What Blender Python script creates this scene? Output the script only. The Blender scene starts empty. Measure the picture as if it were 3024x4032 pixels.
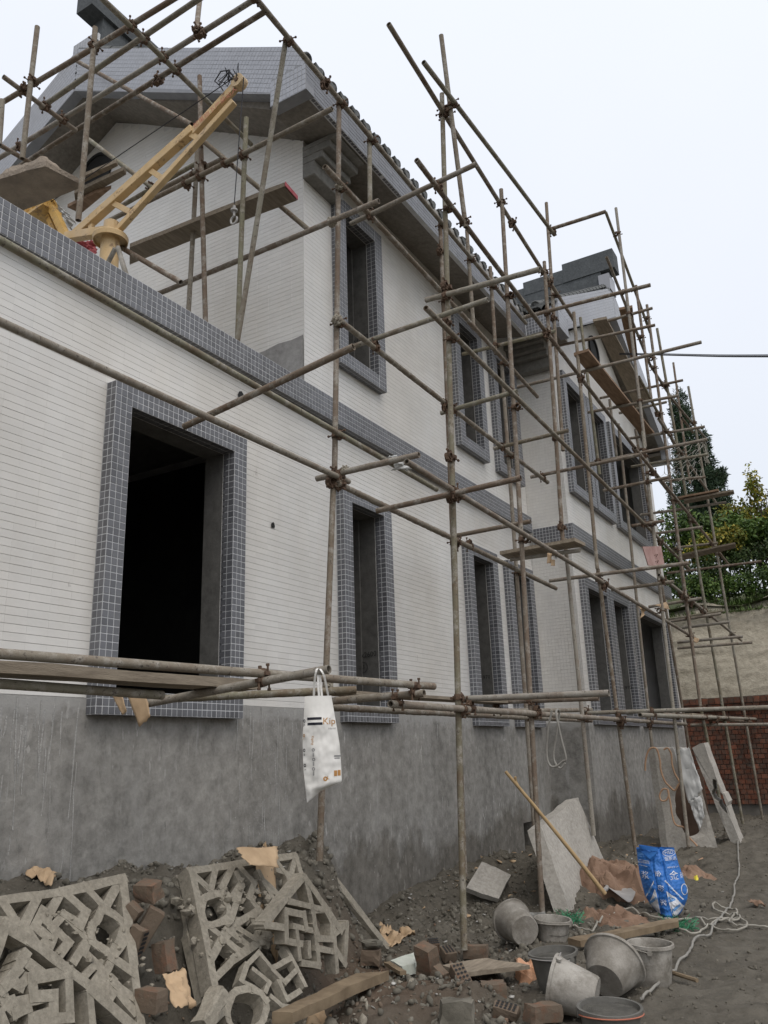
import bpy, math, random
import numpy as np
from mathutils import Vector, Matrix, noise as mnoise
rad = math.radians
rnd = random.Random(7)
nr = np.random.RandomState(5)
scene = bpy.context.scene
COL = scene.collection
# ------------------------------------------------------------------ camera
cd = bpy.data.cameras.new('camera'); cam = bpy.data.objects.new('camera', cd); COL.objects.link(cam)
CAMROT = [[0.8572702684146525, 0.17255871828113187, 0.4850888327280298, 0.0], [0.5138147219699392, -0.22653281954710433, -0.8274523026464988, 0.0], [-0.03289556777475681, 0.9585960413089614, -0.28286306087498303, 0.0], [0, 0, 0, 1.0]]
cam.matrix_world = Matrix(CAMROT)
cd.sensor_fit = 'VERTICAL'; cd.sensor_height = 36.0; cd.lens = 28.9442
R0 = np.array([CAMROT[0][0], CAMROT[1][0], CAMROT[2][0]])
cd.clip_start = .05; cd.clip_end = 1500
scene.camera = cam
# ------------------------------------------------------------------ world: overcast sky
w = bpy.data.worlds.new('World'); scene.world = w; w.use_nodes = True
nt = w.node_tree; nt.nodes.clear()
out = nt.nodes.new('ShaderNodeOutputWorld')
sky = nt.nodes.new('ShaderNodeTexSky'); sky.sky_type = 'NISHITA'; sky.sun_disc = False
SUN_EL, SUN_AZ = rad(58), rad(125)
sky.sun_elevation = SUN_EL; sky.sun_rotation = SUN_AZ; sky.dust_density = 5; sky.air_density = 1.2
b1 = nt.nodes.new('ShaderNodeBackground'); b1.inputs[1].default_value = 0.05
nt.links.new(sky.outputs[0], b1.inputs[0])
tc = nt.nodes.new('ShaderNodeTexCoord'); nz = nt.nodes.new('ShaderNodeTexNoise'); nz.inputs['Scale'].default_value = 1.6; nz.inputs['Detail'].default_value = 4
rmp = nt.nodes.new('ShaderNodeValToRGB')
rmp.color_ramp.elements[0].position = .3; rmp.color_ramp.elements[0].color = (.80, .82, .87, 1)
rmp.color_ramp.elements[1].position = .75; rmp.color_ramp.elements[1].color = (.845, .86, .895, 1)
nt.links.new(tc.outputs['Generated'], nz.inputs['Vector']); nt.links.new(nz.outputs[0], rmp.inputs[0])
b2 = nt.nodes.new('ShaderNodeBackground'); b2.inputs[1].default_value = .98
nt.links.new(rmp.outputs[0], b2.inputs[0])
sx_ = nt.nodes.new('ShaderNodeSeparateXYZ'); nt.links.new(tc.outputs['Generated'], sx_.inputs[0])
mz = nt.nodes.new('ShaderNodeMapRange'); mz.inputs[1].default_value = 0; mz.inputs[2].default_value = 1; mz.inputs[3].default_value = .80; mz.inputs[4].default_value = 1.13
nt.links.new(sx_.outputs[2], mz.inputs[0]); nt.links.new(mz.outputs[0], b2.inputs[1])
ad = nt.nodes.new('ShaderNodeAddShader'); nt.links.new(b1.outputs[0], ad.inputs[0]); nt.links.new(b2.outputs[0], ad.inputs[1])
nt.links.new(ad.outputs[0], out.inputs[0])
# ------------------------------------------------------------------ sun behind the cloud
sl = bpy.data.lights.new('sun', 'SUN'); sl.energy = 0.8; sl.angle = rad(40); sl.color = (1, .97, .92)
so = bpy.data.objects.new('sun', sl); COL.objects.link(so)
sd = Vector((math.sin(SUN_AZ) * math.cos(SUN_EL), math.cos(SUN_AZ) * math.cos(SUN_EL), math.sin(SUN_EL)))
so.rotation_euler = sd.to_track_quat('Z', 'Y').to_euler(); so.location = sd * 30
scene.view_settings.view_transform = 'Standard'; scene.view_settings.look = 'None'
scene.view_settings.gamma = 1; scene.view_settings.use_curve_mapping = False
scene.view_settings.exposure = 0.0
scene.cycles.max_bounces = 6; scene.cycles.diffuse_bounces = 3

# ------------------------------------------------------------------ object helpers
def tag(o, label=None, cat=None, group=None, kind=None):
    if label: o['label'] = label
    if cat: o['category'] = cat
    if group: o['group'] = group
    if kind: o['kind'] = kind
    return o
def empty(name, label, cat, loc=(0, 0, 0), group=None):
    o = bpy.data.objects.new(name, None); COL.objects.link(o); o.location = loc; o.empty_display_size = .1
    return tag(o, label, cat, group)
class MB:
    """collects polygons; verts in world space"""
    def __init__(s): s.v = []; s.f = []; s.n = 0; s.m = []
    def add(s, v, f, mi=0):
        v = np.asarray(v, float).reshape(-1, 3); s.v.append(v)
        s.f += [tuple(i + s.n for i in q) for q in f]; s.m += [mi] * len(f); s.n += len(v); return s
    def box(s, a, b, mi=0):
        (x0, y0, z0), (x1, y1, z1) = a, b
        x0, x1 = min(x0, x1), max(x0, x1); y0, y1 = min(y0, y1), max(y0, y1); z0, z1 = min(z0, z1), max(z0, z1)
        v = [(x0,y0,z0),(x1,y0,z0),(x1,y1,z0),(x0,y1,z0),(x0,y0,z1),(x1,y0,z1),(x1,y1,z1),(x0,y1,z1)]
        return s.add(v, [(0,3,2,1),(4,5,6,7),(0,1,5,4),(1,2,6,5),(2,3,7,6),(3,0,4,7)], mi)
    def obox(s, c, ax, half, mi=0):
        """oriented box: centre, 3 axis vectors, half sizes"""
        c = np.array(c, float); A = [np.array(a, float) for a in ax]; P = []
        for k in (-1, 1):
            for i, j in ((-1,-1),(1,-1),(1,1),(-1,1)):
                P.append(c + A[0]*half[0]*i + A[1]*half[1]*j + A[2]*half[2]*k)
        return s.add(P, [(0,3,2,1),(4,5,6,7),(0,1,5,4),(1,2,6,5),(2,3,7,6),(3,0,4,7)], mi)
    def prism(s, pts, d, mi=0):
        """polygon pts extruded by vector d"""
        P = np.array(pts, float); n = len(P); d = np.array(d, float)
        f = [tuple(range(n))[::-1], tuple(range(n, 2*n))] + [(i, (i+1) % n, n+(i+1) % n, n+i) for i in range(n)]
        return s.add(np.vstack([P, P+d]), f, mi)
    def tube(s, path, r, n=10, caps=True, closed=False, mi=0, rn=0, seed=0):
        P = np.array(path, float); m = len(P); r = np.ones(m)*r if np.isscalar(r) else np.array(r, float)
        T = np.gradient(P, axis=0) if not closed else np.roll(P, -1, 0) - np.roll(P, 1, 0)
        T /= np.linalg.norm(T, axis=1)[:, None] + 1e-9
        up = np.array([0, 0, 1.]) if abs(T[0][2]) < .9 else np.array([1., 0, 0])
        N = np.cross(T[0], up); N /= np.linalg.norm(N); V = []
        rs = np.random.RandomState(seed)
        for i in range(m):
            N = N - T[i]*(N@T[i]); N /= np.linalg.norm(N)+1e-9; B = np.cross(T[i], N)
            for k in range(n):
                a = 2*math.pi*k/n; rr = r[i]*(1 + (rn*rs.uniform(-.3, 1) if rn else 0))
                V.append(P[i] + (N*math.cos(a)+B*math.sin(a))*rr)
        f = []
        for i in range(m if closed else m-1):
            j = (i+1) % m
            for k in range(n):
                l = (k+1) % n; f.append((i*n+k, j*n+k, j*n+l, i*n+l))
        if caps and not closed: f.append(tuple(range(n))[::-1][::-1]); f.append(tuple(range((m-1)*n, m*n))[::-1])
        return s.add(V, f, mi)
    def lathe(s, prof, M=None, n=24, mi=0):
        V = []
        for r, z in prof:
            for k in range(n): a = 2*math.pi*k/n; V.append((r*math.cos(a), r*math.sin(a), z))
        f = [(i*n+k, i*n+(k+1) % n, (i+1)*n+(k+1) % n, (i+1)*n+k) for i in range(len(prof)-1) for k in range(n)]
        V = np.array(V)
        if M is not None: V = V @ np.array(M.to_3x3()).T + np.array(M.translation)
        return s.add(V, f, mi)
    def build(s, name, mats, parent=None, smooth=False, origin=None, bevel=0):
        V = np.vstack(s.v); 
        if parent is not None: org = np.array(parent['_w'] if '_w' in parent else (0, 0, 0), float); org_w = org
        if parent is None:
            o0 = np.array(origin if origin is not None else ((V[:,0].min()+V[:,0].max())/2, (V[:,1].min()+V[:,1].max())/2, V[:,2].min()), float)
            me = mk(name, V-o0, s.f, mats, s.m, smooth); o = bpy.data.objects.new(name, me); COL.objects.link(o); o.location = o0; o['_w'] = tuple(o0)
        else:
            o0 = V.mean(0); me = mk(name, V-o0, s.f, mats, s.m, smooth)
            o = bpy.data.objects.new(name, me); COL.objects.link(o); o.parent = parent; o.location = o0-org_w; o['_w'] = tuple(o0)
        if bevel:
            b = o.modifiers.new('bevel', 'BEVEL'); b.width = bevel; b.segments = 1; b.limit_method = 'ANGLE'
        return o
def mk(name, V, F, mats, mi=None, smooth=False):
    me = bpy.data.meshes.new(name)
    me.from_pydata([tuple(v) for v in V], [], F)
    for m in (mats if isinstance(mats, (list, tuple)) else [mats]): me.materials.append(m)
    if mi is not None and any(mi): me.polygons.foreach_set('material_index', mi)
    me.validate()
    if smooth: me.polygons.foreach_set('use_smooth', [True]*len(me.polygons)); me.set_sharp_from_angle(angle=rad(38))
    me.update(); return me
def E(name, label, cat, loc, group=None):
    o = empty(name, label, cat, loc, group); o['_w'] = tuple(loc); return o
def norm(v): v = np.array(v, float); return v/np.linalg.norm(v)

# numpy value noise
_T = np.random.RandomState(3).rand(256, 256)
def vnoise(x, y, sc=1., seed=0):
    x = np.asarray(x)*sc+seed*17.3+1000; y = np.asarray(y)*sc+seed*9.1+1000
    xi = np.floor(x).astype(int); yi = np.floor(y).astype(int); fx = x-xi; fy = y-yi
    fx = fx*fx*(3-2*fx); fy = fy*fy*(3-2*fy)
    a = _T[xi & 255, yi & 255]; b = _T[(xi+1) & 255, yi & 255]; c = _T[xi & 255, (yi+1) & 255]; d = _T[(xi+1) & 255, (yi+1) & 255]
    return (a*(1-fx)+b*fx)*(1-fy)+(c*(1-fx)+d*fx)*fy-.5
def fbm(x, y, sc, o=4, seed=0):
    t = 0; a = 1
    for k in range(o): t = t+vnoise(x, y, sc, seed+k)*a; sc *= 2.1; a *= .5
    return t
def sst(a, b, x):
    t = np.clip((x-a)/(b-a), 0, 1); return t*t*(3-2*t)

# ------------------------------------------------------------------ material helpers
def newmat(name, rough=.8, spec=.3, metal=0):
    m = bpy.data.materials.new(name); m.use_nodes = True; n = m.node_tree; bs = n.nodes['Principled BSDF']
    bs.inputs['Roughness'].default_value = rough; bs.inputs['Specular IOR Level'].default_value = spec; bs.inputs['Metallic'].default_value = metal
    return m, n, bs
def N(n, t, **k):
    o = n.nodes.new(t)
    for a, b in k.items():
        if a in o.inputs: o.inputs[a].default_value = b
        else: setattr(o, a, b)
    return o
def ramp(n, fac, stops):
    r = n.nodes.new('ShaderNodeValToRGB'); e = r.color_ramp.elements
    while len(e) < len(stops): e.new(.5)
    for x, (p, c) in zip(e, stops): x.position = p; x.color = (*c, 1) if len(c) == 3 else c
    n.links.new(fac, r.inputs[0]); return r.outputs[0]
def mix(n, fac, a, b, bt='MIX'):
    m = n.nodes.new('ShaderNodeMix'); m.data_type = 'RGBA'; m.blend_type = bt
    for k, v in ((0, fac), (6, a), (7, b)):
        if isinstance(v, bpy.types.NodeSocket): n.links.new(v, m.inputs[k])
        else: m.inputs[k].default_value = v if k == 0 else (*v, 1)
    return m.outputs[2]
def coords(n, space='pos', scale=(1, 1, 1)):
    if space == 'pos': g = n.nodes.new('ShaderNodeNewGeometry'); s = g.outputs['Position']
    else: g = n.nodes.new('ShaderNodeTexCoord'); s = g.outputs['Object']
    mp = n.nodes.new('ShaderNodeMapping'); mp.inputs['Scale'].default_value = scale; n.links.new(s, mp.inputs[0]); return mp.outputs[0]
def noi(n, vec, sc, det=5, rough=.6):
    o = N(n, 'ShaderNodeTexNoise', Scale=sc, Detail=det, Roughness=rough); n.links.new(vec, o.inputs['Vector']); return o.outputs[0]
def bump(n, bs, h, dist, st=1.):
    b = n.nodes.new('ShaderNodeBump'); b.inputs['Strength'].default_value = st; b.inputs['Distance'].default_value = dist
    n.links.new(h, b.inputs['Height']); n.links.new(b.outputs[0], bs.inputs['Normal'])
def rndo(n, what='obj'):
    if what == 'obj': return n.nodes.new('ShaderNodeObjectInfo').outputs['Random']
    return n.nodes.new('ShaderNodeNewGeometry').outputs['Random Per Island']
def simple(name, c1, c2, sc=8, rough=.85, bd=.004, spec=.3, space='pos', stretch=(1, 1, 1), var=.0):
    m, n, bs = newmat(name, rough, spec); v = coords(n, space, stretch); a = noi(n, v, sc)
    col = ramp(n, a, [(.3, c1), (.7, c2)])
    if var: col = mix(n, 1, col, ramp(n, rndo(n), [(0, (1-var,)*3), (1, (1+var,)*3)]), 'MULTIPLY')
    n.links.new(col, bs.inputs['Base Color'])
    if bd: bump(n, bs, noi(n, v, sc*5), bd)
    return m
# ---- materials
def tile_mat(name, c, var, rough, spec, dirt):
    m, n, bs = newmat(name, rough, spec)
    g = rndo(n, 'isl'); o = rndo(n); ad = N(n, 'ShaderNodeMath', operation='ADD'); n.links.new(g, ad.inputs[0]); n.links.new(o, ad.inputs[1])
    fr = N(n, 'ShaderNodeMath', operation='FRACT'); n.links.new(ad.outputs[0], fr.inputs[0])
    col = ramp(n, fr.outputs[0], [(0, tuple(x*(1-var) for x in c)), (1, tuple(x*(1+var) for x in c))])
    v = coords(n); d = noi(n, v, .9, 6); col = mix(n, 1, col, ramp(n, d, [(.35, (1-dirt,)*3), (.65, (1, 1, 1))]), 'MULTIPLY')
    d2 = noi(n, coords(n, 'pos', (1, 6, 1.2)), 3, 5, .7); col = mix(n, ramp(n, d2, [(.62, (0,)*3), (.74, (dirt*.9,)*3)]), col, (.42, .41, .39))
    sc_ = noi(n, coords(n, 'pos', (1, 1, .6)), 5.5, 7, .75); col = mix(n, ramp(n, sc_, [(.66, (0, 0, 0)), (.72, (.5,)*3)]), col, (.30, .28, .25))
    sm_ = noi(n, coords(n, 'pos', (1, 1, .4)), .7, 4, .6); col = mix(n, 1, col, ramp(n, sm_, [(.4, (1-dirt*.8, 1-dirt, 1-dirt*1.3)), (.6, (1, 1, 1))]), 'MULTIPLY')
    n.links.new(col, bs.inputs['Base Color'])
    bump(n, bs, noi(n, v, 5, 3), .006, .6)
    return m
WHITE = tile_mat('white_tile', (.745, .735, .705), .03, .35, .45, .10)
WGROUT = simple('tile_joint', (.56, .55, .525), (.63, .62, .60), 6, .95, .001)
DARK = tile_mat('slate_tile', (.145, .15, .165), .20, .32, .5, .12)
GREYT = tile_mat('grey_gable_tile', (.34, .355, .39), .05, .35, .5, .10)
DGROUT = simple('pale_grout', (.50, .51, .52), (.64, .65, .66), 9, .95, .001)
def concrete(name, c1, c2, streaks=0., sc=2.2, bd=.004, stretch=(1, 1, .35)):
    m, n, bs = newmat(name, .9, .2); v = coords(n); vs = coords(n, 'pos', stretch)
    a = noi(n, vs, sc, 8, .65); b = noi(n, v, sc*6, 6, .7)
    col = ramp(n, a, [(.28, c1), (.5, tuple((x+y)/2 for x, y in zip(c1, c2))), (.72, c2)])
    col = mix(n, .5, col, ramp(n, b, [(.3, tuple(x*.75 for x in c1)), (.7, tuple(min(1, x*1.2) for x in c2))]))
    if streaks:
        # thin pale splash drips, stretched vertically
        for k, (sx, th, up) in enumerate(((26, .66, 1),)):
            s_ = noi(n, coords(n, 'pos', (1, sx/10., .22 if k == 0 else .9)), 10 if k == 0 else 5, 4, .6)
            big = noi(n, coords(n, 'pos', (.5, .9, .35)), 2.4, 3)
            f = ramp(n, s_, [(th-.04, (0, 0, 0)), (th+.03, (1, 1, 1))]); g = ramp(n, big, [(.44, (0, 0, 0)), (.58, (streaks,)*3)])
            col = mix(n, mix(n, 1, f, g, 'MULTIPLY'), col, (.50, .50, .49))
        zz_ = n.nodes.new('ShaderNodeNewGeometry'); zs = n.nodes.new('ShaderNodeSeparateXYZ'); n.links.new(zz_.outputs['Position'], zs.inputs[0])
        tm = N(n, 'ShaderNodeMapRange'); tm.inputs[1].default_value = .12; tm.inputs[2].default_value = .42; n.links.new(zs.outputs[2], tm.inputs[0])
        sm0 = N(n, 'ShaderNodeMath', operation='MULTIPLY_ADD'); sm0.inputs[1].default_value = 1.5; sm0.inputs[2].default_value = -.75; n.links.new(noi(n, coords(n, 'pos', (1, 1, 1.4)), 3.2, 6, .65), sm0.inputs[0])
        sm1 = N(n, 'ShaderNodeMath', operation='ADD'); n.links.new(tm.outputs[0], sm1.inputs[0]); n.links.new(sm0.outputs[0], sm1.inputs[1])
        col = mix(n, ramp(n, sm1.outputs[0], [(.55, (0, 0, 0)), (.72, (.75,)*3)]), col, (.36, .355, .34))
        ws_ = noi(n, coords(n, 'pos', (1, 1.5, .45)), 1.5, 7, .7); col = mix(n, ramp(n, ws_, [(.52, (0, 0, 0)), (.72, (.55,)*3)]), col, (.36, .355, .34))
        fk = noi(n, coords(n, 'pos', (1, 1, .35)), 26, 3, .5); fb = noi(n, coords(n), .8, 3)
        col = mix(n, mix(n, 1, ramp(n, fk, [(.64, (0, 0, 0)), (.68, (1, 1, 1))]), ramp(n, fb, [(.45, (0, 0, 0)), (.58, (1, 1, 1))]), 'MULTIPLY'), col, (.44, .43, .41))
        dk = noi(n, coords(n, 'pos', (1, 1, .25)), 12, 6, .75); col = mix(n, ramp(n, dk, [(.60, (0, 0, 0)), (.70, (.5,)*3)]), col, (.09, .087, .08))
        # damp dark foot of the plinth (wear, not shade)
        g = n.nodes.new('ShaderNodeNewGeometry'); sp = n.nodes.new('ShaderNodeSeparateXYZ'); n.links.new(g.outputs['Position'], sp.inputs[0])
        mr = N(n, 'ShaderNodeMapRange'); mr.inputs[1].default_value = -1.35; mr.inputs[2].default_value = -.1; n.links.new(sp.outputs[2], mr.inputs[0])
        sm = N(n, 'ShaderNodeMath', operation='ADD'); n.links.new(mr.outputs[0], sm.inputs[0])
        q = N(n, 'ShaderNodeMath', operation='MULTIPLY_ADD'); q.inputs[1].default_value = 1.2; q.inputs[2].default_value = -.6
        n.links.new(noi(n, coords(n, 'pos', (1, 1, .5)), 1.7, 8, .7), q.inputs[0]); n.links.new(q.outputs[0], sm.inputs[1])
        col = mix(n, 1, col, ramp(n, sm.outputs[0], [(.35, (.62, .60, .57)), (.48, (1, 1, 1))]), 'MULTIPLY')
    n.links.new(col, bs.inputs['Base Color'])
    bump(n, bs, b, bd); return m
PLINTH = concrete('plinth_render', (.135, .13, .118), (.38, .37, .345), .35, 1.6, .008)
CONC = concrete('grey_concrete', (.16, .157, .145), (.28, .275, .255), 0)
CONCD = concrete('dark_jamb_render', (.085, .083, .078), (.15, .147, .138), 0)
SOFF = concrete('soffit_concrete', (.15, .135, .115), (.26, .24, .21), 0, 3, stretch=(1, 1, 1))
CONCL = concrete('precast_concrete', (.28, .265, .235), (.46, .435, .39), 0, 5, .004, (1, 1, 1))
LATT = concrete('lattice_concrete', (.19, .17, .135), (.36, .33, .27), 0, 7, .006, (1, 1, 1))
RIDGE = concrete('ridge_mortar', (.06, .066, .07), (.12, .13, .135), 0, 4, .006, (1, 1, 1))
ROOFT = simple('roof_tile_clay', (.07, .075, .075), (.16, .165, .16), 14, .8, .004)
MORTAR = simple('pale_mortar', (.30, .30, .29), (.46, .45, .43), 14, .95, .01)
DARKIN = simple('shade_painted_room_plaster', (.03, .03, .03), (.05, .05, .048), 3, .95, 0)  # near-black colour carries the darkness of the unlit rooms
def pole_mat():
    m, n, bs = newmat('scaffold_tube', .78, .3); v = coords(n); r_ = rndo(n)
    base = ramp(n, r_, [(0, (.215, .185, .14)), (.2, (.155, .115, .083)), (.38, (.245, .22, .18)), (.55, (.185, .16, .118)), (.7, (.27, .25, .215)), (.85, (.20, .19, .13)), (1, (.13, .10, .075))])
    rust = ramp(n, noi(n, v, 3.5, 6, .7), [(.45, (0, 0, 0)), (.66, (.6, .6, .6))]); col = mix(n, rust, base, (.135, .082, .052))
    cem = ramp(n, noi(n, v, 11, 7, .75), [(.50, (0, 0, 0)), (.62, (.8, .8, .8))]); col = mix(n, cem, col, (.33, .31, .27))
    sp = ramp(n, noi(n, v, 45, 3, .6), [(.60, (0, 0, 0)), (.68, (1, 1, 1))]); col = mix(n, sp, col, (.10, .085, .07))
    n.links.new(col, bs.inputs['Base Color']); bump(n, bs, noi(n, v, 60, 5, .7), .003); return m
POLE = pole_mat()
RUST = simple('rusty_coupler', (.06, .038, .027), (.16, .105, .07), 30, .85, .003)
WOOD = simple('weathered_board', (.17, .14, .105), (.30, .255, .195), 6, .9, .003, stretch=(6, .7, 6), var=.15)
WOODB = simple('brown_formwork_board', (.17, .11, .07), (.29, .20, .135), 5, .9, .002, stretch=(5, .7, 5), var=.1)
WOODL = simple('muddy_timber', (.13, .095, .06), (.26, .20, .13), 7, .9, .003, space='obj')
CRUST = simple('caked_mortar_board', (.22, .185, .15), (.36, .30, .235), 7, .95, .02)
def paint(name, c1, c2, amt):
    m, n, bs = newmat(name, .55, .4); v = coords(n); col = ramp(n, noi(n, v, 5), [(.3, c1), (.7, c2)]); col = mix(n, ramp(n, noi(n, v, 9, 7, .75), [(amt, (0, 0, 0)), (amt+.07, (.85,)*3)]), col, (.20, .11, .05))
    col = mix(n, ramp(n, noi(n, v, 3, 5), [(.5, (0, 0, 0)), (.7, (.45,)*3)]), col, (.48, .40, .30)); n.links.new(col, bs.inputs['Base Color']); bump(n, bs, noi(n, v, 30, 4), .002); return m
YEL = paint('crane_yellow_paint', (.55, .38, .18), (.68, .49, .26), .57)
YEL2 = paint('worn_yellow_paint', (.50, .29, .07), (.62, .40, .12), .53)
def muddy(name, c1, c2, mud, sc=7, amt=.55, var=.25, bd=.006):
    m, n, bs = newmat(name, .95, .2); v = coords(n); col = ramp(n, noi(n, v, sc), [(.3, c1), (.7, c2)]); col = mix(n, 1, col, ramp(n, rndo(n), [(0, (1-var,)*3), (1, (1+var,)*3)]), 'MULTIPLY')
    col = mix(n, ramp(n, noi(n, v, 6, 7, .75), [(amt-.12, (.92,)*3), (amt+.1, (0, 0, 0))]), col, mud); n.links.new(col, bs.inputs['Base Color']); bump(n, bs, noi(n, v, 40, 6, .7), bd); return m
BRICK = muddy('fired_brick', (.17, .075, .045), (.30, .15, .09), (.15, .122, .092), amt=.62)
BRICKW = muddy('wall_brick', (.10, .042, .028), (.19, .075, .045), (.085, .078, .066), 5, .47, .4)
CARD = simple('kraft_paper', (.40, .28, .17), (.56, .41, .26), 6, .9, .001, space='obj')
SACK = simple('brown_paper_sack', (.15, .092, .062), (.27, .18, .125), 5, .9, .003)
GGROUT = simple('grey_grout', (.24, .25, .27), (.30, .31, .33), 9, .95, .001)
PATCH = concrete('bare_render', (.23, .225, .22), (.36, .355, .345), 0)
PLASTIC = muddy('cement_stained_plastic', (.27, .25, .22), (.42, .40, .36), (.17, .155, .13), 5, .50, .12, .003)
PLASTD = simple('dark_dirty_plastic', (.09, .086, .076), (.17, .165, .148), 7, .65, .002, .4, space='obj')
WET = simple('wet_mortar', (.055, .052, .045), (.11, .105, .09), 14, .8, .006)
CLOTH = simple('white_nonwoven', (.66, .65, .61), (.76, .75, .72), 4, .9, .001)
SHEET = simple('dusty_plastic_sheet', (.48, .485, .47), (.60, .605, .59), 5, .7, .001, .25)
BLACKP = simple('black_print', (.012, .012, .02), (.02, .02, .03), 4, .7, 0)
ORANGEP = simple('ochre_print', (.38, .19, .06), (.45, .24, .08), 4, .7, 0)
GREYP = simple('grey_print', (.22, .22, .22), (.30, .30, .30), 4, .7, 0)
PENCIL = simple('marker_writing', (.02, .02, .02), (.03, .03, .03), 4, .8, 0)
REDP = simple('faded_red_print', (.42, .14, .09), (.50, .19, .12), 4, .7, 0)
WHITEP = simple('white_print', (.60, .63, .68), (.72, .74, .78), 10, .6, 0)
BLUE = simple('blue_woven_sack', (.02, .125, .42), (.035, .18, .53), 9, .5, .003, .4)
LBLUE = simple('light_blue_print', (.12, .30, .62), (.16, .36, .70), 9, .5, 0)
STEEL = simple('mortar_dusted_steel', (.26, .25, .24), (.40, .39, .37), 8, .55, .002, .5)
HOSEW = simple('dirty_white_hose', (.24, .225, .19), (.38, .36, .31), 9, .6, 0)
HOSEO = simple('orange_brown_hose', (.38, .22, .13), (.50, .33, .21), 9, .6, 0)
HOSEG = simple('grey_rope', (.20, .19, .17), (.30, .29, .26), 9, .7, 0)
BLACK = simple('black_cable', (.012, .012, .014), (.03, .03, .035), 9, .6, 0)
YELW = simple('yellow_wrapper', (.70, .58, .03), (.80, .70, .10), 9, .5, 0)
GREENN = simple('green_netting', (.03, .18, .09), (.06, .30, .15), 20, .7, 0)
PINK = simple('pinkish_old_plywood', (.30, .17, .15), (.46, .31, .28), 6, .9, .002)
REDW = simple('red_plastic_sheet', (.30, .05, .06), (.42, .10, .11), 8, .6, .002)
ORSACK = simple('orange_woven_bag', (.42, .20, .10), (.58, .36, .24), 12, .85, .004)
STYRO = simple('dirty_white_foam', (.48, .52, .45), (.62, .64, .58), 12, .8, .003)
def ground_mat():
    m, n, bs = newmat('site_mud', .92, .25); v = coords(n)
    a = noi(n, v, 1.3, 8, .65); b = noi(n, v, 9, 8, .7)
    col = ramp(n, a, [(.3, (.066, .059, .046)), (.55, (.110, .099, .079)), (.75, (.160, .147, .119))])
    col = mix(n, .45, col, ramp(n, b, [(.3, (.06, .054, .043)), (.7, (.21, .19, .155))]))
    red = noi(n, v, .8, 4); g = n.nodes.new('ShaderNodeNewGeometry')
    vd = N(n, 'ShaderNodeVectorMath', operation='DISTANCE'); n.links.new(g.outputs['Position'], vd.inputs[0]); vd.inputs[1].default_value = (-2.95, 5.0, -1.4)
    f = ramp(n, vd.outputs['Value'], [(.25, (.75,)*3), (.95, (0, 0, 0))]); col = mix(n, mix(n, 1, f, ramp(n, red, [(.35, (.3,)*3), (.6, (1,)*3)]), 'MULTIPLY'), col, (.12, .072, .045))
    n.links.new(col, bs.inputs['Base Color'])
    bump(n, bs, noi(n, v, 22, 9, .75), .02); return m
MUD = ground_mat()
STONE = simple('broken_stone', (.085, .078, .062), (.21, .195, .16), 6, .95, .006)
CHIP = simple('tile_chip', (.36, .35, .32), (.56, .55, .52), 6, .8, 0)
SHOT = concrete('sprayed_concrete', (.24, .215, .165), (.42, .385, .31), 0, 1.3, .05, (1, 1, 2.2))
GRASSG = simple('hillside_earth', (.035, .05, .018), (.075, .08, .03), 2, .95, .03)
MUDC = simple('mud_clod', (.09, .081, .064), (.17, .155, .125), 8, .95, .004)
WMORT = simple('dark_wall_mortar', (.09, .085, .075), (.16, .15, .135), 6, .95, .004)
WOODDK = simple('dark_brown_board', (.07, .045, .032), (.13, .085, .06), 5, .9, .002)
WOODL2 = simple('worn_tool_handle', (.34, .235, .12), (.46, .33, .18), 8, .7, .001, space='obj')
# ================================================================== terrain
def H(x, y):
    x = np.asarray(x, float); y = np.asarray(y, float)
    z = -1.40-.07*sst(6.5, 4, y)+0*x
    z = z+.80*sst(-3.36, -3.76, x)*sst(6.0, 5.45, y+.35*(x+4.3))*sst(-30, -6, y)
    z = z+.10*sst(-3.3, -4.1, x)*sst(6.4, 7.5, y)
    z = z+.26*np.exp(-((x+3.3)**2+(y-9.1)**2)/.9)+.10*np.exp(-((x+3.3)**2+(y-12)**2)/3)
    z = z+.24*np.exp(-((x+1.1)**2/1.6+(y-13.6)**2/3.5))
    z = z+.10*np.exp(-((x+2.5)**2+(y-4.6)**2)/.25)
    rough = sst(-1.7, -2.4, x)*sst(-40, -4, y)*sst(40, 16, y)
    near = sst(40, 14, np.abs(x))*sst(60, 20, np.abs(y))
    z = z+near*(fbm(x, y, 2.2, 4, 1)*(.03+.10*rough)+fbm(x, y, 14, 3, 5)*(.030+.040*rough)+near*np.abs(fbm(x, y, 7, 3, 15))*.03)
    z = z+near*(1-rough)*fbm(x, y*.35, 6, 2, 9)*.03
    return z
def gz(x, y): return float(H(x, y))
def axis(lo, hi, step, far):
    a = list(np.arange(lo, hi+1e-6, step)); s = step; p = a[-1]
    while p < far: s *= 1.35; p += s; a.append(p)
    s = step; p = a[0]; b = []
    while p > -far: s *= 1.35; p -= s; b.append(p)
    return np.array(b[::-1]+a)
gx_ = axis(-4.45, .6, .035, 420); gy_ = axis(2.0, 13.5, .035, 420)
GX, GY = np.meshgrid(gx_, gy_, indexing='ij'); GZ = H(GX, GY)
nx, ny = GX.shape; I = np.arange(nx*ny).reshape(nx, ny)
Fq = np.stack([I[:-1,:-1], I[1:,:-1], I[1:,1:], I[:-1,1:]], -1).reshape(-1, 4)
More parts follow.
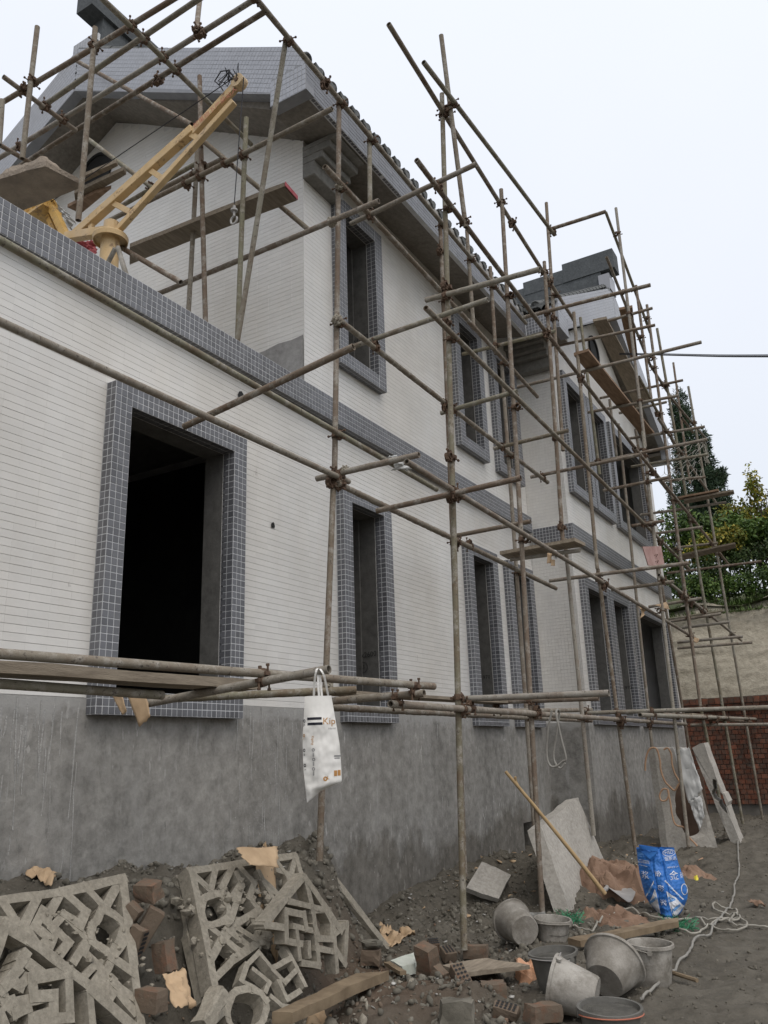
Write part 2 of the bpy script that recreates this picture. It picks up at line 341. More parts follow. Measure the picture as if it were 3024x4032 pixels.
def gridobj(name, X, Y, Z, F, mat, smooth=True):
    me = bpy.data.meshes.new(name); V = np.stack([X, Y, Z], -1).reshape(-1, 3)
    me.vertices.add(len(V)); me.vertices.foreach_set('co', V.ravel()); me.loops.add(F.size); me.polygons.add(len(F))
    me.loops.foreach_set('vertex_index', F.ravel()); me.polygons.foreach_set('loop_start', np.arange(0, F.size, 4)); me.polygons.foreach_set('loop_total', np.full(len(F), 4))
    me.polygons.foreach_set('use_smooth', [smooth]*len(F)); me.materials.append(mat); me.update(); me.validate()
    o = bpy.data.objects.new(name, me); COL.objects.link(o); return o
g = gridobj('ground', GX, GY, GZ, Fq, MUD); tag(g, kind='structure', label='bare dark mud ground of the building site')

# sprayed concrete slope above the brick wall, then the overgrown hill
hx = np.linspace(-14, 30, 160); hv = np.linspace(0, 1, 46); HX, HVv = np.meshgrid(hx, hv, indexing='ij')
HYs = 19.12+1.25*HVv; HZs = .93+2.25*HVv**.9+fbm(HX, HVv*3, 1.1, 4, 3)*.10+fbm(HX, HVv*3, 5, 3, 4)*.06+vnoise(HX, HVv*0, .9, 21)*.35*HVv**3
HYs = HYs+fbm(HX, HVv*3, 1.4, 4, 8)*.25*HVv+fbm(HX, HVv*4, 4, 3, 18)*.08
I2 = np.arange(HX.size).reshape(HX.shape); F2 = np.stack([I2[:-1,:-1], I2[1:,:-1], I2[1:,1:], I2[:-1,1:]], -1).reshape(-1, 4)
tag(gridobj('sprayed_concrete_slope', HX, HYs, HZs, F2, SHOT), kind='structure', label='beige sprayed concrete slope above the brick wall')
qx = axis(-14, 30, .5, 400); qy = np.concatenate([np.arange(20.2, 32, .4), [34, 38, 44, 60, 100, 200, 420]])
QX, QY = np.meshgrid(qx, qy, indexing='ij'); QZ = 3.05+sst(20.2, 34, QY)*2.3+fbm(QX, QY, .4, 4, 6)*.35*sst(20.2, 21.5, QY)-.6*(QY < 20.3)*0
QZ = np.where(QY > 60, 5.0, QZ); QZ = np.where(QY < 20.3, np.interp(QX, hx, HZs[:, -1])-.06, QZ)
I3 = np.arange(QX.size).reshape(QX.shape); F3 = np.stack([I3[:-1,:-1], I3[1:,:-1], I3[1:,1:], I3[:-1,1:]], -1).reshape(-1, 4)
tag(gridobj('hillside', QX, QY, QZ, F3, GRASSG), kind='structure', label='overgrown green hillside behind the slope')

# ================================================================== tiles bookkeeping
TILES = {}   # key -> list of (centre, U, V, N, hu, hv) ; key = (parent obj, material name, which)
def tile_rect(parent, mat, O, U, V, Nn, ul, vl, pu, pv, gu, gv, th=None, u0=0., v0=0.):
    th = th or (.003 if mat is WHITE else .0010 if mat is GREYT else .0022)
    """tiles on a rectangle with corner O, axes U,V (unit), outward normal Nn; grid phase u0,v0"""
    O = np.array(O, float); U = norm(U); V = norm(V); Nn = norm(Nn)
    us = np.arange(math.floor((0-u0)/pu)*pu+u0, ul, pu); vs = np.arange(math.floor((0-v0)/pv)*pv+v0, vl, pv); L = []
    for a in us:
        a0, a1 = max(0, a), min(ul, a+pu)-0
        if a1-a0 < .012: continue
        for b in vs:
            b0, b1 = max(0, b), min(vl, b+pv)
            if b1-b0 < .012: continue
            L.append((a0+gu/2, a1-gu/2, b0+gv/2, b1-gv/2))
    if not L: return
    A = np.array(L); TILES.setdefault((parent.name, mat.name), []).append((O, U, V, Nn, A, th, mat, parent))
def tile_poly(parent, mat, P0, U, V, Nn, poly, pu, pv, gu, gv, th=None):
    th = th or (.003 if mat is WHITE else .0010 if mat is GREYT else .0022)
    """tiles filling a 2D polygon (list of (u,v)); tiles kept when the centre is inside"""
    P0 = np.array(P0, float); po = np.array(poly, float); L = []
    def inside(x, y):
        c = False; j = len(po)-1
        for i in range(len(po)):
            if (po[i][1] > y) != (po[j][1] > y) and x < (po[j][0]-po[i][0])*(y-po[i][1])/(po[j][1]-po[i][1])+po[i][0]: c = not c
            j = i
        return c
    for a in np.arange(po[:,0].min(), po[:,0].max(), pu):
        for b in np.arange(po[:,1].min(), po[:,1].max(), pv):
            if inside(a+pu/2, b+pv/2): L.append((a+gu/2, a+pu-gu/2, b+gv/2, b+pv-gv/2))
    TILES.setdefault((parent.name, mat.name), []).append((P0, norm(U), norm(V), norm(Nn), np.array(L), th, mat, parent))
def flush_tiles():
    CAMM = np.array(CAMROT)[:3, :3]; f = cd.lens/36*4032
    def tb(O, U, V, Nn, a, th, mat=None):
        ch = .0012; cu = 0 if mat is WHITE else ch; ch = .0006 if mat is WHITE else ch
        P = [O+U*a[0]+V*a[2], O+U*a[1]+V*a[2], O+U*a[1]+V*a[3], O+U*a[0]+V*a[3]]
        Q = [O+U*(a[0]+cu)+V*(a[2]+ch)+Nn*th, O+U*(a[1]-cu)+V*(a[2]+ch)+Nn*th, O+U*(a[1]-cu)+V*(a[3]-ch)+Nn*th, O+U*(a[0]+cu)+V*(a[3]-ch)+Nn*th]
        return P+Q
    fc = [(4,5,6,7),(0,1,5,4),(1,2,6,5),(2,3,7,6),(3,0,4,7)]
    cand = {}
    for key, lst in TILES.items():
        for si, (O, U, V, Nn, A, th, mat, par) in enumerate(lst):
            c = O+np.outer((A[:,0]+A[:,1])/2, U)+np.outer((A[:,2]+A[:,3])/2, V)
            q = c @ CAMM; z = -q[:,2]; px = q[:,0]/z*f; py = q[:,1]/z*f
            ok = (z > .5) & (abs(px) < 1512) & (abs(py) < 2016) & ((c @ Nn) < 0)
            area = -(c @ Nn)/np.linalg.norm(c, axis=1)/(z*z)*(A[:,1]-A[:,0])*(A[:,3]-A[:,2])
            k2 = par['tkind']
            for i in np.where(ok)[0]: cand.setdefault(k2, []).append((area[i], key, si, i))
    chosen = {}
    for k2, L in cand.items():
        L.sort(key=lambda t: -t[0])
        for t in L[:par_limit.get(k2, 295)]: chosen.setdefault((t[1], t[2]), set()).add(t[3])
    cache = {}
    for key, lst in TILES.items():
        Vs = []; Fs = []; n0 = 0; par = lst[0][7]; mat = lst[0][6]; org = np.array(par['_w'])
        for si, (O, U, V, Nn, A, th, mat_, par_) in enumerate(lst):
            ch = chosen.get((key, si), set())
            for i, a in enumerate(A):
                sign = 1 if np.dot(np.cross(U, V), Nn) > 0 else -1
                ff = fc if sign > 0 else [q[::-1] for q in fc]
                P = tb(O, U, V, Nn, a, th, mat)
                if i in ch:
                    c0 = O+U*a[0]+V*a[2]; ck = (tuple(np.round(U, 3)), tuple(np.round(V, 3)), tuple(np.round(Nn, 3)), round(a[1]-a[0], 3), round(a[3]-a[2], 3), mat.name)
                    if ck not in cache: cache[ck] = mk('tile', [p-c0 for p in P], ff, mat)
                    o = bpy.data.objects.new('tile', cache[ck]); COL.objects.link(o); o.parent = par; o.location = c0-org+Nn*rnd.uniform(0, .0012); continue
                Vs += P; Fs += [tuple(j+n0 for j in q) for q in ff]; n0 += 8
        if Vs:
            V_ = np.array(Vs); o0 = V_.mean(0); me = mk('tile', V_-o0, Fs, mat)
            o = bpy.data.objects.new('tile', me); COL.objects.link(o); o.parent = par; o.location = o0-org; o['kind'] = 'stuff'
par_limit = {'wall': 295, 'band': 140, 'frame': 280}
X, Y, Zv = np.array([1., 0, 0]), np.array([0, 1., 0]), np.array([0, 0, 1.])
G3 = (.0003, .0017)      # white tile gaps (vertical joint, bed joint)
TG = (.0058, .0058)        # slate tile gaps

# ================================================================== the house
house = E('house', 'white tiled two storey house shell with slate grey trim and empty window openings', 'house', (-7, 9, -1.4))
WX = -4.303   # substrate plane of the street wall (tile face about 4.300)
GWX = -3.673  # substrate of the wing's street wall
openings_lo = [(3.57, 4.96), (6.41, 7.33), (9.24, 10.17), (10.56, 11.50)]
openings_up = [(6.41, 7.33), (9.26, 10.17), (10.56, 11.50)]
wing_lo = [(11.95, 13.25), (13.30, 14.50), (14.75, 17.45)]
wing_up = [(11.93, 13.12), (13.17, 14.30), (14.55, 17.2)]
LOZ, UPZ = (.30, 2.56), (3.88, 5.90)
WLOZ, WUPZ = (.32, 2.47), (3.80, 5.86)
TH = .19
def holes(spans, z): return [(a+.15, b-.15, z[0]+.15, z[1]-.15) for a, b in spans]
def rects(u0, u1, v0, v1, hs):
    """split a wall rectangle round its holes (holes in the same v band)"""
    R = []; hs = sorted(hs); u = u0
    for a, b, c, d in hs:
        R.append((u, a, v0, v1))
        if c > v0: R.append((a, b, v0, c))
        if d < v1: R.append((a, b, d, v1))
        u = b
    R.append((u, u1, v0, v1)); return [r_ for r_ in R if r_[1]-r_[0] > .005 and r_[3]-r_[2] > .005]
def wall_x(name, xo, th, u0, u1, v0, v1, hs, mat, parent):
    b = MB()
    for a, c, d, e in rects(u0, u1, v0, v1, hs): b.box((xo-th, a, d), (xo, c, e))
    return b.build(name, mat, parent)
# lower storey street wall
PL = .40
lw = wall_x('wall', WX, TH, -3, 11.74, PL, 3.17, holes(openings_lo, (PL-.2, LOZ[1])), WGROUT, house); lw['tkind'] = 'wall'
uw = wall_x('wall', WX, TH, 5.906, 11.74, 3.17, 6.40, holes(openings_up, UPZ), WGROUT, house); uw['tkind'] = 'wall'
def tile_wall(wall, xo, u0, u1, v0, v1, hs, pu=.15, pv=.05, g_=G3):
    for a, c, d, e in rects(u0, u1, v0, v1, hs):
        tile_rect(wall, WHITE, (xo, a, d), Y, Zv, X, c-a, e-d, pu, pv, g_[0], g_[1], .006, -((a-u0) % pu), -((d-v0) % pv))
def full(spans, z): return [(a-.004, b+.004, z[0], z[1]) for a, b in spans]
tile_wall(lw, WX, .1, 11.735, PL+.004, 3.165, full(openings_lo, LOZ))
tile_wall(uw, WX, 5.90, 11.735, 3.425, 6.30, full(openings_up, UPZ))
# plinth
pb = MB(); pb.box((WX-.3, -3, -2.2), (WX+.012, 10.59, PL)); pb.box((WX-.3, 10.59, -2.2), (WX+.012, 10.93, -1.3)); pb.box((WX-.3, 10.59, -.9), (WX+.012, 10.93, PL)); pb.box((WX-.3, 10.93, -2.2), (WX+.012, 11.73, PL))
pb.box((WX, 11.715, -2.2), (GWX+.012, 12.05, PL-.04)); pb.box((GWX-.3, 12.05, -2.2), (GWX+.012, 18.06, PL-.04)); pb.box((-10, 17.76, -2.2), (GWX-.3, 18.06, PL-.04))
plinth = pb.build('plinth', PLINTH, house)
dr = MB()
for (ya, yb_, n_, l0, l1) in ((2.3, 3.55, 60, .08, .75), (4.95, 5.7, 34, .05, .55), (5.7, 6.4, 14, .05, .3), (7.3, 9.3, 40, .05, .4), (9.9, 10.6, 14, .05, .5)):
    for k in range(n_):
        y = rnd.uniform(ya, yb_); z = PL-rnd.uniform(0, .12) if rnd.random() < .6 else PL-rnd.uniform(.1, .9); L_ = l0+(l1-l0)*rnd.random()**2.5; w_ = rnd.uniform(.002, .0075); sl_ = rnd.uniform(-.06, .06); q = WX+.0125+.0004*(k % 5)
        m_ = 5; V = []
        for i in range(m_+1):
            t = i/m_; yy = y+sl_*L_*t+.004*math.sin(t*5+k); ww = w_*(1-.5*t)*(1+.3*math.sin(k+i*2)); V += [(q, yy-ww, z-L_*t), (q+.0012, yy, z-L_*t), (q, yy+ww, z-L_*t)]
        dr.add(V, [f_ for i in range(m_) for f_ in ((3*i, 3*i+1, 3*i+4, 3*i+3), (3*i+1, 3*i+2, 3*i+5, 3*i+4))])
for k in range(420):
    y = rnd.choice([rnd.gauss(5.35, .16), rnd.gauss(5.35, .16), rnd.uniform(5.2, 9.5)]); z = PL-rnd.uniform(.1, 1.45); h = rnd.uniform(.006, .022); w_ = rnd.uniform(.002, .005); dr.add([(WX+.0135, y, z), (WX+.0135, y+w_, z-h/2), (WX+.0135, y+.001, z-h), (WX+.0135, y-w_, z-h/2)], [(0, 1, 2, 3)])
o = dr.build('mortar_drips', MORTAR, house); o['kind'] = 'stuff'
# scar of missing tiles, bolt holes
hb = MB()
for (yy, zz, s_) in ((4.98, 2.98, .045), (5.42, 1.93, .028)):
    pts = [(WX+.0125, yy+math.cos(a)*s_*rnd.uniform(.7, 1.2), zz+math.sin(a)*s_*rnd.uniform(.7, 1.2)) for a in np.linspace(0, 2*math.pi, 9)[:-1]]
    hb.prism(pts, (.0015, 0, 0))
hb.build('chipped_hole', PENCIL, house)
# gable wall (faces -Y), shape follows the rake
RX = -7.28
def rake(x): return 7.95-abs(x-RX)*.535+.02
b = MB(); b.prism([(WX, 5.906, 3.0), (-10.3, 5.906, 3.0), (-10.3, 5.906, rake(-10.3)), (RX, 5.906, rake(RX)), (WX, 5.906, rake(WX))], (0, .3, 0)); gw = b.build('gable_wall', WGROUT, house); gw['tkind'] = 'gablewall'
patch = [(-4.31, 3.2), (-4.31, 3.99), (-4.45, 3.975), (-4.62, 3.985), (-4.80, 3.955), (-4.98, 3.95), (-5.02, 3.2)]
tile_poly(gw, WHITE, (-4.30, 5.906, 0), -X, Zv, -Y, [(0, 3.96), (.68, 3.93), (.70, 3.2), (6, 3.2), (6, rake(-10.3)-.05), (2.98, rake(RX)-.05), (0, rake(-4.3)-.05)], .15, .05, *G3)
b = MB(); b.prism([(x, 5.9059, z) for x, z in patch], (0, -.0085, 0)); b.build('bare_render_patch', PATCH, gw)
b = MB(); b.lathe([(.001, 0), (.30, 0), (.30, .02), (.26, .02), (.26, -.1)], Matrix.Translation((-7.6, 5.90, 7.32)) @ Matrix.Rotation(rad(90), 4, 'X'), 28); b.build('round_vent', PENCIL, gw)
# terrace slab and hidden walls
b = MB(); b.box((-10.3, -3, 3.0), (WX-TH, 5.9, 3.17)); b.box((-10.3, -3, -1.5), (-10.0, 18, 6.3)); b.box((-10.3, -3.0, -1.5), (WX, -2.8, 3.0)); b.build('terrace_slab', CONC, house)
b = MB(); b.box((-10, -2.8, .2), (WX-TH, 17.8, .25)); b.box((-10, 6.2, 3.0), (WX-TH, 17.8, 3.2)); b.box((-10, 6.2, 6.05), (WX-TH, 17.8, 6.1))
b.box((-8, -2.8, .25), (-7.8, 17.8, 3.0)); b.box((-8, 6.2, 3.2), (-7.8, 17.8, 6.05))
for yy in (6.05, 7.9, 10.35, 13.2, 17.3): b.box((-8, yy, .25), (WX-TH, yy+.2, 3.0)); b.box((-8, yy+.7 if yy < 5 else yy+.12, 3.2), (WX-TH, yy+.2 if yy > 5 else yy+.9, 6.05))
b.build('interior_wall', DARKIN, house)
# wing walls
wl = wall_x('wall', GWX, TH, 11.746, 18.06, PL-.04, 2.98, holes(wing_lo, (PL-.2, WLOZ[1])), WGROUT, house); wl['tkind'] = 'wingwall'
b = MB()
for a, c, d, e in rects(11.746, 18.06, 2.98, 6.15, holes(wing_up, WUPZ)): b.box((GWX-TH, a, d), (GWX, c, e))
RY = 14.72
def wrake(y): return 8.02-abs(y-RY)*.55
b.prism([(GWX, 11.746, 6.15), (GWX, 18.06, 6.15), (GWX, 18.06, wrake(18.06)), (GWX, RY, wrake(RY)), (GWX, 11.746, wrake(11.746))], (-.3, 0, 0))
wu = b.build('wall', WGROUT, house); wu['tkind'] = 'wingwall'
tile_wall(wl, GWX, 11.74, 18.06, PL-.03, 2.975, full(wing_lo, WLOZ))
tile_wall(wu, GWX, 11.74, 18.06, 3.235, 6.15, full(wing_up, WUPZ))
tile_poly(wu, WHITE, (GWX, 11.74, 6.15), Y, Zv, X, [(0, 0), (6.3, 0), (6.3, wrake(18.04)-6.2), (RY-11.74, wrake(RY)-6.2), (0, wrake(11.74)-6.2)], .15, .05, *G3)
b = MB(); b.box((WX, 11.746, PL-.04), (GWX-.0, 12.0, 6.30)); ws = b.build('side_wall', WGROUT, house); ws['tkind'] = 'wingside'
tile_rect(ws, WHITE, (-4.30, 11.746, PL), X, Zv, -Y, .63, 2.58, .05, .05, .0028, .0035); tile_rect(ws, WHITE, (-4.30, 11.746, 3.235), X, Zv, -Y, .63, 2.60, .05, .05, .0028, .0035)
b = MB(); b.lathe([(.001, 0), (.30, 0), (.30, .03), (.25, .03), (.25, -.1)], Matrix.Translation((GWX+.01, 14.35, 7.25)) @ Matrix.Rotation(rad(90), 4, 'Y'), 28); b.build('round_vent', PENCIL, wu)
# string course (band)
def band(segs, name='band'):
    b = MB()
    for a, c in segs: b.box(a, c)
    o = b.build(name, DGROUT, house); o['tkind'] = 'band'; return o
bd = band([((WX-.05, -3, 3.172), (-4.206, 11.646, 3.418))])
tile_rect(bd, DARK, (-4.206, .1, 3.172), Y, Zv, X, 11.54, .246, .05, .0492, *TG); tile_rect(bd, DARK, (-4.30, .1, 3.172), X, Y, -Zv, .094, 11.54, .047, .05, *TG); tile_rect(bd, DARK, (-4.30, .1, 3.418), X, Y, Zv, .094, 11.54, .047, .05, *TG)
bw = band([((WX+.1, 11.646, 2.985), (-3.576, 11.75, 3.231)), ((GWX-.05, 11.75, 2.985), (-3.576, 18.16, 3.231))]); bw['tkind'] = 'band'
tile_rect(bw, DARK, (-4.2, 11.646, 2.985), X, Zv, -Y, .624, .246, .05, .0492, *TG)
tile_rect(bw, DARK, (-3.576, 11.646, 2.985), Y, Zv, X, 6.51, .246, .05, .0492, *TG); tile_rect(bw, DARK, (-3.67, 11.65, 2.985), X, Y, -Zv, .094, 6.5, .047, .05, *TG)
# window frames
def window(y0, y1, z0, z1, xw, xf, note=None, through=False):
    """tiled surround, opening lined with render"""
    b = MB(); t = .15; d0 = xw-.02
    for a, c, e, f_ in ((y0, y0+t, z0, z1), (y1-t, y1, z0, z1), (y0+t, y1-t, z1-t, z1), (y0+t, y1-t, z0, z0+t)): b.box((d0, a, e), (xf, c, f_))
    fr = b.build('window_frame', DGROUT, house); fr['tkind'] = 'frame'
    gW, gH = y1-y0, z1-z0; pv = (gH-.0)/round(gH/.05); pu = gW/round(gW/.05)
    dp = xf-xw-.006
    tile_rect(fr, DARK, (xf, y0, z0), Y, Zv, X, t, gH, t/3, pv, *TG); tile_rect(fr, DARK, (xf, y1-t, z0), Y, Zv, X, t, gH, t/3, pv, *TG)
    tile_rect(fr, DARK, (xf, y0+t, z1-t), Y, Zv, X, gW-2*t, t, pu, t/3, *TG); tile_rect(fr, DARK, (xf, y0+t, z0), Y, Zv, X, gW-2*t, t, pu, t/3, *TG)
    tile_rect(fr, DARK, (xf-dp, y0, z0), X, Zv, -Y, dp, gH, dp/2, pv, *TG); tile_rect(fr, DARK, (xf-dp, y1, z0), X, Zv, Y, dp, gH, dp/2, pv, *TG)
    tile_rect(fr, DARK, (xf-dp, y0, z0), X, Y, -Zv, dp, gW, dp/2, pu, *TG)
    tile_rect(fr, DARK, (xf-.12, y0+t, z0+t), X, Zv, Y, .12, gH-2*t, .06, pv, *TG); tile_rect(fr, DARK, (xf-.12, y1-t, z0+t), X, Zv, -Y, .12, gH-2*t, .06, pv, *TG)
    tile_rect(fr, DARK, (xf-.12, y0+t, z1-t), X, Y, -Zv, .12, gW-2*t, .06, pu, *TG)
    # rendered reveal in the wall thickness
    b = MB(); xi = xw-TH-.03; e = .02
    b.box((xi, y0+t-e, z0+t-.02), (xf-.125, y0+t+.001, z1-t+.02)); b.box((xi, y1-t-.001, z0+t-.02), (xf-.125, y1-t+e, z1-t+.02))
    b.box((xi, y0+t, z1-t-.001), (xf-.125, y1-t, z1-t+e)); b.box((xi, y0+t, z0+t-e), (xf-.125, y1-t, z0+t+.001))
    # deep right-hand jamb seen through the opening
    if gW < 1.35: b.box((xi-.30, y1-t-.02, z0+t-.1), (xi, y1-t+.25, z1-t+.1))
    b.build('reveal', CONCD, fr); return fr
FR = [window(a, b_, *LOZ, WX, -4.206) for a, b_ in openings_lo]+[window(a, b_, *UPZ, WX, -4.206) for a, b_ in openings_up]
FW = [window(a, b_, *WLOZ, GWX, -3.576) for a, b_ in wing_lo]+[window(a, b_, *WUPZ, GWX, -3.576) for a, b_ in wing_up]

# ---- main roof: eave fascia, gable fascia, soffit, barrel tiles
def sag(y): return -.016*(y-5.24)
Y0, Y1 = 5.24, 10.95
b = MB()
top = [(-3.79, 6.49), (-3.88, 6.73), (RX, 8.60), (-10.77, 6.49)]
gprof = [(-3.78, 6.17), (-3.79, 6.49), (-3.88, 6.73), (RX, 8.60), (-10.68, 6.73), (-10.77, 6.49), (-10.78, 6.17), (-10.34, 6.17), (-10.34, 6.33), (RX, 7.95), (-4.22, 6.33), (-4.22, 6.17)]
b.prism([(x, Y0+.006, z) for x, z in gprof], (0, .13, 0)); gf = b.build('gable_fascia', GGROUT, house); gf['tkind'] = 'gf'
# tiles on the gable face: rows follow the rake, so two slanted panels plus the upright end block
ra = math.atan2(8.60-6.73, -RX-3.88)
for sgn in (1, -1):
    U = np.array([-math.cos(ra)*sgn, 0, math.sin(ra)]); V = np.array([math.sin(ra)*sgn, 0, math.cos(ra)])
    ox = RX+sgn*(-3.88-RX); o = np.array([ox, Y0+.006, 6.73]); L = math.hypot(8.60-6.73, RX+3.88)
    ln = [(x, z) for x, z in gprof]
    pts = [(-3.80, 6.49), (-3.89, 6.72), (RX-.001, 8.59), (RX-.001, 7.97), (-4.205, 6.35), (-4.205, 6.485)]
    uv = [((RX+sgn*(x-RX)-ox)*U[0]+(z-6.73)*U[2], (RX+sgn*(x-RX)-ox)*V[0]+(z-6.73)*V[2]) for x, z in pts]
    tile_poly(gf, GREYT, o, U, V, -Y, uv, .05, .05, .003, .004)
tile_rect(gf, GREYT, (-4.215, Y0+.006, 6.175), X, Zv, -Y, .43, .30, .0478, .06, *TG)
b = MB()
b.prism([(-3.786, Y0+.01, 6.17), (-3.796, Y0+.01, 6.50), (-3.90, Y0+.01, 6.50), (-3.90, Y0+.01, 6.17)], (0, 0, 0.0001)) if False else None
def sagbox(mb, a, c, mi=0):
    (x0, y0, z0), (x1, y1, z1) = a, c
    v = [(x0,y0,z0+sag(y0)),(x1,y0,z0+sag(y0)),(x1,y1,z0+sag(y1)),(x0,y1,z0+sag(y1)),(x0,y0,z1+sag(y0)),(x1,y0,z1+sag(y0)),(x1,y1,z1+sag(y1)),(x0,y1,z1+sag(y1))]
    mb.add(v, [(0,3,2,1),(4,5,6,7),(0,1,5,4),(1,2,6,5),(2,3,7,6),(3,0,4,7)], mi)
sagbox(b, (-3.84, Y0+.14, 6.17), (-3.786, Y1, 6.50)); ef = b.build('eave_fascia', DGROUT, house); ef['tkind'] = 'ef'
sv = norm((0, 1, -.016))
tile_rect(ef, DARK, (-3.786, Y0+.01, 6.172), sv, Zv, X, Y1-Y0-.02, .325, .15, .0464, .002, .004)
tile_rect(ef, DARK, (-3.83, Y0+.14, 6.17), X, sv, -Zv, .042, Y1-Y0-.15, .042, .05, *TG)
b = MB(); b.add([(-3.838, Y0+.137, 6.174), (-4.33, Y0+.137, 6.30), (-4.33, Y1, 6.30+sag(Y1)), (-3.838, Y1, 6.174+sag(Y1)), (-3.838, Y0+.137, 6.40), (-4.33, Y0+.137, 6.40), (-4.33, Y1, 6.40+sag(Y1)), (-3.838, Y1, 6.40+sag(Y1))], [(0,3,2,1),(4,5,6,7),(0,1,5,4),(1,2,6,5),(2,3,7,6),(3,0,4,7)]); b.build('soffit', SOFF, house)
b = MB(); b.prism([(x, Y0+.137, z) for x, z in [(-4.33, 6.30), (-3.9, 6.32), (-3.95, 6.60), (RX, 8.50), (-10.6, 6.6), (-10.3, 6.3), (RX, 7.99)]], (0, 7.5, 0)); b.build('roof_slab', SOFF, house)
b = MB(); sagbox(b, (-4.02, Y0+.02, 6.50), (-3.80, Y1, 6.585)); b.build('mortar_bedding', MORTAR, house)
def barrel_row(mb, p0, p1, r, upv, seg=.24, n=7, caps=True):
    """half-round cover tiles in overlapping steps from p0 (eave) up to p1"""
    p0 = np.array(p0, float); p1 = np.array(p1, float); L = np.linalg.norm(p1-p0); T = (p1-p0)/L; S = norm(np.cross(T, upv)); U_ = np.cross(S, T)
    k = max(1, int(L/seg))
    for i in range(k):
        a = p0+T*(L*i/k); c = p0+T*(L*(i+1)/k+.02); V = []
        for (q, rr) in ((a, r), (c, r*.86)):
            for j in range(n): t = math.pi*j/(n-1); V.append(q+S*math.cos(t)*rr+U_*math.sin(t)*rr)
        mb.add(V, [(j, j+1, n+j+1, n+j) for j in range(n-1)]+[tuple(range(n))])
roof = E('roof', None, None, (0, 0, 0)); roof.parent = house; roof.location = -np.array(house['_w']); roof['_w'] = (0, 0, 0)
RS = norm((-(-RX-3.88), 0, 8.60-6.70)); RU = norm((8.6-6.7, 0, (-RX-3.88)))
pitch = .2225; stuff = MB()
discm = {}
def cap_disc(c, axis_, up, r, parent, mat=ROOFT):
    """round eave end cap with a raised rim and a flower boss"""
    key = (tuple(np.round(axis_, 3)), r)
    if key not in discm:
        m = MB(); z = Vector(axis_); q = z.to_track_quat('Z', 'Y').to_matrix().to_4x4()
        m.lathe([(.0001, .012), (r*.28, .014), (r*.34, .002), (r*.62, .002), (r*.72, .012), (r*.9, .013), (r, 0), (r*.97, -.03), (.0001, -.03)], q, 18); discm[key] = mk('end_cap', np.vstack(m.v), m.f, mat, None, True)
    o = bpy.data.objects.new('end_cap', discm[key]); COL.objects.link(o); o.parent = parent; o.location = np.array(c)-np.array(parent['_w']); return o
nrows = int((Y1-Y0)/pitch)+1
for i in range(nrows):
    y = Y0+.12+i*pitch; dz = sag(y)+rnd.uniform(-.008, .008); e = np.array([-3.86, y, 6.655+dz])
    m = MB(); barrel_row(m, e, e+RS*.30, .072, RU, .30, 9); t = m.build('cover_tile', ROOFT, roof)
    cap_disc(e+RS*-.004, -RS, RU, .075, roof)
    m = MB(); yy = y+pitch/2
    dr = [(yy-.065, 0), (yy-.055, -.055), (yy-.025, -.075), (yy, -.115), (yy+.025, -.075), (yy+.055, -.055), (yy+.065, 0), (yy, -.02)]
    m.prism([(-3.775, q, 6.625+w_+dz) for q, w_ in dr], (-.014, 0, 0)); m.box((-3.95, yy-.06, 6.615+dz), (-3.785, yy+.06, 6.63+dz)); m.build('drip_tile', ROOFT, roof)
    barrel_row(stuff, e+RS*.30, (RX+.05, y, 8.64+dz), .07, RU, .26, 5)
for sgn in (1, -1):
    P_ = [(RX, Y0+.02, 8.60), (RX, Y1+2, 8.60), (RX+sgn*3.38, Y1+2, 6.64), (RX+sgn*3.38, Y0+.02, 6.64)]
    stuff.prism(P_, (0, 0, .03))
so_ = stuff.build('cover_tile', ROOFT, roof); so_['kind'] = 'stuff'
# ridge
b = MB(); b.box((RX-.13, Y0+.06, 8.42), (RX+.20, 12, 8.74)); b.box((RX+.03-.10, Y0+.16, 8.74), (RX+.18, 12, 8.86)); b.box((RX-.02, Y0+.22, 8.86), (RX+.15, 12, 9.2))
b.box((RX-.09, 5.24, 9.2), (RX+.20, 8.0, 9.47)); b.box((RX-.09, 8.0, 9.2), (RX+.20, 12, 9.38))
b.build('ridge', RIDGE, house)
b = MB(); b.box((RX-.14, Y0+.04, 8.40), (RX+.21, Y0+.07, 8.745)); b.box((RX-.07, Y0+.14, 8.745), (RX+.19, Y0+.17, 8.865)); rp = b.build('ridge_pedestal', DGROUT, house); rp['tkind'] = 'rp'
tile_rect(rp, GREYT, (RX-.14, Y0+.04, 8.42), X, Zv, -Y, .35, .32, .05, .05, *TG); tile_rect(rp, GREYT, (RX-.07, Y0+.14, 8.75), X, Zv, -Y, .26, .11, .05, .05, *TG)

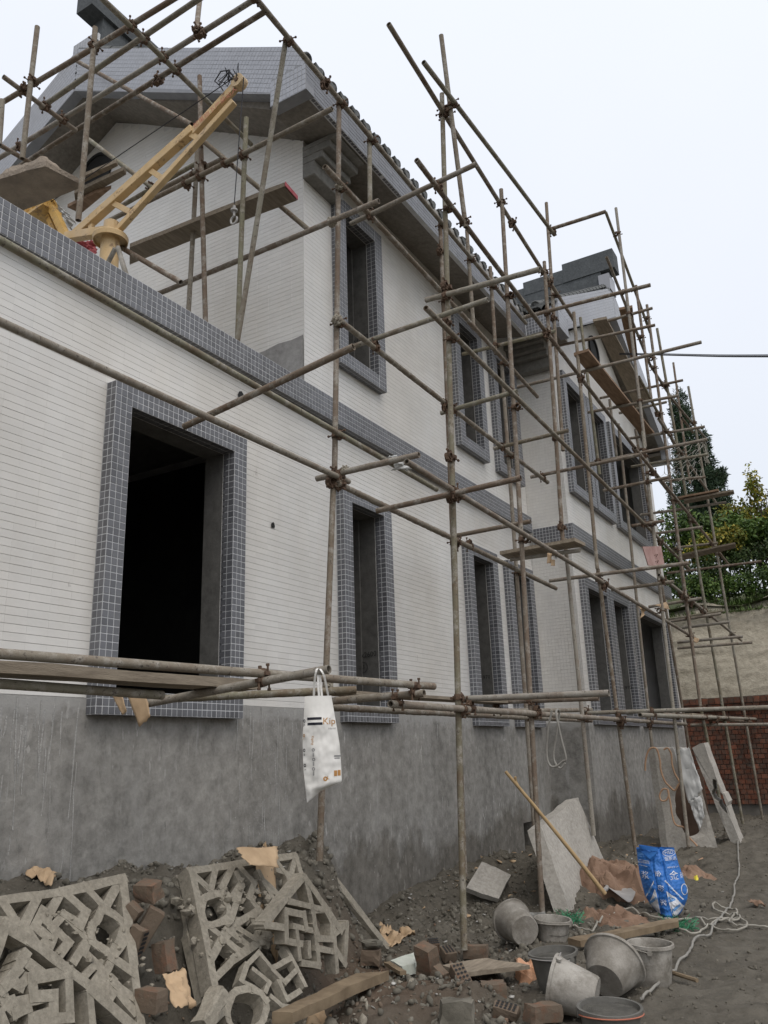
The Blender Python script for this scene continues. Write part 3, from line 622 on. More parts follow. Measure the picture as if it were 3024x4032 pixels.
# ---- wing roof (gable to the street)
b = MB(); XF = -3.25; hw = 3.77
wp = [(RY-hw, 6.08), (RY-hw-.01, 6.40), (RY-hw+.08, 6.60), (RY, 8.66), (RY+hw-.08, 6.60), (RY+hw+.01, 6.40), (RY+hw, 6.08), (RY+hw-.44, 6.08), (RY+hw-.44, 6.24), (RY, 8.02), (RY-hw+.44, 6.24), (RY-hw+.44, 6.08)]
b.prism([(XF-.006, y, z) for y, z in wp], (-.13, 0, 0)); wf = b.build('gable_fascia', GGROUT, house); wf['tkind'] = 'gf'
ra2 = math.atan2(8.66-6.60, hw-.08)
for sgn in (1, -1):
    U = np.array([0, math.cos(ra2)*sgn, math.sin(ra2)]); V = np.array([0, -math.sin(ra2)*sgn, math.cos(ra2)]); oy = RY-sgn*(hw-.08)
    pts = [(-hw, 6.40), (-hw+.09, 6.60), (0, 8.64), (0, 8.04), (-hw+.44, 6.26), (-hw+.44, 6.39)]
    uv = [((RY+sgn*y-oy)*U[1]+(z-6.60)*U[2], (RY+sgn*y-oy)*V[1]+(z-6.60)*V[2]) for y, z in pts]
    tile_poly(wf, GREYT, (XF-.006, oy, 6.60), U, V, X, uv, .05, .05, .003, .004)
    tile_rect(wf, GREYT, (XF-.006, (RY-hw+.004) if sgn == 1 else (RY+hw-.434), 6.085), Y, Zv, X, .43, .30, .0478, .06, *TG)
b = MB(); b.box((-9, RY-hw, 6.09), (XF-.137, RY-hw+.12, 6.41)); b.box((-9, RY+hw-.12, 6.09), (XF-.137, RY+hw, 6.41)); wef = b.build('eave_fascia', DGROUT, house); wef['tkind'] = 'ef'
tile_rect(wef, DARK, (-3.78, RY-hw, 6.09), X, Zv, -Y, .53, .31, .0482, .0517, *TG)
b = MB(); b.box((-9, RY-hw+.12, 6.20), (XF-.137, 11.74, 6.27)); b.box((-9, 18.07, 6.20), (XF-.137, RY+hw-.12, 6.27)); b.build('soffit', SOFF, house)
b = MB(); b.prism([(XF-.137, y, z) for y, z in [(RY-hw+.12, 6.28), (RY-hw+.09, 6.5), (RY, 8.56), (RY+hw-.09, 6.5), (RY+hw-.12, 6.28), (RY, 8.06)]], (-6, 0, 0)); b.build('roof_slab', SOFF, house)
stuff = MB()
for sgn in (1, -1):
    RSw = norm((0, sgn*(hw-.08), 2.06)); RUw = norm((0, -sgn*2.06, hw-.08))
    for i in range(24):
        x = XF-.13-i*.2225; e = np.array([x, RY-sgn*(hw-.02), 6.56])
        if i < 8 and sgn == 1:
            m = MB(); barrel_row(m, e, e+RSw*.3, .072, RUw, .3, 9); m.build('cover_tile', ROOFT, roof); cap_disc(e-RSw*.004, -RSw, RUw, .075, roof)
            m = MB(); xx = x-.111; dr = [(xx-.065, 0), (xx-.055, -.055), (xx-.025, -.075), (xx, -.115), (xx+.025, -.075), (xx+.055, -.055), (xx+.065, 0), (xx, -.02)]
            m.prism([(q, e[1]-.09, 6.53+w_) for q, w_ in dr], (0, .014, 0)); m.build('drip_tile', ROOFT, roof)
            barrel_row(stuff, e+RSw*.3, (x, RY-sgn*.05, 8.7), .07, RUw, .26, 5)
        else: barrel_row(stuff, e, (x, RY-sgn*.05, 8.7), .07, RUw, .26, 5)
    stuff.prism([(XF-.02, RY, 8.66), (-9, RY, 8.66), (-9, RY-sgn*(hw+.02), 6.50), (XF-.02, RY-sgn*(hw+.02), 6.50)], (0, 0, .03))
so_ = stuff.build('cover_tile', ROOFT, roof); so_['kind'] = 'stuff'
b = MB(); b.box((-9, RY-.16, 8.45), (-3.40, RY+.16, 9.0))
b.box((-4.15, RY-.18, 9.0), (-3.12, RY+.18, 9.42)); b.box((-5.0, RY-.17, 9.0), (-4.15, RY+.17, 9.30)); b.box((-9, RY-.16, 9.0), (-5.0, RY+.16, 9.18)); b.build('ridge', RIDGE, house)
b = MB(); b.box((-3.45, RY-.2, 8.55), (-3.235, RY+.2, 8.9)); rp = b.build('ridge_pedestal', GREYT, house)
# ---- stepped brackets under the eaves
b = MB(); zt = 6.30
for x, z in ((-4.15, 5.83), (-4.07, 6.00), (-3.99, 6.09), (-3.92, 6.18)): b.box((WX+.02, 5.892, z), (x, 6.43, zt)); zt = 6.30
b = MB()
for (x, z0, z1) in ((-4.15, 5.80, 5.97), (-4.045, 5.97, 6.055), (-3.95, 6.055, 6.14), (-3.86, 6.14, 6.20)): b.box((WX-.002, 5.892, z0), (x, 6.43, z1))
b.build('stepped_bracket', CONC, house, bevel=.008)
b = MB()
for (y, z0, z1) in ((11.58, 5.80, 5.97), (11.48, 5.97, 6.05), (11.38, 6.05, 6.13), (11.28, 6.13, 6.195)): b.box((WX-.002, y, z0), (GWX+.015, 11.742, z1))
b.build('stepped_bracket', CONC, house, bevel=.008)
b = MB()
for (y, z0, z1) in ((18.22, 5.80, 5.97), (18.3, 5.97, 6.13), (18.35, 6.13, 6.195)): b.box((GWX-.5, 18.062, z0), (GWX+.015, y, z1))
b.build('stepped_bracket', CONC, house, bevel=.008)
b = MB(); b.box((-10, 17.77, PL), (GWX-.002, 18.06, 6.3)); ew = b.build('side_wall', WGROUT, house)
# writing on the reveals
def text_mesh(body, size, align='CENTER'):
    c = bpy.data.curves.new('lettering', 'FONT'); c.body = body; c.size = size; c.align_x = align; c.align_y = 'CENTER'; c.resolution_u = 2; c.fill_mode = 'FRONT'
    o = bpy.data.objects.new('tmp', c); COL.objects.link(o); bpy.context.view_layer.update()
    me = bpy.data.meshes.new_from_object(o.evaluated_get(bpy.context.evaluated_depsgraph_get()))
    V = np.array([v.co[:] for v in me.vertices]).reshape(-1, 3); F = [tuple(p.vertices) for p in me.polygons]
    bpy.data.objects.remove(o); bpy.data.curves.remove(c); bpy.data.meshes.remove(me); return V, F
def lettering(body, size, fn, mat, parent, name='lettering'):
    V, F = text_mesh(body, size)
    if not len(V): return None
    W_ = np.array([fn(v[0], v[1]) for v in V]); m = MB(); m.add(W_, F); return m.build(name, mat, parent)
def on_jamb(y1, z, x): return lambda u, v: (x+u, y1-.155-.003+.0, z+v+u*.04)
lettering('580x2600', .075, on_jamb(7.33, .98, -4.50), PENCIL, FR[1]); lettering('23', .055, on_jamb(7.33, .86, -4.52), PENCIL, FR[1])
m = MB(); m.tube([(-4.52+.06*math.cos(t), 7.33-.158, .86+.055*math.sin(t)) for t in np.linspace(0, 2*math.pi, 18)[:-1]], .003, 5, closed=True); m.build('circle_mark', PENCIL, FR[1])
lettering('570x1770', .085, on_jamb(7.33, 4.55, -4.50), PENCIL, FR[4]); lettering('570x1970', .07, on_jamb(10.17, .92, -4.50), PENCIL, FR[2]); lettering('570x1770', .07, on_jamb(10.17, 4.45, -4.50), PENCIL, FR[5])
lettering('1000x1970', .08, on_jamb(14.50, .95, -3.85), PENCIL, FW[1])
flush_tiles()
# ================================================================== scaffold
POLES = [('O1', (-2.85, 6.327, 6.485), (-2.85, 5.766, -1.33)), ('O1b', (-2.75, 6.181, 7.056), (-2.75, 6.467, 4.939)),
 ('O2', (-2.85, 7.827, 6.303), (-2.85, 7.308, -1.332)), ('O3u', (-2.9, 9.368, 6.194), (-2.9, 9.006, 2.308)),
 ('O3l', (-2.9, 9.089, 2.349), (-2.9, 9.081, -0.886)), ('Pb', (-3.0, 10.071, 7.595), (-3.0, 9.681, 3.642)),
 ('I1u', (-3.6, 5.544, 6.194), (-3.6, 5.355, 2.262)), ('I1l', (-3.6, 5.346, 2.264), (-3.6, 5.084, -0.696)),
 ('I2', (-3.6, 7.701, 6.08), (-3.6, 7.377, -1.089)), ('H3', (-3.6, 8.493, 6.443), (-3.6, 8.487, 5.021)),
 ('H4', (-3.6, 9.204, 6.282), (-3.6, 9.157, 4.955)), ('H1', (-3.6, 6.111, 6.213), (-3.6, 6.07, 5.254)),
 ('I3', (-3.6, 9.344, 4.927), (-3.6, 9.182, -1.08)), ('O4u', (-2.85, 10.334, 5.889), (-2.85, 10.122, 2.158)),
 ('O4l', (-2.85, 10.145, 2.162), (-2.85, 10.451, -1.269)),
 ('W0', (-3.15, 11.771, 6.585), (-3.15, 11.863, 3.964)),
 ('W1a', (-3.15, 13.024, 5.626), (-3.15, 13.028, 4.61)), ('W1', (-3.15, 13.44, 5.324), (-3.15, 12.99, -1.4)),
 ('O5u', (-2.5, 12.345, 8.719), (-2.5, 12.196, 4.361)), ('O5l', (-2.5, 12.141, 4.596), (-2.5, 11.645, -1.4)),
 ('b', (-2.5, 13.156, 7.653), (-2.5, 13.151, 5.527)), ('c', (-2.45, 13.632, 7.493), (-2.45, 13.462, 0.527)),
 ('c2', (-2.45, 13.462, 0.527), (-2.45, 14.172, -1.4)),
 ('d', (-2.45, 14.298, 7.332), (-2.45, 15.763, -1.307)), ('e', (-2.9, 18.377, 8.461), (-2.9, 18.259, 5.482)),
 ('f', (-2.45, 16.964, 7.199), (-2.45, 18.137, -1.473)), ('W2', (-3.1, 14.475, 5.558), (-3.1, 15.727, -1.4)),
 ('W3', (-2.6, 14.25, 2.894), (-2.6, 14.287, 0.908)), ('R1', (-3.55, 2.955, 6.214), (-3.55, 10.303, 5.921)),
 ('R2', (-3.54, 5.187, 5.127), (-3.54, 10.477, 4.83)), ('R3', (-3.54, 5.336, 3.66), (-3.54, 10.57, 3.567)),
 ('R4', (-3.54, 5.309, 2.132), (-3.54, 10.505, 2.055)), ('R5', (-2.79, 5.55, 5.111), (-2.6, 12.231, 4.274)),
 ('R6', (-2.79, 5.576, 3.629), (-2.55, 14.689, 2.906)), ('R7', (-2.79, 5.117, 2.107), (-2.6, 14.514, 1.711)),
 ('L1', (-3.55, 0.613, 2.654), (-3.55, 7.123, 2.559)), ('L2', (-3.55, 0.692, 2.178), (-3.55, 5.489, 2.2)),
 ('Q1', (-2.7, 5.626, 6.217), (-2.7, 9.278, 6.477)), ('Q2', (-2.79, 5.137, 6.278), (-2.95, 10.687, 5.95)),
 ('Q3', (-2.6, 12.001, 8.468), (-2.5, 13.856, 7.058)), ('Q4', (-2.6, 11.65, 7.422), (-2.55, 13.721, 6.384)),
 ('Q5', (-2.5, 12.39, 5.613), (-2.5, 14.656, 5.191)), ('RA', (-2.4, 12.998, 5.081), (-2.4, 18.015, 4.897)),
 ('RB', (-2.4, 11.022, 3.958), (-2.4, 18.483, 3.635)), ('RC', (-2.7, 13.144, 4.418), (-2.7, 15.266, 4.274)),
 ('RE', (-2.4, 11.496, 2.246), (-2.4, 18.621, 2.04)), ('RF', (-2.5, 15.038, 6.227), (-2.5, 18.556, 6.585)),
 ('RG', (-2.6, 16.491, 6.365), (-2.6, 17.709, 6.439)), ('Rb', (-2.5, 13.452, 6.259), (-2.5, 14.988, 6.249)),
 ('B1', (-3.649, 0.754, 0.505), (-2.62, 5.059, 0.434)), ('B3', (-3.653, 0.87, 0.404), (-3.4, 3.335, 0.353)),
 ('B7', (-3.6, 5.235, 0.356), (-3.6, 11.663, 0.362)), ('B8', (-2.8, 4.773, 0.319), (-2.8, 13.961, 0.307)),
 ('B11', (-3.2, 7.256, 0.359), (-3.2, 10.413, 0.455)), ('B13', (-2.4, 9.589, 0.334), (-2.4, 19.829, 0.469)),
 ('B14', (-2.5, 11.104, 0.382), (-2.5, 19.743, 0.404)), ('T1', (-6.105, 4.95, 5.445), (-3.288, 4.95, 5.459)),
 ('T1b', (-5.606, 5.05, 5.626), (-4.628, 5.05, 5.618)), ('T2', (-5.727, 5.3, 4.619), (-3.053, 5.3, 4.629)),
 ('T3', (-3.761, 5.955, 5.072), (-2.386, 5.955, 5.163)),
 ('T4', (-3.048, 6.101, 4.05), (-1.935, 6.101, 3.978)),
 ('T5', (-3.805, 5.989, 3.742), (-2.385, 5.989, 3.779)),
 ('T6', (-4.076, 4.099, 2.355), (-2.591, 4.099, 2.559)),
 ('T7', (-3.782, 5.356, 2.237), (-2.805, 5.356, 2.238)),
 ('T8', (-3.516, 5.876, 2.031), (-2.182, 5.876, 2.062)),
 ('T9', (-3.701, 7.634, 3.614), (-2.795, 7.634, 3.64)),
 ('T10', (-4.089, 9.197, 5.116), (-2.797, 9.197, 5.059)),
 ('T11', (-3.204, 9.232, 5.401), (-1.587, 9.232, 5.319)),
 ('T12', (-3.927, 10.75, 5.185), (-1.306, 10.75, 5.14)),
 ('T13', (-3.659, 8.989, 3.603), (-2.697, 8.989, 3.619)),
 ('T14', (-3.606, 12.0, 6.328), (-2.079, 12.0, 6.217)),
 ('T15', (-2.853, 12.336, 6.692), (-2.139, 12.336, 6.695)),
 ('T16', (-2.703, 9.216, 6.538), (-1.996, 9.216, 6.51)),
 ('T17', (-3.345, 12.315, 5.188), (-1.936, 12.315, 5.112)),
 ('T18', (-3.648, 14.36, 6.274), (-2.147, 14.36, 6.233)),
 ('T19', (-3.301, 14.223, 5.836), (-2.45, 14.223, 5.838)),
 ('T20', (-3.114, 13.8, 5.155), (-1.831, 13.8, 5.077)),
 ('T21', (-3.315, 11.955, 4.198), (-1.578, 11.955, 4.2)),
 ('T22', (-3.22, 14.295, 4.802), (-1.916, 14.295, 4.753)),
 ('T23', (-2.797, 14.526, 4.507), (-2.039, 14.526, 4.433)),
 ('T24', (-3.711, 10.387, 3.626), (-2.208, 10.387, 3.63)),
 ('T25', (-3.172, 12.044, 3.757), (-2.187, 12.044, 3.773)),
 ('T27', (-3.238, 14.616, 3.98), (-1.786, 14.616, 3.948)),
 ('T28', (-2.784, 11.937, 3.108), (-2.323, 11.937, 3.105)),
 ('T28b', (-2.959, 14.321, 3.526), (-2.177, 14.321, 3.512)),
 ('T29', (-3.067, 16.54, 3.725), (-2.282, 16.54, 3.698)),
 ('T31', (-3.299, 16.589, 3.254), (-1.579, 16.589, 3.242)),
 ('T32', (-3.469, 10.063, 2.078), (-1.738, 10.063, 2.06)),
 ('T33', (-3.136, 11.75, 2.17), (-2.264, 11.75, 2.176)),
 ('T34', (-2.979, 13.228, 2.1), (-2.173, 13.228, 2.138)),
 ('T35', (-3.008, 14.74, 2.086), (-2.116, 14.74, 2.129)),
 ('T36', (-2.915, 14.405, 2.001), (-2.097, 14.405, 2.042)),
 ('T37', (-2.823, 14.837, 1.932), (-2.053, 14.837, 1.95)),
 ('T38', (-2.943, 14.879, 1.698), (-1.885, 14.879, 1.694)),
 ('T39', (-2.94, 14.798, 1.591), (-1.746, 14.798, 1.576)),
 ('T40', (-3.692, 7.82, 2.246), (-2.836, 7.82, 2.258)),
 ('T41', (-3.514, 8.892, 2.149), (-2.673, 8.892, 2.133)),
 ('B4', (-3.841, 3.646, 0.345), (-2.508, 3.646, 0.445)), ('B5', (-3.95, 3.876, 0.388), (-2.95, 4.598, 0.412)),
 ('B6', (-3.317, 4.862, 0.372), (-2.593, 4.862, 0.378)),
 ('B9', (-2.876, 6.002, 0.402), (-1.703, 6.002, 0.372)),
 ('B10', (-3.26, 7.443, 0.45), (-2.208, 7.443, 0.423)),
 ('B12', (-3.254, 10.183, 0.413), (-0.003, 10.183, 0.339)),
 ('B15', (-2.814, 14.416, 0.301), (-0.462, 14.416, 0.214)),
 ('U1', (-6.291, 3.777, 6.14), (-3.127, 3.853, 6.14)), ('U2', (-6.067, 4.018, 6.14), (-2.931, 3.924, 6.14)),
 ('U3', (-7.878, 4.237, 6.14), (-2.556, 4.185, 6.14)), ('U4', (-8.197, 4.472, 6.14), (-3.553, 4.343, 6.14)),
 ('U5', (-5.979, 3.557, 6.09), (-5.98, 4.371, 6.09)), ('U6', (-4.556, 2.469, 6.09), (-4.647, 5.477, 6.09)),
 ('U10', (-6.684, 3.999, 6.0), (-6.649, 4.399, 6.0)), ('U7', (-4.85, 4.881, 5.878), (-3.9, 5.433, 4.75)),
 ('U8', (-7.104, 5.1, 8.197), (-5.127, 5.1, 6.296)), ('U9', (-6.4, 4.845, 6.524), (-5.6, 5.05, 5.694)),
 ('U11', (-5.4, 4.538, 4.617), (-4.6, 4.522, 3.96)), ('G1', (-5.844, 3.75, 6.764), (-5.854, 3.75, 5.267)),
 ('G2', (-5.059, 3.8, 6.346), (-5.07, 3.8, 4.334)), ('G3', (-4.943, 5.0, 6.732), (-4.748, 5.0, 3.766)),
 ('G3b', (-5.034, 5.1, 6.001), (-5.074, 5.1, 4.021)), ('G4', (-4.311, 5.0, 5.899), (-4.367, 5.0, 3.522)),
 ('G5', (-3.6, 4.7, 6.223), (-4.332, 4.95, 3.465)), ('G6', (-4.424, 4.44, 6.9), (-4.173, 4.161, 6.1)),
 ('G7', (-5.692, 3.4, 5.556), (-5.658, 3.4, 5.077)), ('U12', (-6.105, 5.1, 5.719), (-5.053, 5.1, 5.779))]
CRUSTY = {'R2': .5, 'R3': .55, 'R4': .6, 'B7': .6, 'B8': .35, 'R1': .2, 'R5': .2, 'T7': .35, 'T4': .25, 'B6': .3, 'B13': .4, 'T2': .3, 'B14': .3, 'T9': .4, 'T3': .15, 'B5': .3}
scaf = E('scaffold', 'rusty steel tube scaffold clamped together along the street front of the white house', 'scaffold', (-3.2, 9, -1.35))
def coupler_mesh():
    b = MB()
    for ax, off in (((0, 0, 1), -.027), ((1, 0, 0), .027)):
        M = Vector(ax).to_track_quat('Z', 'Y').to_matrix().to_4x4(); M.translation = Vector((0, off, 0))
        b.lathe([(.0255, -.026), (.033, -.026), (.034, -.01), (.034, .01), (.033, .026), (.0255, .026)], M, 12)
    for sx in (-1, 1):
        b.tube([(sx*.040, -.075, .012), (sx*.040, .012, .012)], .0065, 6); b.lathe([(.0001, .014), (.012, .014), (.012, 0), (.0001, 0)], Matrix.Translation((sx*.040, -.068, .012)) @ Matrix.Rotation(rad(90), 4, 'X'), 6)
        b.tube([(.012, .075, sx*.040), (.012, -.012, sx*.040)], .0065, 6); b.lathe([(.0001, .014), (.012, .014), (.012, 0), (.0001, 0)], Matrix.Translation((.012, .082, sx*.040)) @ Matrix.Rotation(rad(90), 4, 'X'), 6)
    b.box((-.05, -.032, -.014), (-.028, -.008, .024)); b.box((.028, -.032, -.014), (.05, -.008, .024)); b.box((-.014, .008, -.05), (.024, .032, -.028)); b.box((-.014, .008, .028), (.024, .032, .05))
    return mk('coupler', np.vstack(b.v), b.f, RUST)
CPM = coupler_mesh(); PO = {}
sc0 = np.array(scaf['_w'])
for k, (nm, a, c) in enumerate(POLES):
    a = np.array(a, float); c = np.array(c, float); L = np.linalg.norm(c-a); T = (c-a)/L
    m = max(3, int(L/.35)) if nm not in CRUSTY else max(4, int(L/.035)); t = np.linspace(0, 1, m)
    S = norm(np.cross(T, (.3, .2, 1) if abs(T[2]) < .9 else (1, .1, 0))); amp = .006*min(L, 6)/3*(1 if k % 2 else -1)
    path = a+np.outer(t, c-a)+np.outer(np.sin(t*math.pi)*amp, S)
    b = MB(); r_ = .0242
    if nm in CRUSTY:
        cr = CRUSTY[nm]; rr = r_*(1+cr*.30*np.clip(np.array([mnoise.noise(Vector((q*L*2.6+k*7, k, 0)))+.35 for q in t]), 0, 1))
        b.tube(path, rr, 12, caps=False, rn=cr*.22, seed=k)
    else: b.tube(path, r_, 12, caps=False)
    # open ends: wall thickness ring and the dark inside
    for e, s_ in ((path[0], -1), (path[-1], 1)):
        q = Vector(T*s_).to_track_quat('Z', 'Y').to_matrix().to_4x4(); q.translation = Vector(e)
        b.lathe([(.0242, -.004), (.0242, 0), (.0195, 0), (.0195, -.09), (.0001, -.09)], q, 12)
    o = b.build('pole', POLE, scaf, smooth=False); PO[nm] = (o, a, c)
    me = o.data; me.polygons.foreach_set('use_smooth', [True]*len(me.polygons)); me.set_sharp_from_angle(angle=rad(50))
# couplers where tubes cross
names = list(PO); cnt = 0
for i in range(len(names)):
    for j in range(i+1, len(names)):
        o1, a, c = PO[names[i]]; o2, e, g_ = PO[names[j]]; u = c-a; v = g_-e; w0 = a-e
        A_, B_, C_, D_, E_ = u@u, u@v, v@v, u@w0, v@w0; den = A_*C_-B_*B_
        if den < .06*A_*C_: continue
        s_ = (B_*E_-C_*D_)/den; t_ = (A_*E_-B_*D_)/den
        if not (0 <= s_ <= 1 and 0 <= t_ <= 1): continue
        p, q = a+u*s_, e+v*t_; d = np.linalg.norm(p-q)
        if d > .16: continue
        cnt += 1; z = norm(u); x = norm(v); yv = (q-p)/d if d > .03 else norm(np.cross(z, x)); yv = norm(yv-z*(yv@z)); x = norm(np.cross(yv, z)); mid = (p+q)/2 if d < .08 else p+yv*.027
        o = bpy.data.objects.new('coupler', CPM); COL.objects.link(o); o.parent = o1
        Mx = Matrix((tuple(x), tuple(yv), tuple(z))).transposed().to_4x4(); Mx = Mx @ Matrix.Scale(.88, 4); Mx.translation = Vector(mid-np.array(o1['_w'])); o.matrix_local = Mx
for nm, fr_ in (('O1', .52), ('O3u', .96), ('O4l', .04), ('I1l', .04), ('O1', .30), ('R1', .31), ('R5', .45), ('R5', .62), ('R3', .40), ('R4', .42), ('R7', .5), ('I2', .06), ('Pb', .5), ('RE', .2), ('RE', .3), ('Q2', .55), ('Q2', .8), ('Q5', .5), ('R6', .8), ('B8', .6), ('B8', .75), ('U3', .7), ('U4', .72)):
    o1, a, c = PO[nm]; p = a+(c-a)*fr_; z = norm(c-a); x = norm(np.cross(z, (0.2, .3, 1) if abs(z[2]) < .8 else (0, 1, .1))); yv = norm(np.cross(z, x))
    o = bpy.data.objects.new('coupler', CPM); COL.objects.link(o); o.parent = o1
    Mx = Matrix((tuple(x), tuple(yv), tuple(z))).transposed().to_4x4(); Mx.translation = Vector(p+yv*.025-np.array(o1['_w'])); o.matrix_local = Mx

# joints buried in splashed mortar
for k, (nm, p, r_) in enumerate((('T2', (-3.57, 5.33, 4.64), .065), ('R3', (-3.56, 5.37, 3.66), .06), ('R4', (-3.56, 5.36, 2.15), .06), ('L2', (-3.56, 5.38, 2.22), .05), ('R2', (-3.56, 5.45, 5.10), .05), ('T7', (-3.5, 5.36, 2.26), .045), ('B5', (-3.1, 4.5, .45), .04))):
    o1 = PO[nm][0]; m = MB(); V = []; n_ = 10
    for i in range(n_+1):
        for j in range(2*n_):
            t, f_ = math.pi*i/n_, math.pi*j/n_; d = Vector((math.sin(t)*math.cos(f_), math.sin(t)*math.sin(f_), math.cos(t))); V.append(np.array(p)+np.array(d)*r_*(.62+.55*abs(mnoise.noise(d*2.6+Vector((k*5, 0, 0))))+.22*mnoise.noise(d*8)))
    m.add(V, [(i*2*n_+j, (i+1)*2*n_+j, (i+1)*2*n_+(j+1) % (2*n_), i*2*n_+(j+1) % (2*n_)) for i in range(n_) for j in range(2*n_)]); m.build('mortar_crust', LATT, o1)

# ================================================================== boards lying on the scaffold
def board(name, label, cat, quad, th, mat, group=None, n=10, rough=.003, up=(0, 0, 1), smooth=False):
    """plank from four corners (a,b,c,d), thickened upwards, slightly warped"""
    a, b_, c, d = [np.array(q, float) for q in quad]; V = []; m = 5; upv = np.array(up, float)
    for s_ in (0, 1):
        for i in range(n+1):
            for j in range(m):
                u, v = i/n, j/(m-1); p = (a*(1-u)+b_*u)*(1-v)+(d*(1-u)+c*u)*v
                V.append(p+upv*(th*s_+rough*mnoise.noise(Vector(p*4))*2+ (rough*mnoise.noise(Vector(p*13))*2 if s_ else 0)))
    K = (n+1)*m; I_ = lambda s_, i, j: s_*K+i*m+j; F = []
    for i in range(n):
        for j in range(m-1): F += [(I_(0,i,j), I_(0,i,j+1), I_(0,i+1,j+1), I_(0,i+1,j)), (I_(1,i,j), I_(1,i+1,j), I_(1,i+1,j+1), I_(1,i,j+1))]
        F += [(I_(0,i,0), I_(0,i+1,0), I_(1,i+1,0), I_(1,i,0)), (I_(0,i+1,m-1), I_(0,i,m-1), I_(1,i,m-1), I_(1,i+1,m-1))]
    for j in range(m-1): F += [(I_(0,0,j+1), I_(0,0,j), I_(1,0,j), I_(1,0,j+1)), (I_(0,n,j), I_(0,n,j+1), I_(1,n,j+1), I_(1,n,j))]
    mb = MB(); mb.add(V, F); o = mb.build(name, mat, smooth=smooth); return tag(o, label, cat, group)
QD = {'b30': [(-2.911, 15.841, 3.3), (-2.776, 15.344, 3.3), (-1.792, 15.02, 3.3), (-1.831, 15.371, 3.3)],
 'b43': [(-2.559, 14.533, 4.1), (-2.513, 14.383, 4.1), (-1.843, 14.353, 4.1), (-1.849, 14.465, 4.1)],
 'b43b': [(-2.475, 14.645, 4.05), (-2.43, 14.429, 4.05), (-1.61, 14.358, 4.05), (-1.627, 14.554, 4.05)],
 'crust': [(-5.746, 3.412, 4.75), (-5.196, 3.538, 4.75), (-5.135, 3.879, 4.75), (-6.257, 3.763, 4.75)],
 'gable': [(-5.755, 4.939, 4.98), (-3.891, 5.049, 4.98), (-3.916, 5.273, 4.98), (-5.98, 5.145, 4.98)],
 'low': [(-3.032, 2.038, 0.4), (-2.778, 3.346, 0.4), (-3.064, 3.692, 0.4), (-3.734, 2.52, 0.4)],
 'mid': [(-3.613, 9.072, 2.2), (-3.591, 8.765, 2.2), (-2.666, 8.701, 2.2), (-2.642, 9.006, 2.2)],
 'pink': [(-2.55, 11.161, 2.492), (-2.55, 12.793, 2.867), (-2.55, 12.986, 2.649), (-2.55, 11.3, 2.313)],
 'pinkT': (-2.55, 12.116, 2.597),
 'sm1': [(-6.18, 4.668, 5.85), (-5.768, 4.711, 5.85), (-5.792, 4.755, 5.85), (-6.263, 4.738, 5.85)],
 'sm2': [(-6.399, 4.719, 5.75), (-5.688, 4.745, 5.75), (-5.719, 4.806, 5.75), (-6.529, 4.847, 5.75)],
 'sm3': [(-6.58, 4.784, 5.7), (-6.171, 4.791, 5.7), (-5.965, 4.832, 5.7), (-6.554, 4.937, 5.7)],
 'wing1': [(-2.896, 10.274, 5.2), (-2.681, 10.245, 5.2), (-2.679, 13.967, 5.2), (-2.89, 13.925, 5.2)],
 'wing2': [(-3.083, 12.268, 6.72), (-2.868, 12.302, 6.72), (-3.098, 16.159, 6.72), (-3.423, 16.292, 6.72)],
 'wing3': [(-2.762, 12.821, 7.1), (-2.547, 12.868, 7.1), (-2.945, 14.745, 7.1), (-3.09, 14.813, 7.1)]}
GB = 'boards laid on the scaffold'
gp = board('scaffold_board', 'long pale board with a red painted end across the upper gable scaffold', 'board', QD['gable'], .045, WOOD, GB)
e1, e2 = np.array(QD['gable'][1]), np.array(QD['gable'][2]); ux = norm(e1-np.array(QD['gable'][0]))
m = MB(); m.prism([e1+ux*.012+Zv*.0, e2+ux*.012+Zv*.0, e2+ux*.012+Zv*.046, e1+ux*.012+Zv*.046], -ux*.006); m.build('red_painted_end', REDW, gp)
def lumps(q, n, h, mat, parent, seed=1):
    rs = random.Random(seed); a, b_, c, d = [np.array(t, float) for t in q]; V = []; N_ = 26; Mn = 16
    mb = MB()
    for s_ in (1,):
        for i in range(N_+1):
            for j in range(Mn+1):
                u, v = i/N_, j/Mn; p = (a*(1-u)+b_*u)*(1-v)+(d*(1-u)+c*u)*v; ed = min(u, 1-u, v, 1-v)*8
                V.append(p+Zv*(.04+h*max(0, (mnoise.fractal(Vector(p*5+np.array([seed, 0, 0])), 1, 2, 4)+.55))*min(1, ed+.35)*(ed > 0)))
    F = [(i*(Mn+1)+j, (i+1)*(Mn+1)+j, (i+1)*(Mn+1)+j+1, i*(Mn+1)+j+1) for i in range(N_) for j in range(Mn)]
    mb.add(V, F); return mb.build('caked_mortar', mat, parent)
cq = [np.array(t) for t in QD['crust']]
cb = board('scaffold_board', 'wide board caked with dried mortar jutting out over the terrace parapet', 'board', cq, .05, CRUST, GB, 24, .006)
lumps(cq, 30, .10, CRUST, cb, 3)
board('scaffold_board', 'upper short board in front of the round gable opening', 'board', QD['sm1'], .04, WOOD, GB)
board('scaffold_board', 'lower short board below the round gable opening, cut end to the right', 'board', QD['sm2'], .045, WOOD, GB)
board('scaffold_board', 'broad dark board behind the caked mortar board', 'board', QD['sm3'], .04, WOODB, GB)
board('scaffold_board', 'brown walkway board running along the far wing, lowest and longest', 'board', QD['wing1'], .04, WOODB, GB, 16)
board('scaffold_board', 'grey walkway board high under the far gable, the wider one', 'board', QD['wing2'], .045, WOOD, GB, 16)
board('scaffold_board', 'short dark walkway board topmost beside the far gable trim', 'board', QD['wing3'], .045, WOODB, GB)
board('scaffold_board', 'board laid across two tubes in front of the inner corner above the lower windows', 'board', QD['mid'], .04, WOOD, GB)
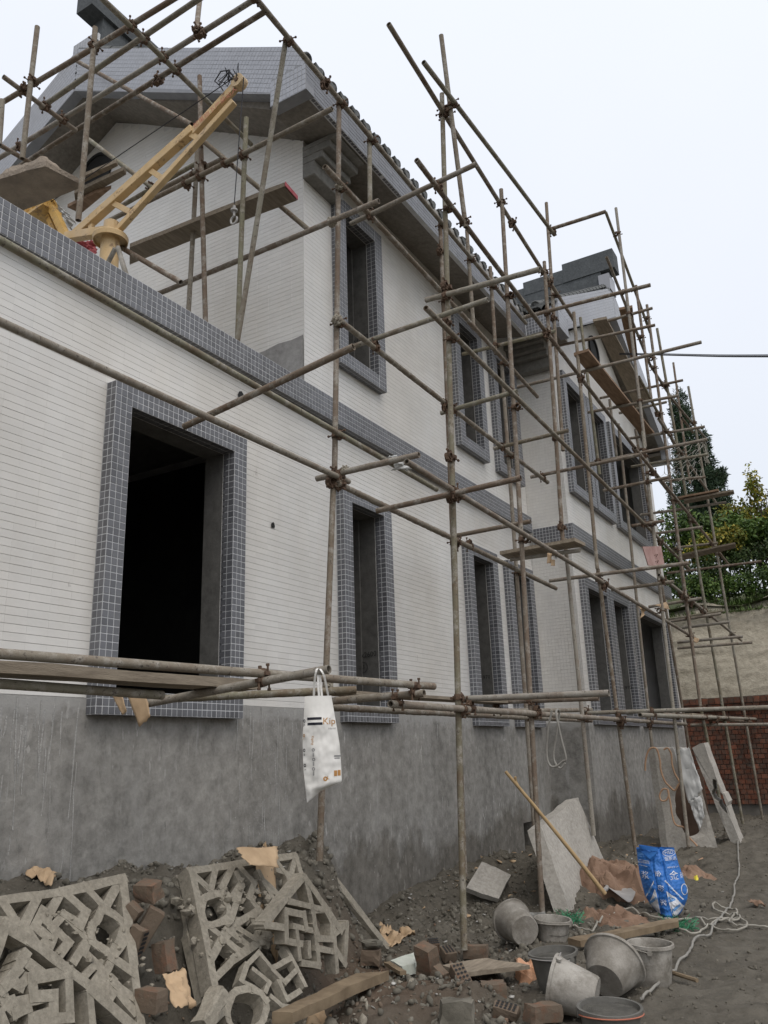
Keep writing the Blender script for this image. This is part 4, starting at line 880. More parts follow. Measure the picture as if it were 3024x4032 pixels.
board('scaffold_board', 'thick mortar stained board crossing the lower left window', 'board', [(-3.63, .35, .43), (-3.23, 3.95, .40), (-3.42, 4.0, .40), (-3.83, .37, .43)], .055, WOOD, GB, 16, .004)
board('scaffold_board', 'narrow board end sticking out before the green slope, far right', 'board', QD['b30'], .03, WOOD, GB)
board('scaffold_board', 'dark upper board lying below the juniper tree, shorter of the two', 'board', QD['b43'], .03, WOODB, GB)
board('scaffold_board', 'pale board sticking out to the right below the juniper tree', 'board', QD['b43b'], .03, WOOD, GB)
board('scaffold_board', 'pale board end lying on the low tubes before the brick wall', 'board', [(-2.42, 12.6, .40), (-2.42, 15.6, .41), (-2.62, 15.6, .41), (-2.62, 12.6, .40)], .03, WOOD, GB)
board('scaffold_board', 'thin board on the low tubes right of the hanging bag', 'board', [(-3.3, 4.6, .42), (-3.05, 7.6, .43), (-3.25, 7.6, .43), (-3.5, 4.6, .42)], .025, WOOD, GB)
# pinkish plywood square wired to the outer standard
pc = np.array([-2.46, 11.62, 2.49]); m = MB(); m.prism([pc+(0, -.66, .06), pc+(0, .52, .30), pc+(0, .60, -.02), pc+(0, -.46, -.16)], (.012, 0, 0))
pk = m.build('plywood_square', PINK); tag(pk, 'pinkish stained plywood square tied to a standard by the far corner', 'board')
m = MB()
for dz in (.06, -.03): m.tube([pc+(.014, -.02, dz), pc+(.05, .03, dz+.02), pc+(.014, .09, dz)], .004, 5)
m.build('tie_wire', RUST, pk)

# ================================================================== small roof crane on the terrace
CP = np.array([-5.3, 4.4, 0])
crane = E('roof_crane', 'small yellow lifting crane standing on the flat roof behind the tiled parapet', 'crane', (-5.3, 4.4, 3.17))
def bar(mb, p, q, w_, h_, side=(0, 1, 0), mi=0):
    p = np.array(p, float); q = np.array(q, float); T = norm(q-p); S = norm(np.array(side)-T*(np.array(side)@T)); U_ = np.cross(T, S)
    return mb.obox((p+q)/2, (T, S, U_), (np.linalg.norm(q-p)/2, w_/2, h_/2), mi)
PX = {'b0': (-5.889, 4.4, 4.864),
 'b1': (-4.398, 4.4, 5.364),
 'b1e': (-3.878, 4.4, 5.606),
 'b1m': (-4.396, 4.4, 5.327),
 'col': (-5.39, 4.4, 4.638),
 'h0': (-6.024, 4.4, 4.888),
 'h1': (-5.413, 4.4, 4.721),
 'hook': (-3.906, 4.4, 4.269),
 'l0': (-5.309, 4.4, 4.674),
 'l1': (-3.934, 4.4, 5.43),
 'sheet': [[(-6.595, 4.6, 5.641), (-6.496, 4.6, 5.618), (-6.153, 4.6, 5.218), (-6.266, 4.6, 5.2)],
           [(-6.153, 4.6, 5.005), (-5.895, 4.6, 4.923), (-5.8, 4.6, 4.674), (-6.099, 4.6, 4.923)]],
 'sp': [((-4.924, 4.4, 5.172), (-4.756, 4.4, 5.008)), ((-5.394, 4.4, 5.017), (-5.146, 4.4, 4.815)),
        ((-4.426, 4.4, 5.323), (-4.333, 4.4, 5.234)), ((-5.685, 4.4, 4.942), (-5.662, 4.4, 4.831))],
 'stays': [((-5.22, 4.32, 4.418), (-5.402, 4.35, 4.25)), ((-5.163, 4.3, 4.394), (-4.968, 4.25, 4.008))],
 'winch': (-6.382, 4.4, 5.292)}
m = MB(); m.lathe([(.10, 3.17), (.085, 3.2), (.085, PX['col'][2]+.02)], Matrix.Translation((PX['col'][0], PX['col'][1], 0)), 20); m.build('column', YEL, crane, smooth=True)
m = MB(); m.lathe([(.0001, .012), (.155, .012), (.16, 0), (.155, -.045), (.15, -.045), (.15, -.012), (.0001, -.012)], Matrix.Translation(PX['col']), 28); m.build('flange', YEL, crane)
m = MB(); m.lathe([(.07, 0), (.07, .16), (.05, .17), (.0001, .17)], Matrix.Translation(PX['col']), 16); m.box(np.array(PX['col'])+(-.1, -.02, 0), np.array(PX['col'])+(-.07, .02, .14)); m.build('slewing_head', YEL, crane)
m = MB(); bar(m, PX['b0'], PX['b1'], .075, .085); m.build('boom', YEL, crane, bevel=.004)
m = MB(); bar(m, PX['b1m'], PX['b1e'], .055, .07); 
tip = np.array(PX['b1e']); q = Matrix.Rotation(rad(90), 4, 'X'); q.translation = Vector(tip); m.lathe([(.0001, .04), (.062, .04), (.062, -.04), (.0001, -.04)], q, 20); m.build('boom_head', YEL, crane)
m = MB(); q2 = q.copy(); m.lathe([(.0001, .05), (.02, .05), (.02, -.05), (.0001, -.05)], q2, 8); m.build('pulley_pin', RUST, crane)
m = MB(); bar(m, PX['l0'], PX['l1'], .055, .055); m.build('lower_strut', YEL, crane, bevel=.003)
m = MB(); bar(m, PX['h0'], PX['h1'], .08, .08); m.build('base_beam', YEL, crane, bevel=.004)
for p_, q_ in PX['sp']: m = MB(); bar(m, p_, q_, .04, .05); m.build('spacer', YEL, crane)
for p_, q_ in PX['stays']: m = MB(); m.tube([p_, q_], .022, 8); m.build('stay', PLASTIC, crane)
wq = np.array(PX['winch'])
m = MB(); bar(m, wq+(-.28, 0, -.02), wq+(.10, 0, .03), .22, .03); bar(m, wq+(.10, 0, .03), PX['h0'], .07, .07); bar(m, wq+(.02, .02, -.02), wq+(.16, .03, -.28), .05, .05); m.build('winch_frame', YEL2, crane)
m = MB()
for k in range(4):
    q = Matrix.Rotation(rad(90), 4, 'Y'); q.translation = Vector(wq+(-.22+k*.09, 0, .09)); m.lathe([(.0001, .02), (.085, .02), (.09, .0), (.085, -.02), (.0001, -.02)], q, 16)
q = Matrix.Rotation(rad(90), 4, 'Y'); q.translation = Vector(wq+(-.08, 0, .09)); m.lathe([(.05, .16), (.05, -.16)], q, 14); m.build('winch_drum', YEL2, crane)
m = MB(); m.tube([wq+(.05, 0, .12), tip+(-.05, -.02, .06), tip+(0, -.02, .07), tip+(.065, -.02, 0), PX['hook']+np.array([0, 0, .12])], .0045, 6); m.build('cable', BLACK, crane)
hk = np.array(PX['hook']); m = MB(); m.lathe([(.0001, .10), (.012, .10), (.012, .07), (.03, .065), (.03, .05), (.01, .045), (.01, .0), (.0001, .0)], Matrix.Translation(hk), 12)
m.tube([hk+(0.033*math.cos(t)*1, 0, -.035+.035*math.sin(t)) for t in np.linspace(rad(95), rad(390), 16)], .009, 7); m.build('hook', STEEL, crane, smooth=True)
m = MB(); rs = random.Random(4)
for k in range(5):
    p0 = tip+np.array([-.12+.03*k, -.045, .02]); m.tube([p0+np.array([rs.uniform(-.09, .05), rs.uniform(-.02, .02), rs.uniform(-.04, .17)])*(1 if i else 0) for i in range(6)], .004, 5)
m.tube([tip+(-.02, -.05, .03), tip+(-.08, -.05, .13), tip+(-.17, -.05, .17), tip+(-.24, -.05, .10), tip+(-.18, -.05, .02), tip+(-.14, -.05, -.05)], .006, 6); m.build('loose_wire', BLACK, crane)
bt = norm(np.array(PX['b1'])-np.array(PX['b0'])); bs_ = norm(np.cross(bt, (0, 1, 0))); bs_ = bs_ if bs_[2] > 0 else -bs_
b0_ = np.array(PX['b1m'])*.42+np.array(PX['b1'])*.0+np.array(PX['b1e'])*.58*0
tc_ = np.array(PX['b1m'])+bt*.30
lettering('起重物下严禁站人', .066, lambda u, v: tc_+bt*u*.98+bs_*v+np.array([0, -.0385-.0045, 0])+np.array([0, -.003, 0]), REDP, crane)
# red and white sheet thrown over the crane's rear
def sheet(name, label, cat, pts, mat, th=.004, nz_=.02, seed=1, n=14, group=None, lay=False):
    """crumpled sheet over a bilinear quad"""
    a, b_, c, d = [np.array(q, float) for q in pts]; V = []; nn = norm(np.cross(b_-a, d-a))
    for i in range(n+1):
        for j in range(n+1):
            u, v = i/n, j/n; p = (a*(1-u)+b_*u)*(1-v)+(d*(1-u)+c*u)*v
            jit = mnoise.fractal(Vector(p*(2.2/max(.08, np.linalg.norm(b_-a)))+np.array([seed*3.1, 0, 0])), .8, 2.1, 4)
            edge = (i in (0, n) or j in (0, n)); e = nn*jit*nz_*1.6
            if edge: e = e+(b_-a)*rnd.uniform(-.03, .03)+(d-a)*rnd.uniform(-.03, .03)
            p = p+e
            if lay: p[2] = gz(p[0], p[1])+.02+abs(jit)*nz_*1.5
            V.append(p)
    F = [(i*(n+1)+j, (i+1)*(n+1)+j, (i+1)*(n+1)+j+1, i*(n+1)+j+1) for i in range(n) for j in range(n)]
    mb = MB(); mb.add(V, F); o = mb.build(name, mat, smooth=True); s_ = o.modifiers.new('thickness', 'SOLIDIFY'); s_.thickness = th
    return tag(o, label, cat, group) if label else o
SH = PX['sheet']; sheet('plastic_sheet', 'crumpled white and red plastic sheet hanging behind the yellow crane', 'plastic sheet', SH[0], SHEET, .003, .03, 2)
sheet('plastic_bag', 'red printed plastic bag lying behind the parapet under the crane beam', 'plastic bag', SH[1], REDW, .004, .05, 5)
# ================================================================== things on the ground
GD = {'bar': [(-3.72, 5.265, -0.738), (-3.5, 5.79, -1.378)],
 'bar2': [(-2.98, 3.25, -1.18), (-3.02, 3.421, -1.071)],
 'bricks': {'A': (-3.331, 5.306, -1.32),
            'B': (-2.899, 5.304, -1.3),
            'C': (-3.131, 5.832, -1.35),
            'D': (-2.966, 5.738, -1.36),
            'E': (-2.799, 5.837, -1.35),
            'F': (-2.597, 5.189, -1.36),
            'G': (-2.281, 4.967, -1.35),
            'H': (-1.885, 4.724, -1.36),
            'I': (-2.105, 4.734, -1.38),
            'J': (-2.261, 4.451, -1.34),
            'K': (-2.785, 5.258, -1.37),
            'L': (-2.593, 6.974, -1.36)},
 'bricks2': {'M': (-3.5, 3.396, -0.648),
             'N': (-3.45, 3.349, -0.807),
             'O': (-3.4, 3.424, -0.952),
             'P': (-3.2, 3.151, -1.065),
             'Q': (-3.5, 3.288, -0.728),
             'R': (-3.42, 3.247, -0.845)},
 'cardA': [(-4.0, 3.62, 0.432), (-3.84, 3.62, 0.422), (-3.781, 3.62, 0.268), (-3.868, 3.62, 0.208)],
 'cardA2': [(-4.162, 3.66, 0.409), (-4.088, 3.66, 0.43), (-4.027, 3.66, 0.314), (-4.062, 3.66, 0.286)],
 'cardB': [(-2.75, 11.565, 1.878), (-2.75, 11.861, 1.917), (-2.7, 11.758, 1.826), (-2.7, 11.501, 1.677)],
 'cardC': [(-2.5, 11.51, 1.841), (-2.5, 12.301, 1.996), (-2.5, 12.407, 1.899), (-2.5, 11.967, 1.866)],
 'cardD': [(-2.5, 14.001, 1.654), (-2.5, 14.501, 1.677), (-2.5, 14.221, 1.581), (-2.5, 13.979, 1.585)],
 'cardE': [(-2.8, 8.138, 1.978), (-2.8, 8.271, 1.999), (-2.8, 8.229, 1.883), (-2.8, 8.108, 1.862)],
 'cardE2': [(-2.79, 8.211, 1.92), (-2.79, 8.329, 1.937), (-2.79, 8.303, 1.866), (-2.79, 8.188, 1.85)],
 'flower': [(-3.46, 5.958, 2.543), (-3.46, 6.27, 2.661), (-3.46, 6.36, 2.522), (-3.46, 6.057, 2.468)],
 'green1': (-2.507, 7.002, -1.35),
 'green2': (-1.696, 7.217, -1.38),
 'hose1': [(-2.038, 12.567, -1.385), (-1.823, 11.05, -1.385), (-1.739, 10.526, -1.385), (-1.667, 9.863, -1.385), (-1.616, 9.358, -1.385),
           (-1.548, 8.909, -1.385), (-1.507, 8.428, -1.385), (-1.499, 7.987, -1.385), (-1.473, 7.705, -1.385), (-1.484, 7.482, -1.385), (-1.464, 7.183, -1.385),
           (-1.471, 6.989, -1.385), (-1.497, 6.797, -1.385), (-1.482, 6.587, -1.385), (-1.469, 6.351, -1.385), (-1.478, 6.158, -1.385), (-1.47, 5.896, -1.385),
           (-1.489, 5.74, -1.385), (-1.471, 5.56, -1.385), (-1.485, 5.435, -1.385), (-1.499, 5.342, -1.385), (-1.493, 5.248, -1.385)],
 'hose2': [(-2.513, 6.856, -1.385), (-2.417, 6.878, -1.385), (-2.297, 6.838, -1.385), (-2.303, 7.04, -1.385), (-2.306, 7.255, -1.385), (-2.261, 7.356, -1.385),
           (-2.235, 7.568, -1.385), (-2.191, 7.644, -1.385), (-2.065, 7.572, -1.385), (-1.969, 7.521, -1.385), (-1.847, 7.521, -1.385), (-1.762, 7.598, -1.385),
           (-1.651, 7.65, -1.385), (-1.53, 7.639, -1.385), (-1.418, 7.726, -1.385), (-1.355, 7.76, -1.385), (-1.283, 7.665, -1.385), (-1.241, 7.495, -1.385),
           (-1.25, 7.365, -1.385), (-1.305, 7.304, -1.385), (-1.398, 7.308, -1.385), (-1.507, 7.395, -1.385), (-1.574, 7.502, -1.385), (-1.639, 7.587, -1.385),
           (-1.701, 7.649, -1.385), (-1.762, 7.598, -1.385), (-1.766, 7.43, -1.385), (-1.734, 7.256, -1.385), (-1.673, 7.128, -1.385), (-1.603, 7.105, -1.385),
           (-1.547, 7.152, -1.385), (-1.525, 7.285, -1.385), (-1.515, 7.444, -1.385), (-1.483, 7.591, -1.385), (-1.428, 7.666, -1.385), (-1.365, 7.635, -1.385),
           (-1.335, 7.756, -1.385), (-1.368, 7.916, -1.385), (-1.423, 8.014, -1.385), (-1.485, 8.022, -1.385), (-1.557, 8.026, -1.385), (-1.612, 8.163, -1.385),
           (-1.6, 8.277, -1.385), (-1.533, 8.32, -1.385), (-1.444, 8.223, -1.385), (-1.403, 8.082, -1.385), (-1.414, 7.958, -1.385), (-1.399, 7.732, -1.385),
           (-1.384, 7.573, -1.385), (-1.315, 7.493, -1.385), (-1.208, 7.457, -1.385), (-1.09, 7.451, -1.385), (-1.012, 7.481, -1.385)],
 'hoseo': [[(-2.981, 11.84, -0.32), (-2.962, 11.84, -0.2), (-2.918, 11.84, -0.081), (-2.859, 11.84, -0.028), (-2.791, 11.84, -0.052), (-2.77, 11.84, -0.205),
            (-2.774, 11.84, -0.313), (-2.741, 11.84, -0.453), (-2.675, 11.84, -0.539), (-2.626, 11.84, -0.576), (-2.574, 11.84, -0.509),
            (-2.548, 11.84, -0.477), (-2.598, 11.84, -0.359), (-2.618, 11.84, -0.23), (-2.611, 11.84, -0.122), (-2.644, 11.84, -0.039),
            (-2.702, 11.84, -0.055)],
           [(-2.69, 11.7, -0.554), (-2.744, 11.7, -0.553), (-2.796, 11.7, -0.627), (-2.783, 11.7, -0.694), (-2.718, 11.7, -0.69), (-2.676, 11.7, -0.617),
            (-2.685, 11.7, -0.554), (-2.669, 11.7, -0.732), (-2.668, 11.7, -0.856), (-2.638, 11.7, -0.99), (-2.527, 11.7, -1.029), (-2.49, 11.7, -1.14),
            (-2.401, 11.7, -1.249), (-2.378, 11.7, -1.358), (-2.437, 11.7, -1.439), (-2.263, 10.972, -1.33), (-2.239, 11.311, -1.33),
            (-2.117, 11.175, -1.33)]],
 'lat1': [[(-3.586, 2.499, -0.571), (-3.586, 2.589, -0.573), (-3.585, 2.925, -0.584), (-3.598, 3.305, -0.576)],
          [(-3.595, 3.299, -0.58), (-3.359, 3.174, -0.914), (-3.194, 3.085, -1.148)], [(-3.591, 3.274, -0.585), (-3.52, 3.128, -0.683)],
          [(-3.592, 3.052, -0.577), (-3.52, 3.125, -0.682)],
          [(-3.512, 3.106, -0.693), (-3.49, 3.167, -0.726), (-3.459, 3.193, -0.772), (-3.425, 3.149, -0.82), (-3.399, 3.092, -0.854), (-3.387, 3.063, -0.871),
           (-3.41, 3.022, -0.837), (-3.437, 2.985, -0.798), (-3.47, 3.006, -0.75), (-3.491, 3.057, -0.723), (-3.512, 3.106, -0.693)],
          [(-3.378, 3.062, -0.884), (-3.421, 3.183, -0.826)], [(-3.377, 3.058, -0.885), (-3.329, 3.142, -0.956)],
          [(-3.584, 2.906, -0.585), (-3.514, 2.776, -0.682), (-3.444, 2.855, -0.783), (-3.414, 2.775, -0.825)],
          [(-3.579, 2.927, -0.593), (-3.518, 3.005, -0.682), (-3.484, 2.946, -0.729), (-3.521, 2.882, -0.675), (-3.488, 2.789, -0.718)],
          [(-3.512, 2.889, -0.687), (-3.444, 2.964, -0.788), (-3.394, 2.856, -0.855)], [(-3.577, 2.766, -0.59), (-3.51, 2.655, -0.683)],
          [(-3.541, 2.776, -0.643), (-3.502, 2.709, -0.696), (-3.467, 2.761, -0.748), (-3.454, 2.721, -0.766)],
          [(-3.582, 2.586, -0.579), (-3.524, 2.624, -0.664)],
          [(-3.438, 2.96, -0.796), (-3.412, 2.917, -0.831), (-3.351, 2.984, -0.92), (-3.312, 2.882, -0.973)],
          [(-3.368, 2.941, -0.895), (-3.344, 2.857, -0.927)], [(-3.375, 3.06, -0.888), (-3.306, 2.917, -0.983)],
          [(-3.324, 3.02, -0.961), (-3.291, 2.939, -1.006)], [(-3.322, 3.012, -0.963), (-3.308, 3.027, -0.983), (-3.267, 3.097, -1.044)],
          [(-3.297, 3.021, -0.999), (-3.23, 3.073, -1.096)], [(-3.296, 3.011, -1.001), (-3.273, 2.949, -1.032)],
          [(-3.545, 2.477, -0.629), (-3.524, 2.624, -0.664)], [(-3.51, 2.655, -0.683), (-3.466, 2.69, -0.748)],
          [(-3.473, 2.797, -0.741), (-3.443, 2.748, -0.783)]],
 'lat1b': [[(-3.29, 2.406, -0.63), (-3.268, 2.521, -0.706), (-3.207, 2.776, -0.918)],
           [(-3.226, 2.502, -0.836), (-3.226, 2.685, -0.85), (-3.173, 2.665, -1.015), (-3.179, 2.482, -0.981)],
           [(-3.226, 2.502, -0.836), (-3.206, 2.501, -0.9), (-3.203, 2.596, -0.916), (-3.185, 2.587, -0.973), (-3.182, 2.488, -0.972)],
           [(-3.203, 2.427, -0.902), (-3.203, 2.586, -0.915)], [(-3.203, 2.783, -0.932), (-3.153, 2.773, -1.088)],
           [(-3.201, 2.791, -0.938), (-3.167, 2.918, -1.056), (-3.139, 3.017, -1.15)],
           [(-3.219, 2.36, -0.846), (-3.227, 2.402, -0.826), (-3.22, 2.444, -0.85), (-3.226, 2.472, -0.833)],
           [(-3.225, 2.324, -0.827), (-3.219, 2.36, -0.846), (-3.204, 2.374, -0.897), (-3.191, 2.412, -0.939), (-3.194, 2.468, -0.934)],
           [(-3.284, 2.389, -0.647), (-3.254, 2.334, -0.737)], [(-3.238, 2.436, -0.795), (-3.226, 2.382, -0.829)],
           [(-3.252, 2.462, -0.754), (-3.232, 2.541, -0.821)], [(-3.254, 2.483, -0.747), (-3.242, 2.443, -0.781)],
           [(-3.192, 2.341, -0.929), (-3.175, 2.363, -0.984)], [(-3.204, 2.374, -0.897), (-3.205, 2.394, -0.894)]],
 'lat1bn': [(0.952, 0.024, 0.305)],
 'lat1n': [(0.82, 0.016, 0.572)],
 'lat2': [[(-3.697, 3.909, -0.616), (-3.697, 4.269, -0.628), (-3.698, 4.938, -0.646)],
          [(-3.694, 3.917, -0.621), (-3.492, 3.807, -0.876), (-3.294, 3.69, -1.126)], [(-3.698, 4.938, -0.646), (-3.601, 4.879, -0.769)],
          [(-3.684, 3.917, -0.634), (-3.613, 3.99, -0.727)], [(-3.698, 4.13, -0.622), (-3.619, 4.007, -0.72)],
          [(-3.588, 3.943, -0.757), (-3.589, 4.048, -0.759), (-3.546, 4.068, -0.815), (-3.504, 4.032, -0.868), (-3.488, 3.939, -0.885), (-3.492, 3.837, -0.878),
           (-3.533, 3.838, -0.825), (-3.577, 3.894, -0.77), (-3.588, 3.943, -0.757)],
          [(-3.691, 4.274, -0.636), (-3.612, 4.089, -0.731), (-3.567, 4.13, -0.79), (-3.616, 4.274, -0.731), (-3.657, 4.278, -0.679)],
          [(-3.675, 4.341, -0.658), (-3.61, 4.388, -0.743), (-3.556, 4.276, -0.808)], [(-3.608, 4.27, -0.741), (-3.462, 3.98, -0.92)],
          [(-3.648, 4.484, -0.697), (-3.519, 4.479, -0.862), (-3.447, 4.29, -0.948)], [(-3.607, 4.498, -0.75), (-3.54, 4.557, -0.837)],
          [(-3.645, 4.679, -0.706), (-3.622, 4.752, -0.738), (-3.572, 4.714, -0.8), (-3.536, 4.566, -0.842), (-3.574, 4.489, -0.792)],
          [(-3.685, 4.715, -0.657), (-3.588, 4.735, -0.781)], [(-3.692, 4.93, -0.653), (-3.604, 4.756, -0.761), (-3.568, 4.77, -0.808)],
          [(-3.497, 3.832, -0.871), (-3.375, 3.976, -1.031)], [(-3.462, 3.98, -0.92), (-3.379, 3.76, -1.02)],
          [(-3.473, 4.087, -0.909), (-3.421, 3.888, -0.969)], [(-3.453, 3.975, -0.932), (-3.381, 4.071, -1.026)],
          [(-3.457, 4.047, -0.928), (-3.402, 4.141, -1.001), (-3.431, 4.294, -0.969)], [(-3.559, 4.279, -0.805), (-3.503, 4.309, -0.878), (-3.451, 4.2, -0.94)],
          [(-3.503, 4.309, -0.878), (-3.473, 4.087, -0.909)], [(-3.311, 3.713, -1.106), (-3.353, 3.908, -1.057), (-3.401, 4.282, -1.006)]],
 'lat2b': [[(-3.786, 3.919, -0.666), (-3.566, 3.797, -0.944), (-3.369, 3.702, -1.193)], [(-3.786, 3.919, -0.666), (-3.804, 4.033, -0.646)],
           [(-3.737, 3.877, -0.727), (-3.682, 3.922, -0.8)], [(-3.566, 3.797, -0.944), (-3.574, 3.898, -0.936)]],
 'lat2n': [(0.788, 0.018, 0.615)],
 'lat3': [[(-3.25, 4.423, -0.704), (-3.25, 4.062, -0.904)], [(-3.249, 4.435, -0.705), (-3.197, 4.746, -1.05)],
          [(-3.248, 4.44, -0.713), (-3.229, 4.484, -0.879)], [(-3.247, 4.278, -0.814), (-3.229, 4.485, -0.876), (-3.216, 4.643, -0.918)],
          [(-3.244, 4.243, -0.863), (-3.231, 4.396, -0.904), (-3.223, 4.41, -0.979)],
          [(-3.244, 4.237, -0.865), (-3.23, 4.225, -1.014), (-3.219, 4.352, -1.054)], [(-3.231, 4.307, -0.951), (-3.215, 4.502, -1.012)],
          [(-3.23, 4.323, -0.961), (-3.213, 4.331, -1.124)], [(-3.229, 4.484, -0.879), (-3.215, 4.496, -1.014), (-3.197, 4.5, -1.194)],
          [(-3.209, 4.356, -1.155), (-3.196, 4.5, -1.197)], [(-3.214, 4.422, -1.067), (-3.208, 4.419, -1.127)],
          [(-3.207, 4.489, -1.1), (-3.191, 4.669, -1.158)],
          [(-3.227, 4.482, -0.897), (-3.219, 4.605, -0.912), (-3.208, 4.657, -0.989), (-3.2, 4.637, -1.078), (-3.209, 4.521, -1.054), (-3.219, 4.483, -0.974)],
          [(-3.208, 4.671, -0.984), (-3.181, 4.666, -1.258)], [(-3.2, 4.686, -1.054), (-3.196, 4.81, -1.025), (-3.178, 4.754, -1.237), (-3.19, 4.682, -1.157)],
          [(-3.25, 4.067, -0.905), (-3.238, 4.206, -0.941)]],
 'lat3n': [(0.994, -0.056, 0.098)],
 'lat4': [[(-3.267, 4.267, -1.062), (-3.19, 4.263, -1.148), (-3.111, 4.241, -1.234)],
          [(-3.232, 3.893, -1.063), (-3.264, 4.019, -1.04), (-3.198, 4.05, -1.118), (-3.219, 4.241, -1.113)],
          [(-3.225, 3.863, -1.069), (-3.174, 3.762, -1.116), (-3.121, 3.867, -1.185)],
          [(-3.205, 3.905, -1.094), (-3.148, 3.966, -1.164), (-3.12, 3.898, -1.189)], [(-3.187, 4.048, -1.129), (-3.137, 4.086, -1.19), (-3.17, 4.237, -1.167)],
          [(-3.093, 3.919, -1.222), (-3.054, 3.957, -1.269), (-3.031, 4.073, -1.306)],
          [(-3.141, 4.045, -1.181), (-3.076, 4.03, -1.252), (-3.092, 4.167, -1.248)]],
 'lat4n': [(0.744, 0.066, 0.665)],
 'leaf': [(-1.376, 8.476, -1.38), (-1.333, 8.626, -1.38), (-1.211, 8.402, -1.38), (-1.297, 8.437, -1.38)],
 'net': [(-2.35, 13.297, 4.742), (-2.35, 17.251, 6.074), (-2.35, 16.913, 5.487), (-2.35, 12.581, 3.926), (-2.35, 15.799, 4.845)],
 'orbag': (-2.218, 5.473, -1.3),
 'paper_a': [(-4.552, 3.345, -0.56), (-4.458, 3.702, -0.56), (-4.302, 3.468, -0.58), (-4.421, 3.378, -0.58)],
 'paper_b': [(-4.363, 3.342, -0.57), (-4.185, 3.366, -0.57), (-3.936, 3.132, -0.6), (-4.229, 3.18, -0.6)],
 'paper_c': [(-3.932, 4.722, -0.58), (-4.192, 5.225, -0.58), (-3.493, 4.482, -0.56), (-3.582, 4.402, -0.58)],
 'paper_d': [(-3.6, 4.191, -0.565), (-3.6, 4.607, -0.599), (-3.5, 4.486, -0.707), (-3.5, 4.206, -0.657)],
 'paper_e': [(-3.25, 3.267, -1.037), (-3.25, 3.401, -1.038), (-3.12, 3.372, -1.174), (-3.12, 3.223, -1.158)],
 'paper_f': [(-3.721, 6.002, -1.32), (-3.75, 6.306, -1.32), (-3.483, 6.043, -1.32), (-3.492, 5.754, -1.32)],
 'paper_g': [(-3.713, 6.324, -1.33), (-3.538, 6.283, -1.33), (-3.401, 6.056, -1.33), (-3.528, 6.082, -1.33)],
 'paper_h': [(-3.07, 4.185, -1.3), (-3.141, 4.406, -1.3), (-2.975, 4.321, -1.3), (-3.005, 4.24, -1.3)],
 'paper_i': [(-3.882, 6.306, -1.3), (-3.911, 6.497, -1.3), (-3.763, 6.35, -1.3), (-3.78, 6.178, -1.3)],
 'plank3': [(-2.809, 5.341, -1.36), (-2.624, 5.639, -1.36), (-2.283, 5.56, -1.36), (-2.58, 5.229, -1.36)],
 'plank3b': [(-2.306, 5.528, -1.37), (-2.15, 5.457, -1.37), (-2.147, 5.425, -1.37), (-2.281, 5.486, -1.37)],
 'ring': [[(-3.073, 3.624, -1.12), (-3.057, 3.725, -1.141), (-3.019, 3.772, -1.192), (-2.977, 3.71, -1.247), (-2.958, 3.618, -1.272), (-2.981, 3.491, -1.242),
           (-3.024, 3.483, -1.185), (-3.062, 3.554, -1.134), (-3.073, 3.624, -1.12)],
          [(-3.034, 3.467, -1.171), (-3.023, 3.401, -1.186)]],
 'ringn': [(0.8, -0.0, 0.6)],
 'rod': [(-1.577, 5.984, -1.38), (-1.434, 5.838, -1.38), (-1.279, 5.727, -1.38)],
 'rope': [[(-2.354, 6.6, 0.299), (-2.402, 6.6, 0.142), (-2.429, 6.6, -0.041), (-2.409, 6.6, -0.125), (-2.36, 6.6, -0.133), (-2.301, 6.6, -0.096),
           (-2.271, 6.6, -0.071), (-2.297, 6.6, 0.085), (-2.32, 6.6, 0.283)],
          [(-2.327, 6.7, 0.286), (-2.373, 6.7, 0.101), (-2.409, 6.7, -0.043), (-2.395, 6.7, -0.122), (-2.355, 6.7, -0.149), (-2.316, 6.7, -0.111)]],
 'sackp': [(-2.769, 8.261, -1.15), (-2.612, 8.695, -1.1), (-2.231, 8.464, -1.1), (-2.121, 7.985, -1.36), (-2.421, 8.132, -1.25), (-2.721, 8.496, -1.36)],
 'sheet': [(-2.593, 11.86, -0.036), (-2.376, 11.86, -0.043), (-2.267, 11.86, -0.576), (-2.469, 11.86, -0.742)],
 'sheet2': [(-2.462, 11.84, -0.72), (-2.299, 11.84, -0.637), (-2.29, 11.84, -0.926), (-2.381, 11.84, -1.06)],
 'shovel': [(-3.05, 7.198, -0.178), (-2.39, 7.639, -1.22), (-2.641, 8.288, -1.37), (-2.209, 7.637, -1.37), (-2.262, 8.134, -1.37), (-2.57, 8.616, -1.37)],
 'slab1': [(-3.0, 7.829, -0.698), (-3.0, 8.984, -0.493), (-2.88, 9.349, -1.221), (-2.7, 7.633, -1.449)],
 'slab2': [(-2.861, 12.0, -0.04), (-2.393, 12.0, -0.044), (-2.157, 11.75, -1.337), (-2.781, 11.75, -1.354)],
 'slab2hole': [(-2.631, 11.889, -0.617), (-2.59, 11.907, -0.522), (-2.5, 11.913, -0.492), (-2.411, 11.897, -0.576), (-2.343, 11.865, -0.742),
               (-2.279, 11.826, -0.945), (-2.298, 11.791, -1.125), (-2.426, 11.783, -1.167), (-2.546, 11.794, -1.109), (-2.595, 11.825, -0.948),
               (-2.633, 11.86, -0.763)],
 'slab3': [(-2.363, 12.3, -0.037), (-2.209, 12.3, 0.035), (-1.954, 12.5, -1.258), (-2.048, 12.5, -1.333)],
 'slab3L': [(-2.367, 12.0, -0.045), (-2.113, 12.2, -1.375)],
 'slab3hole': [(-2.172, 12.368, -0.429), (-2.137, 12.374, -0.451), (-2.102, 12.401, -0.626), (-2.066, 12.428, -0.799), (-2.049, 12.441, -0.885),
               (-2.094, 12.432, -0.842), (-2.137, 12.411, -0.712), (-2.176, 12.386, -0.56)],
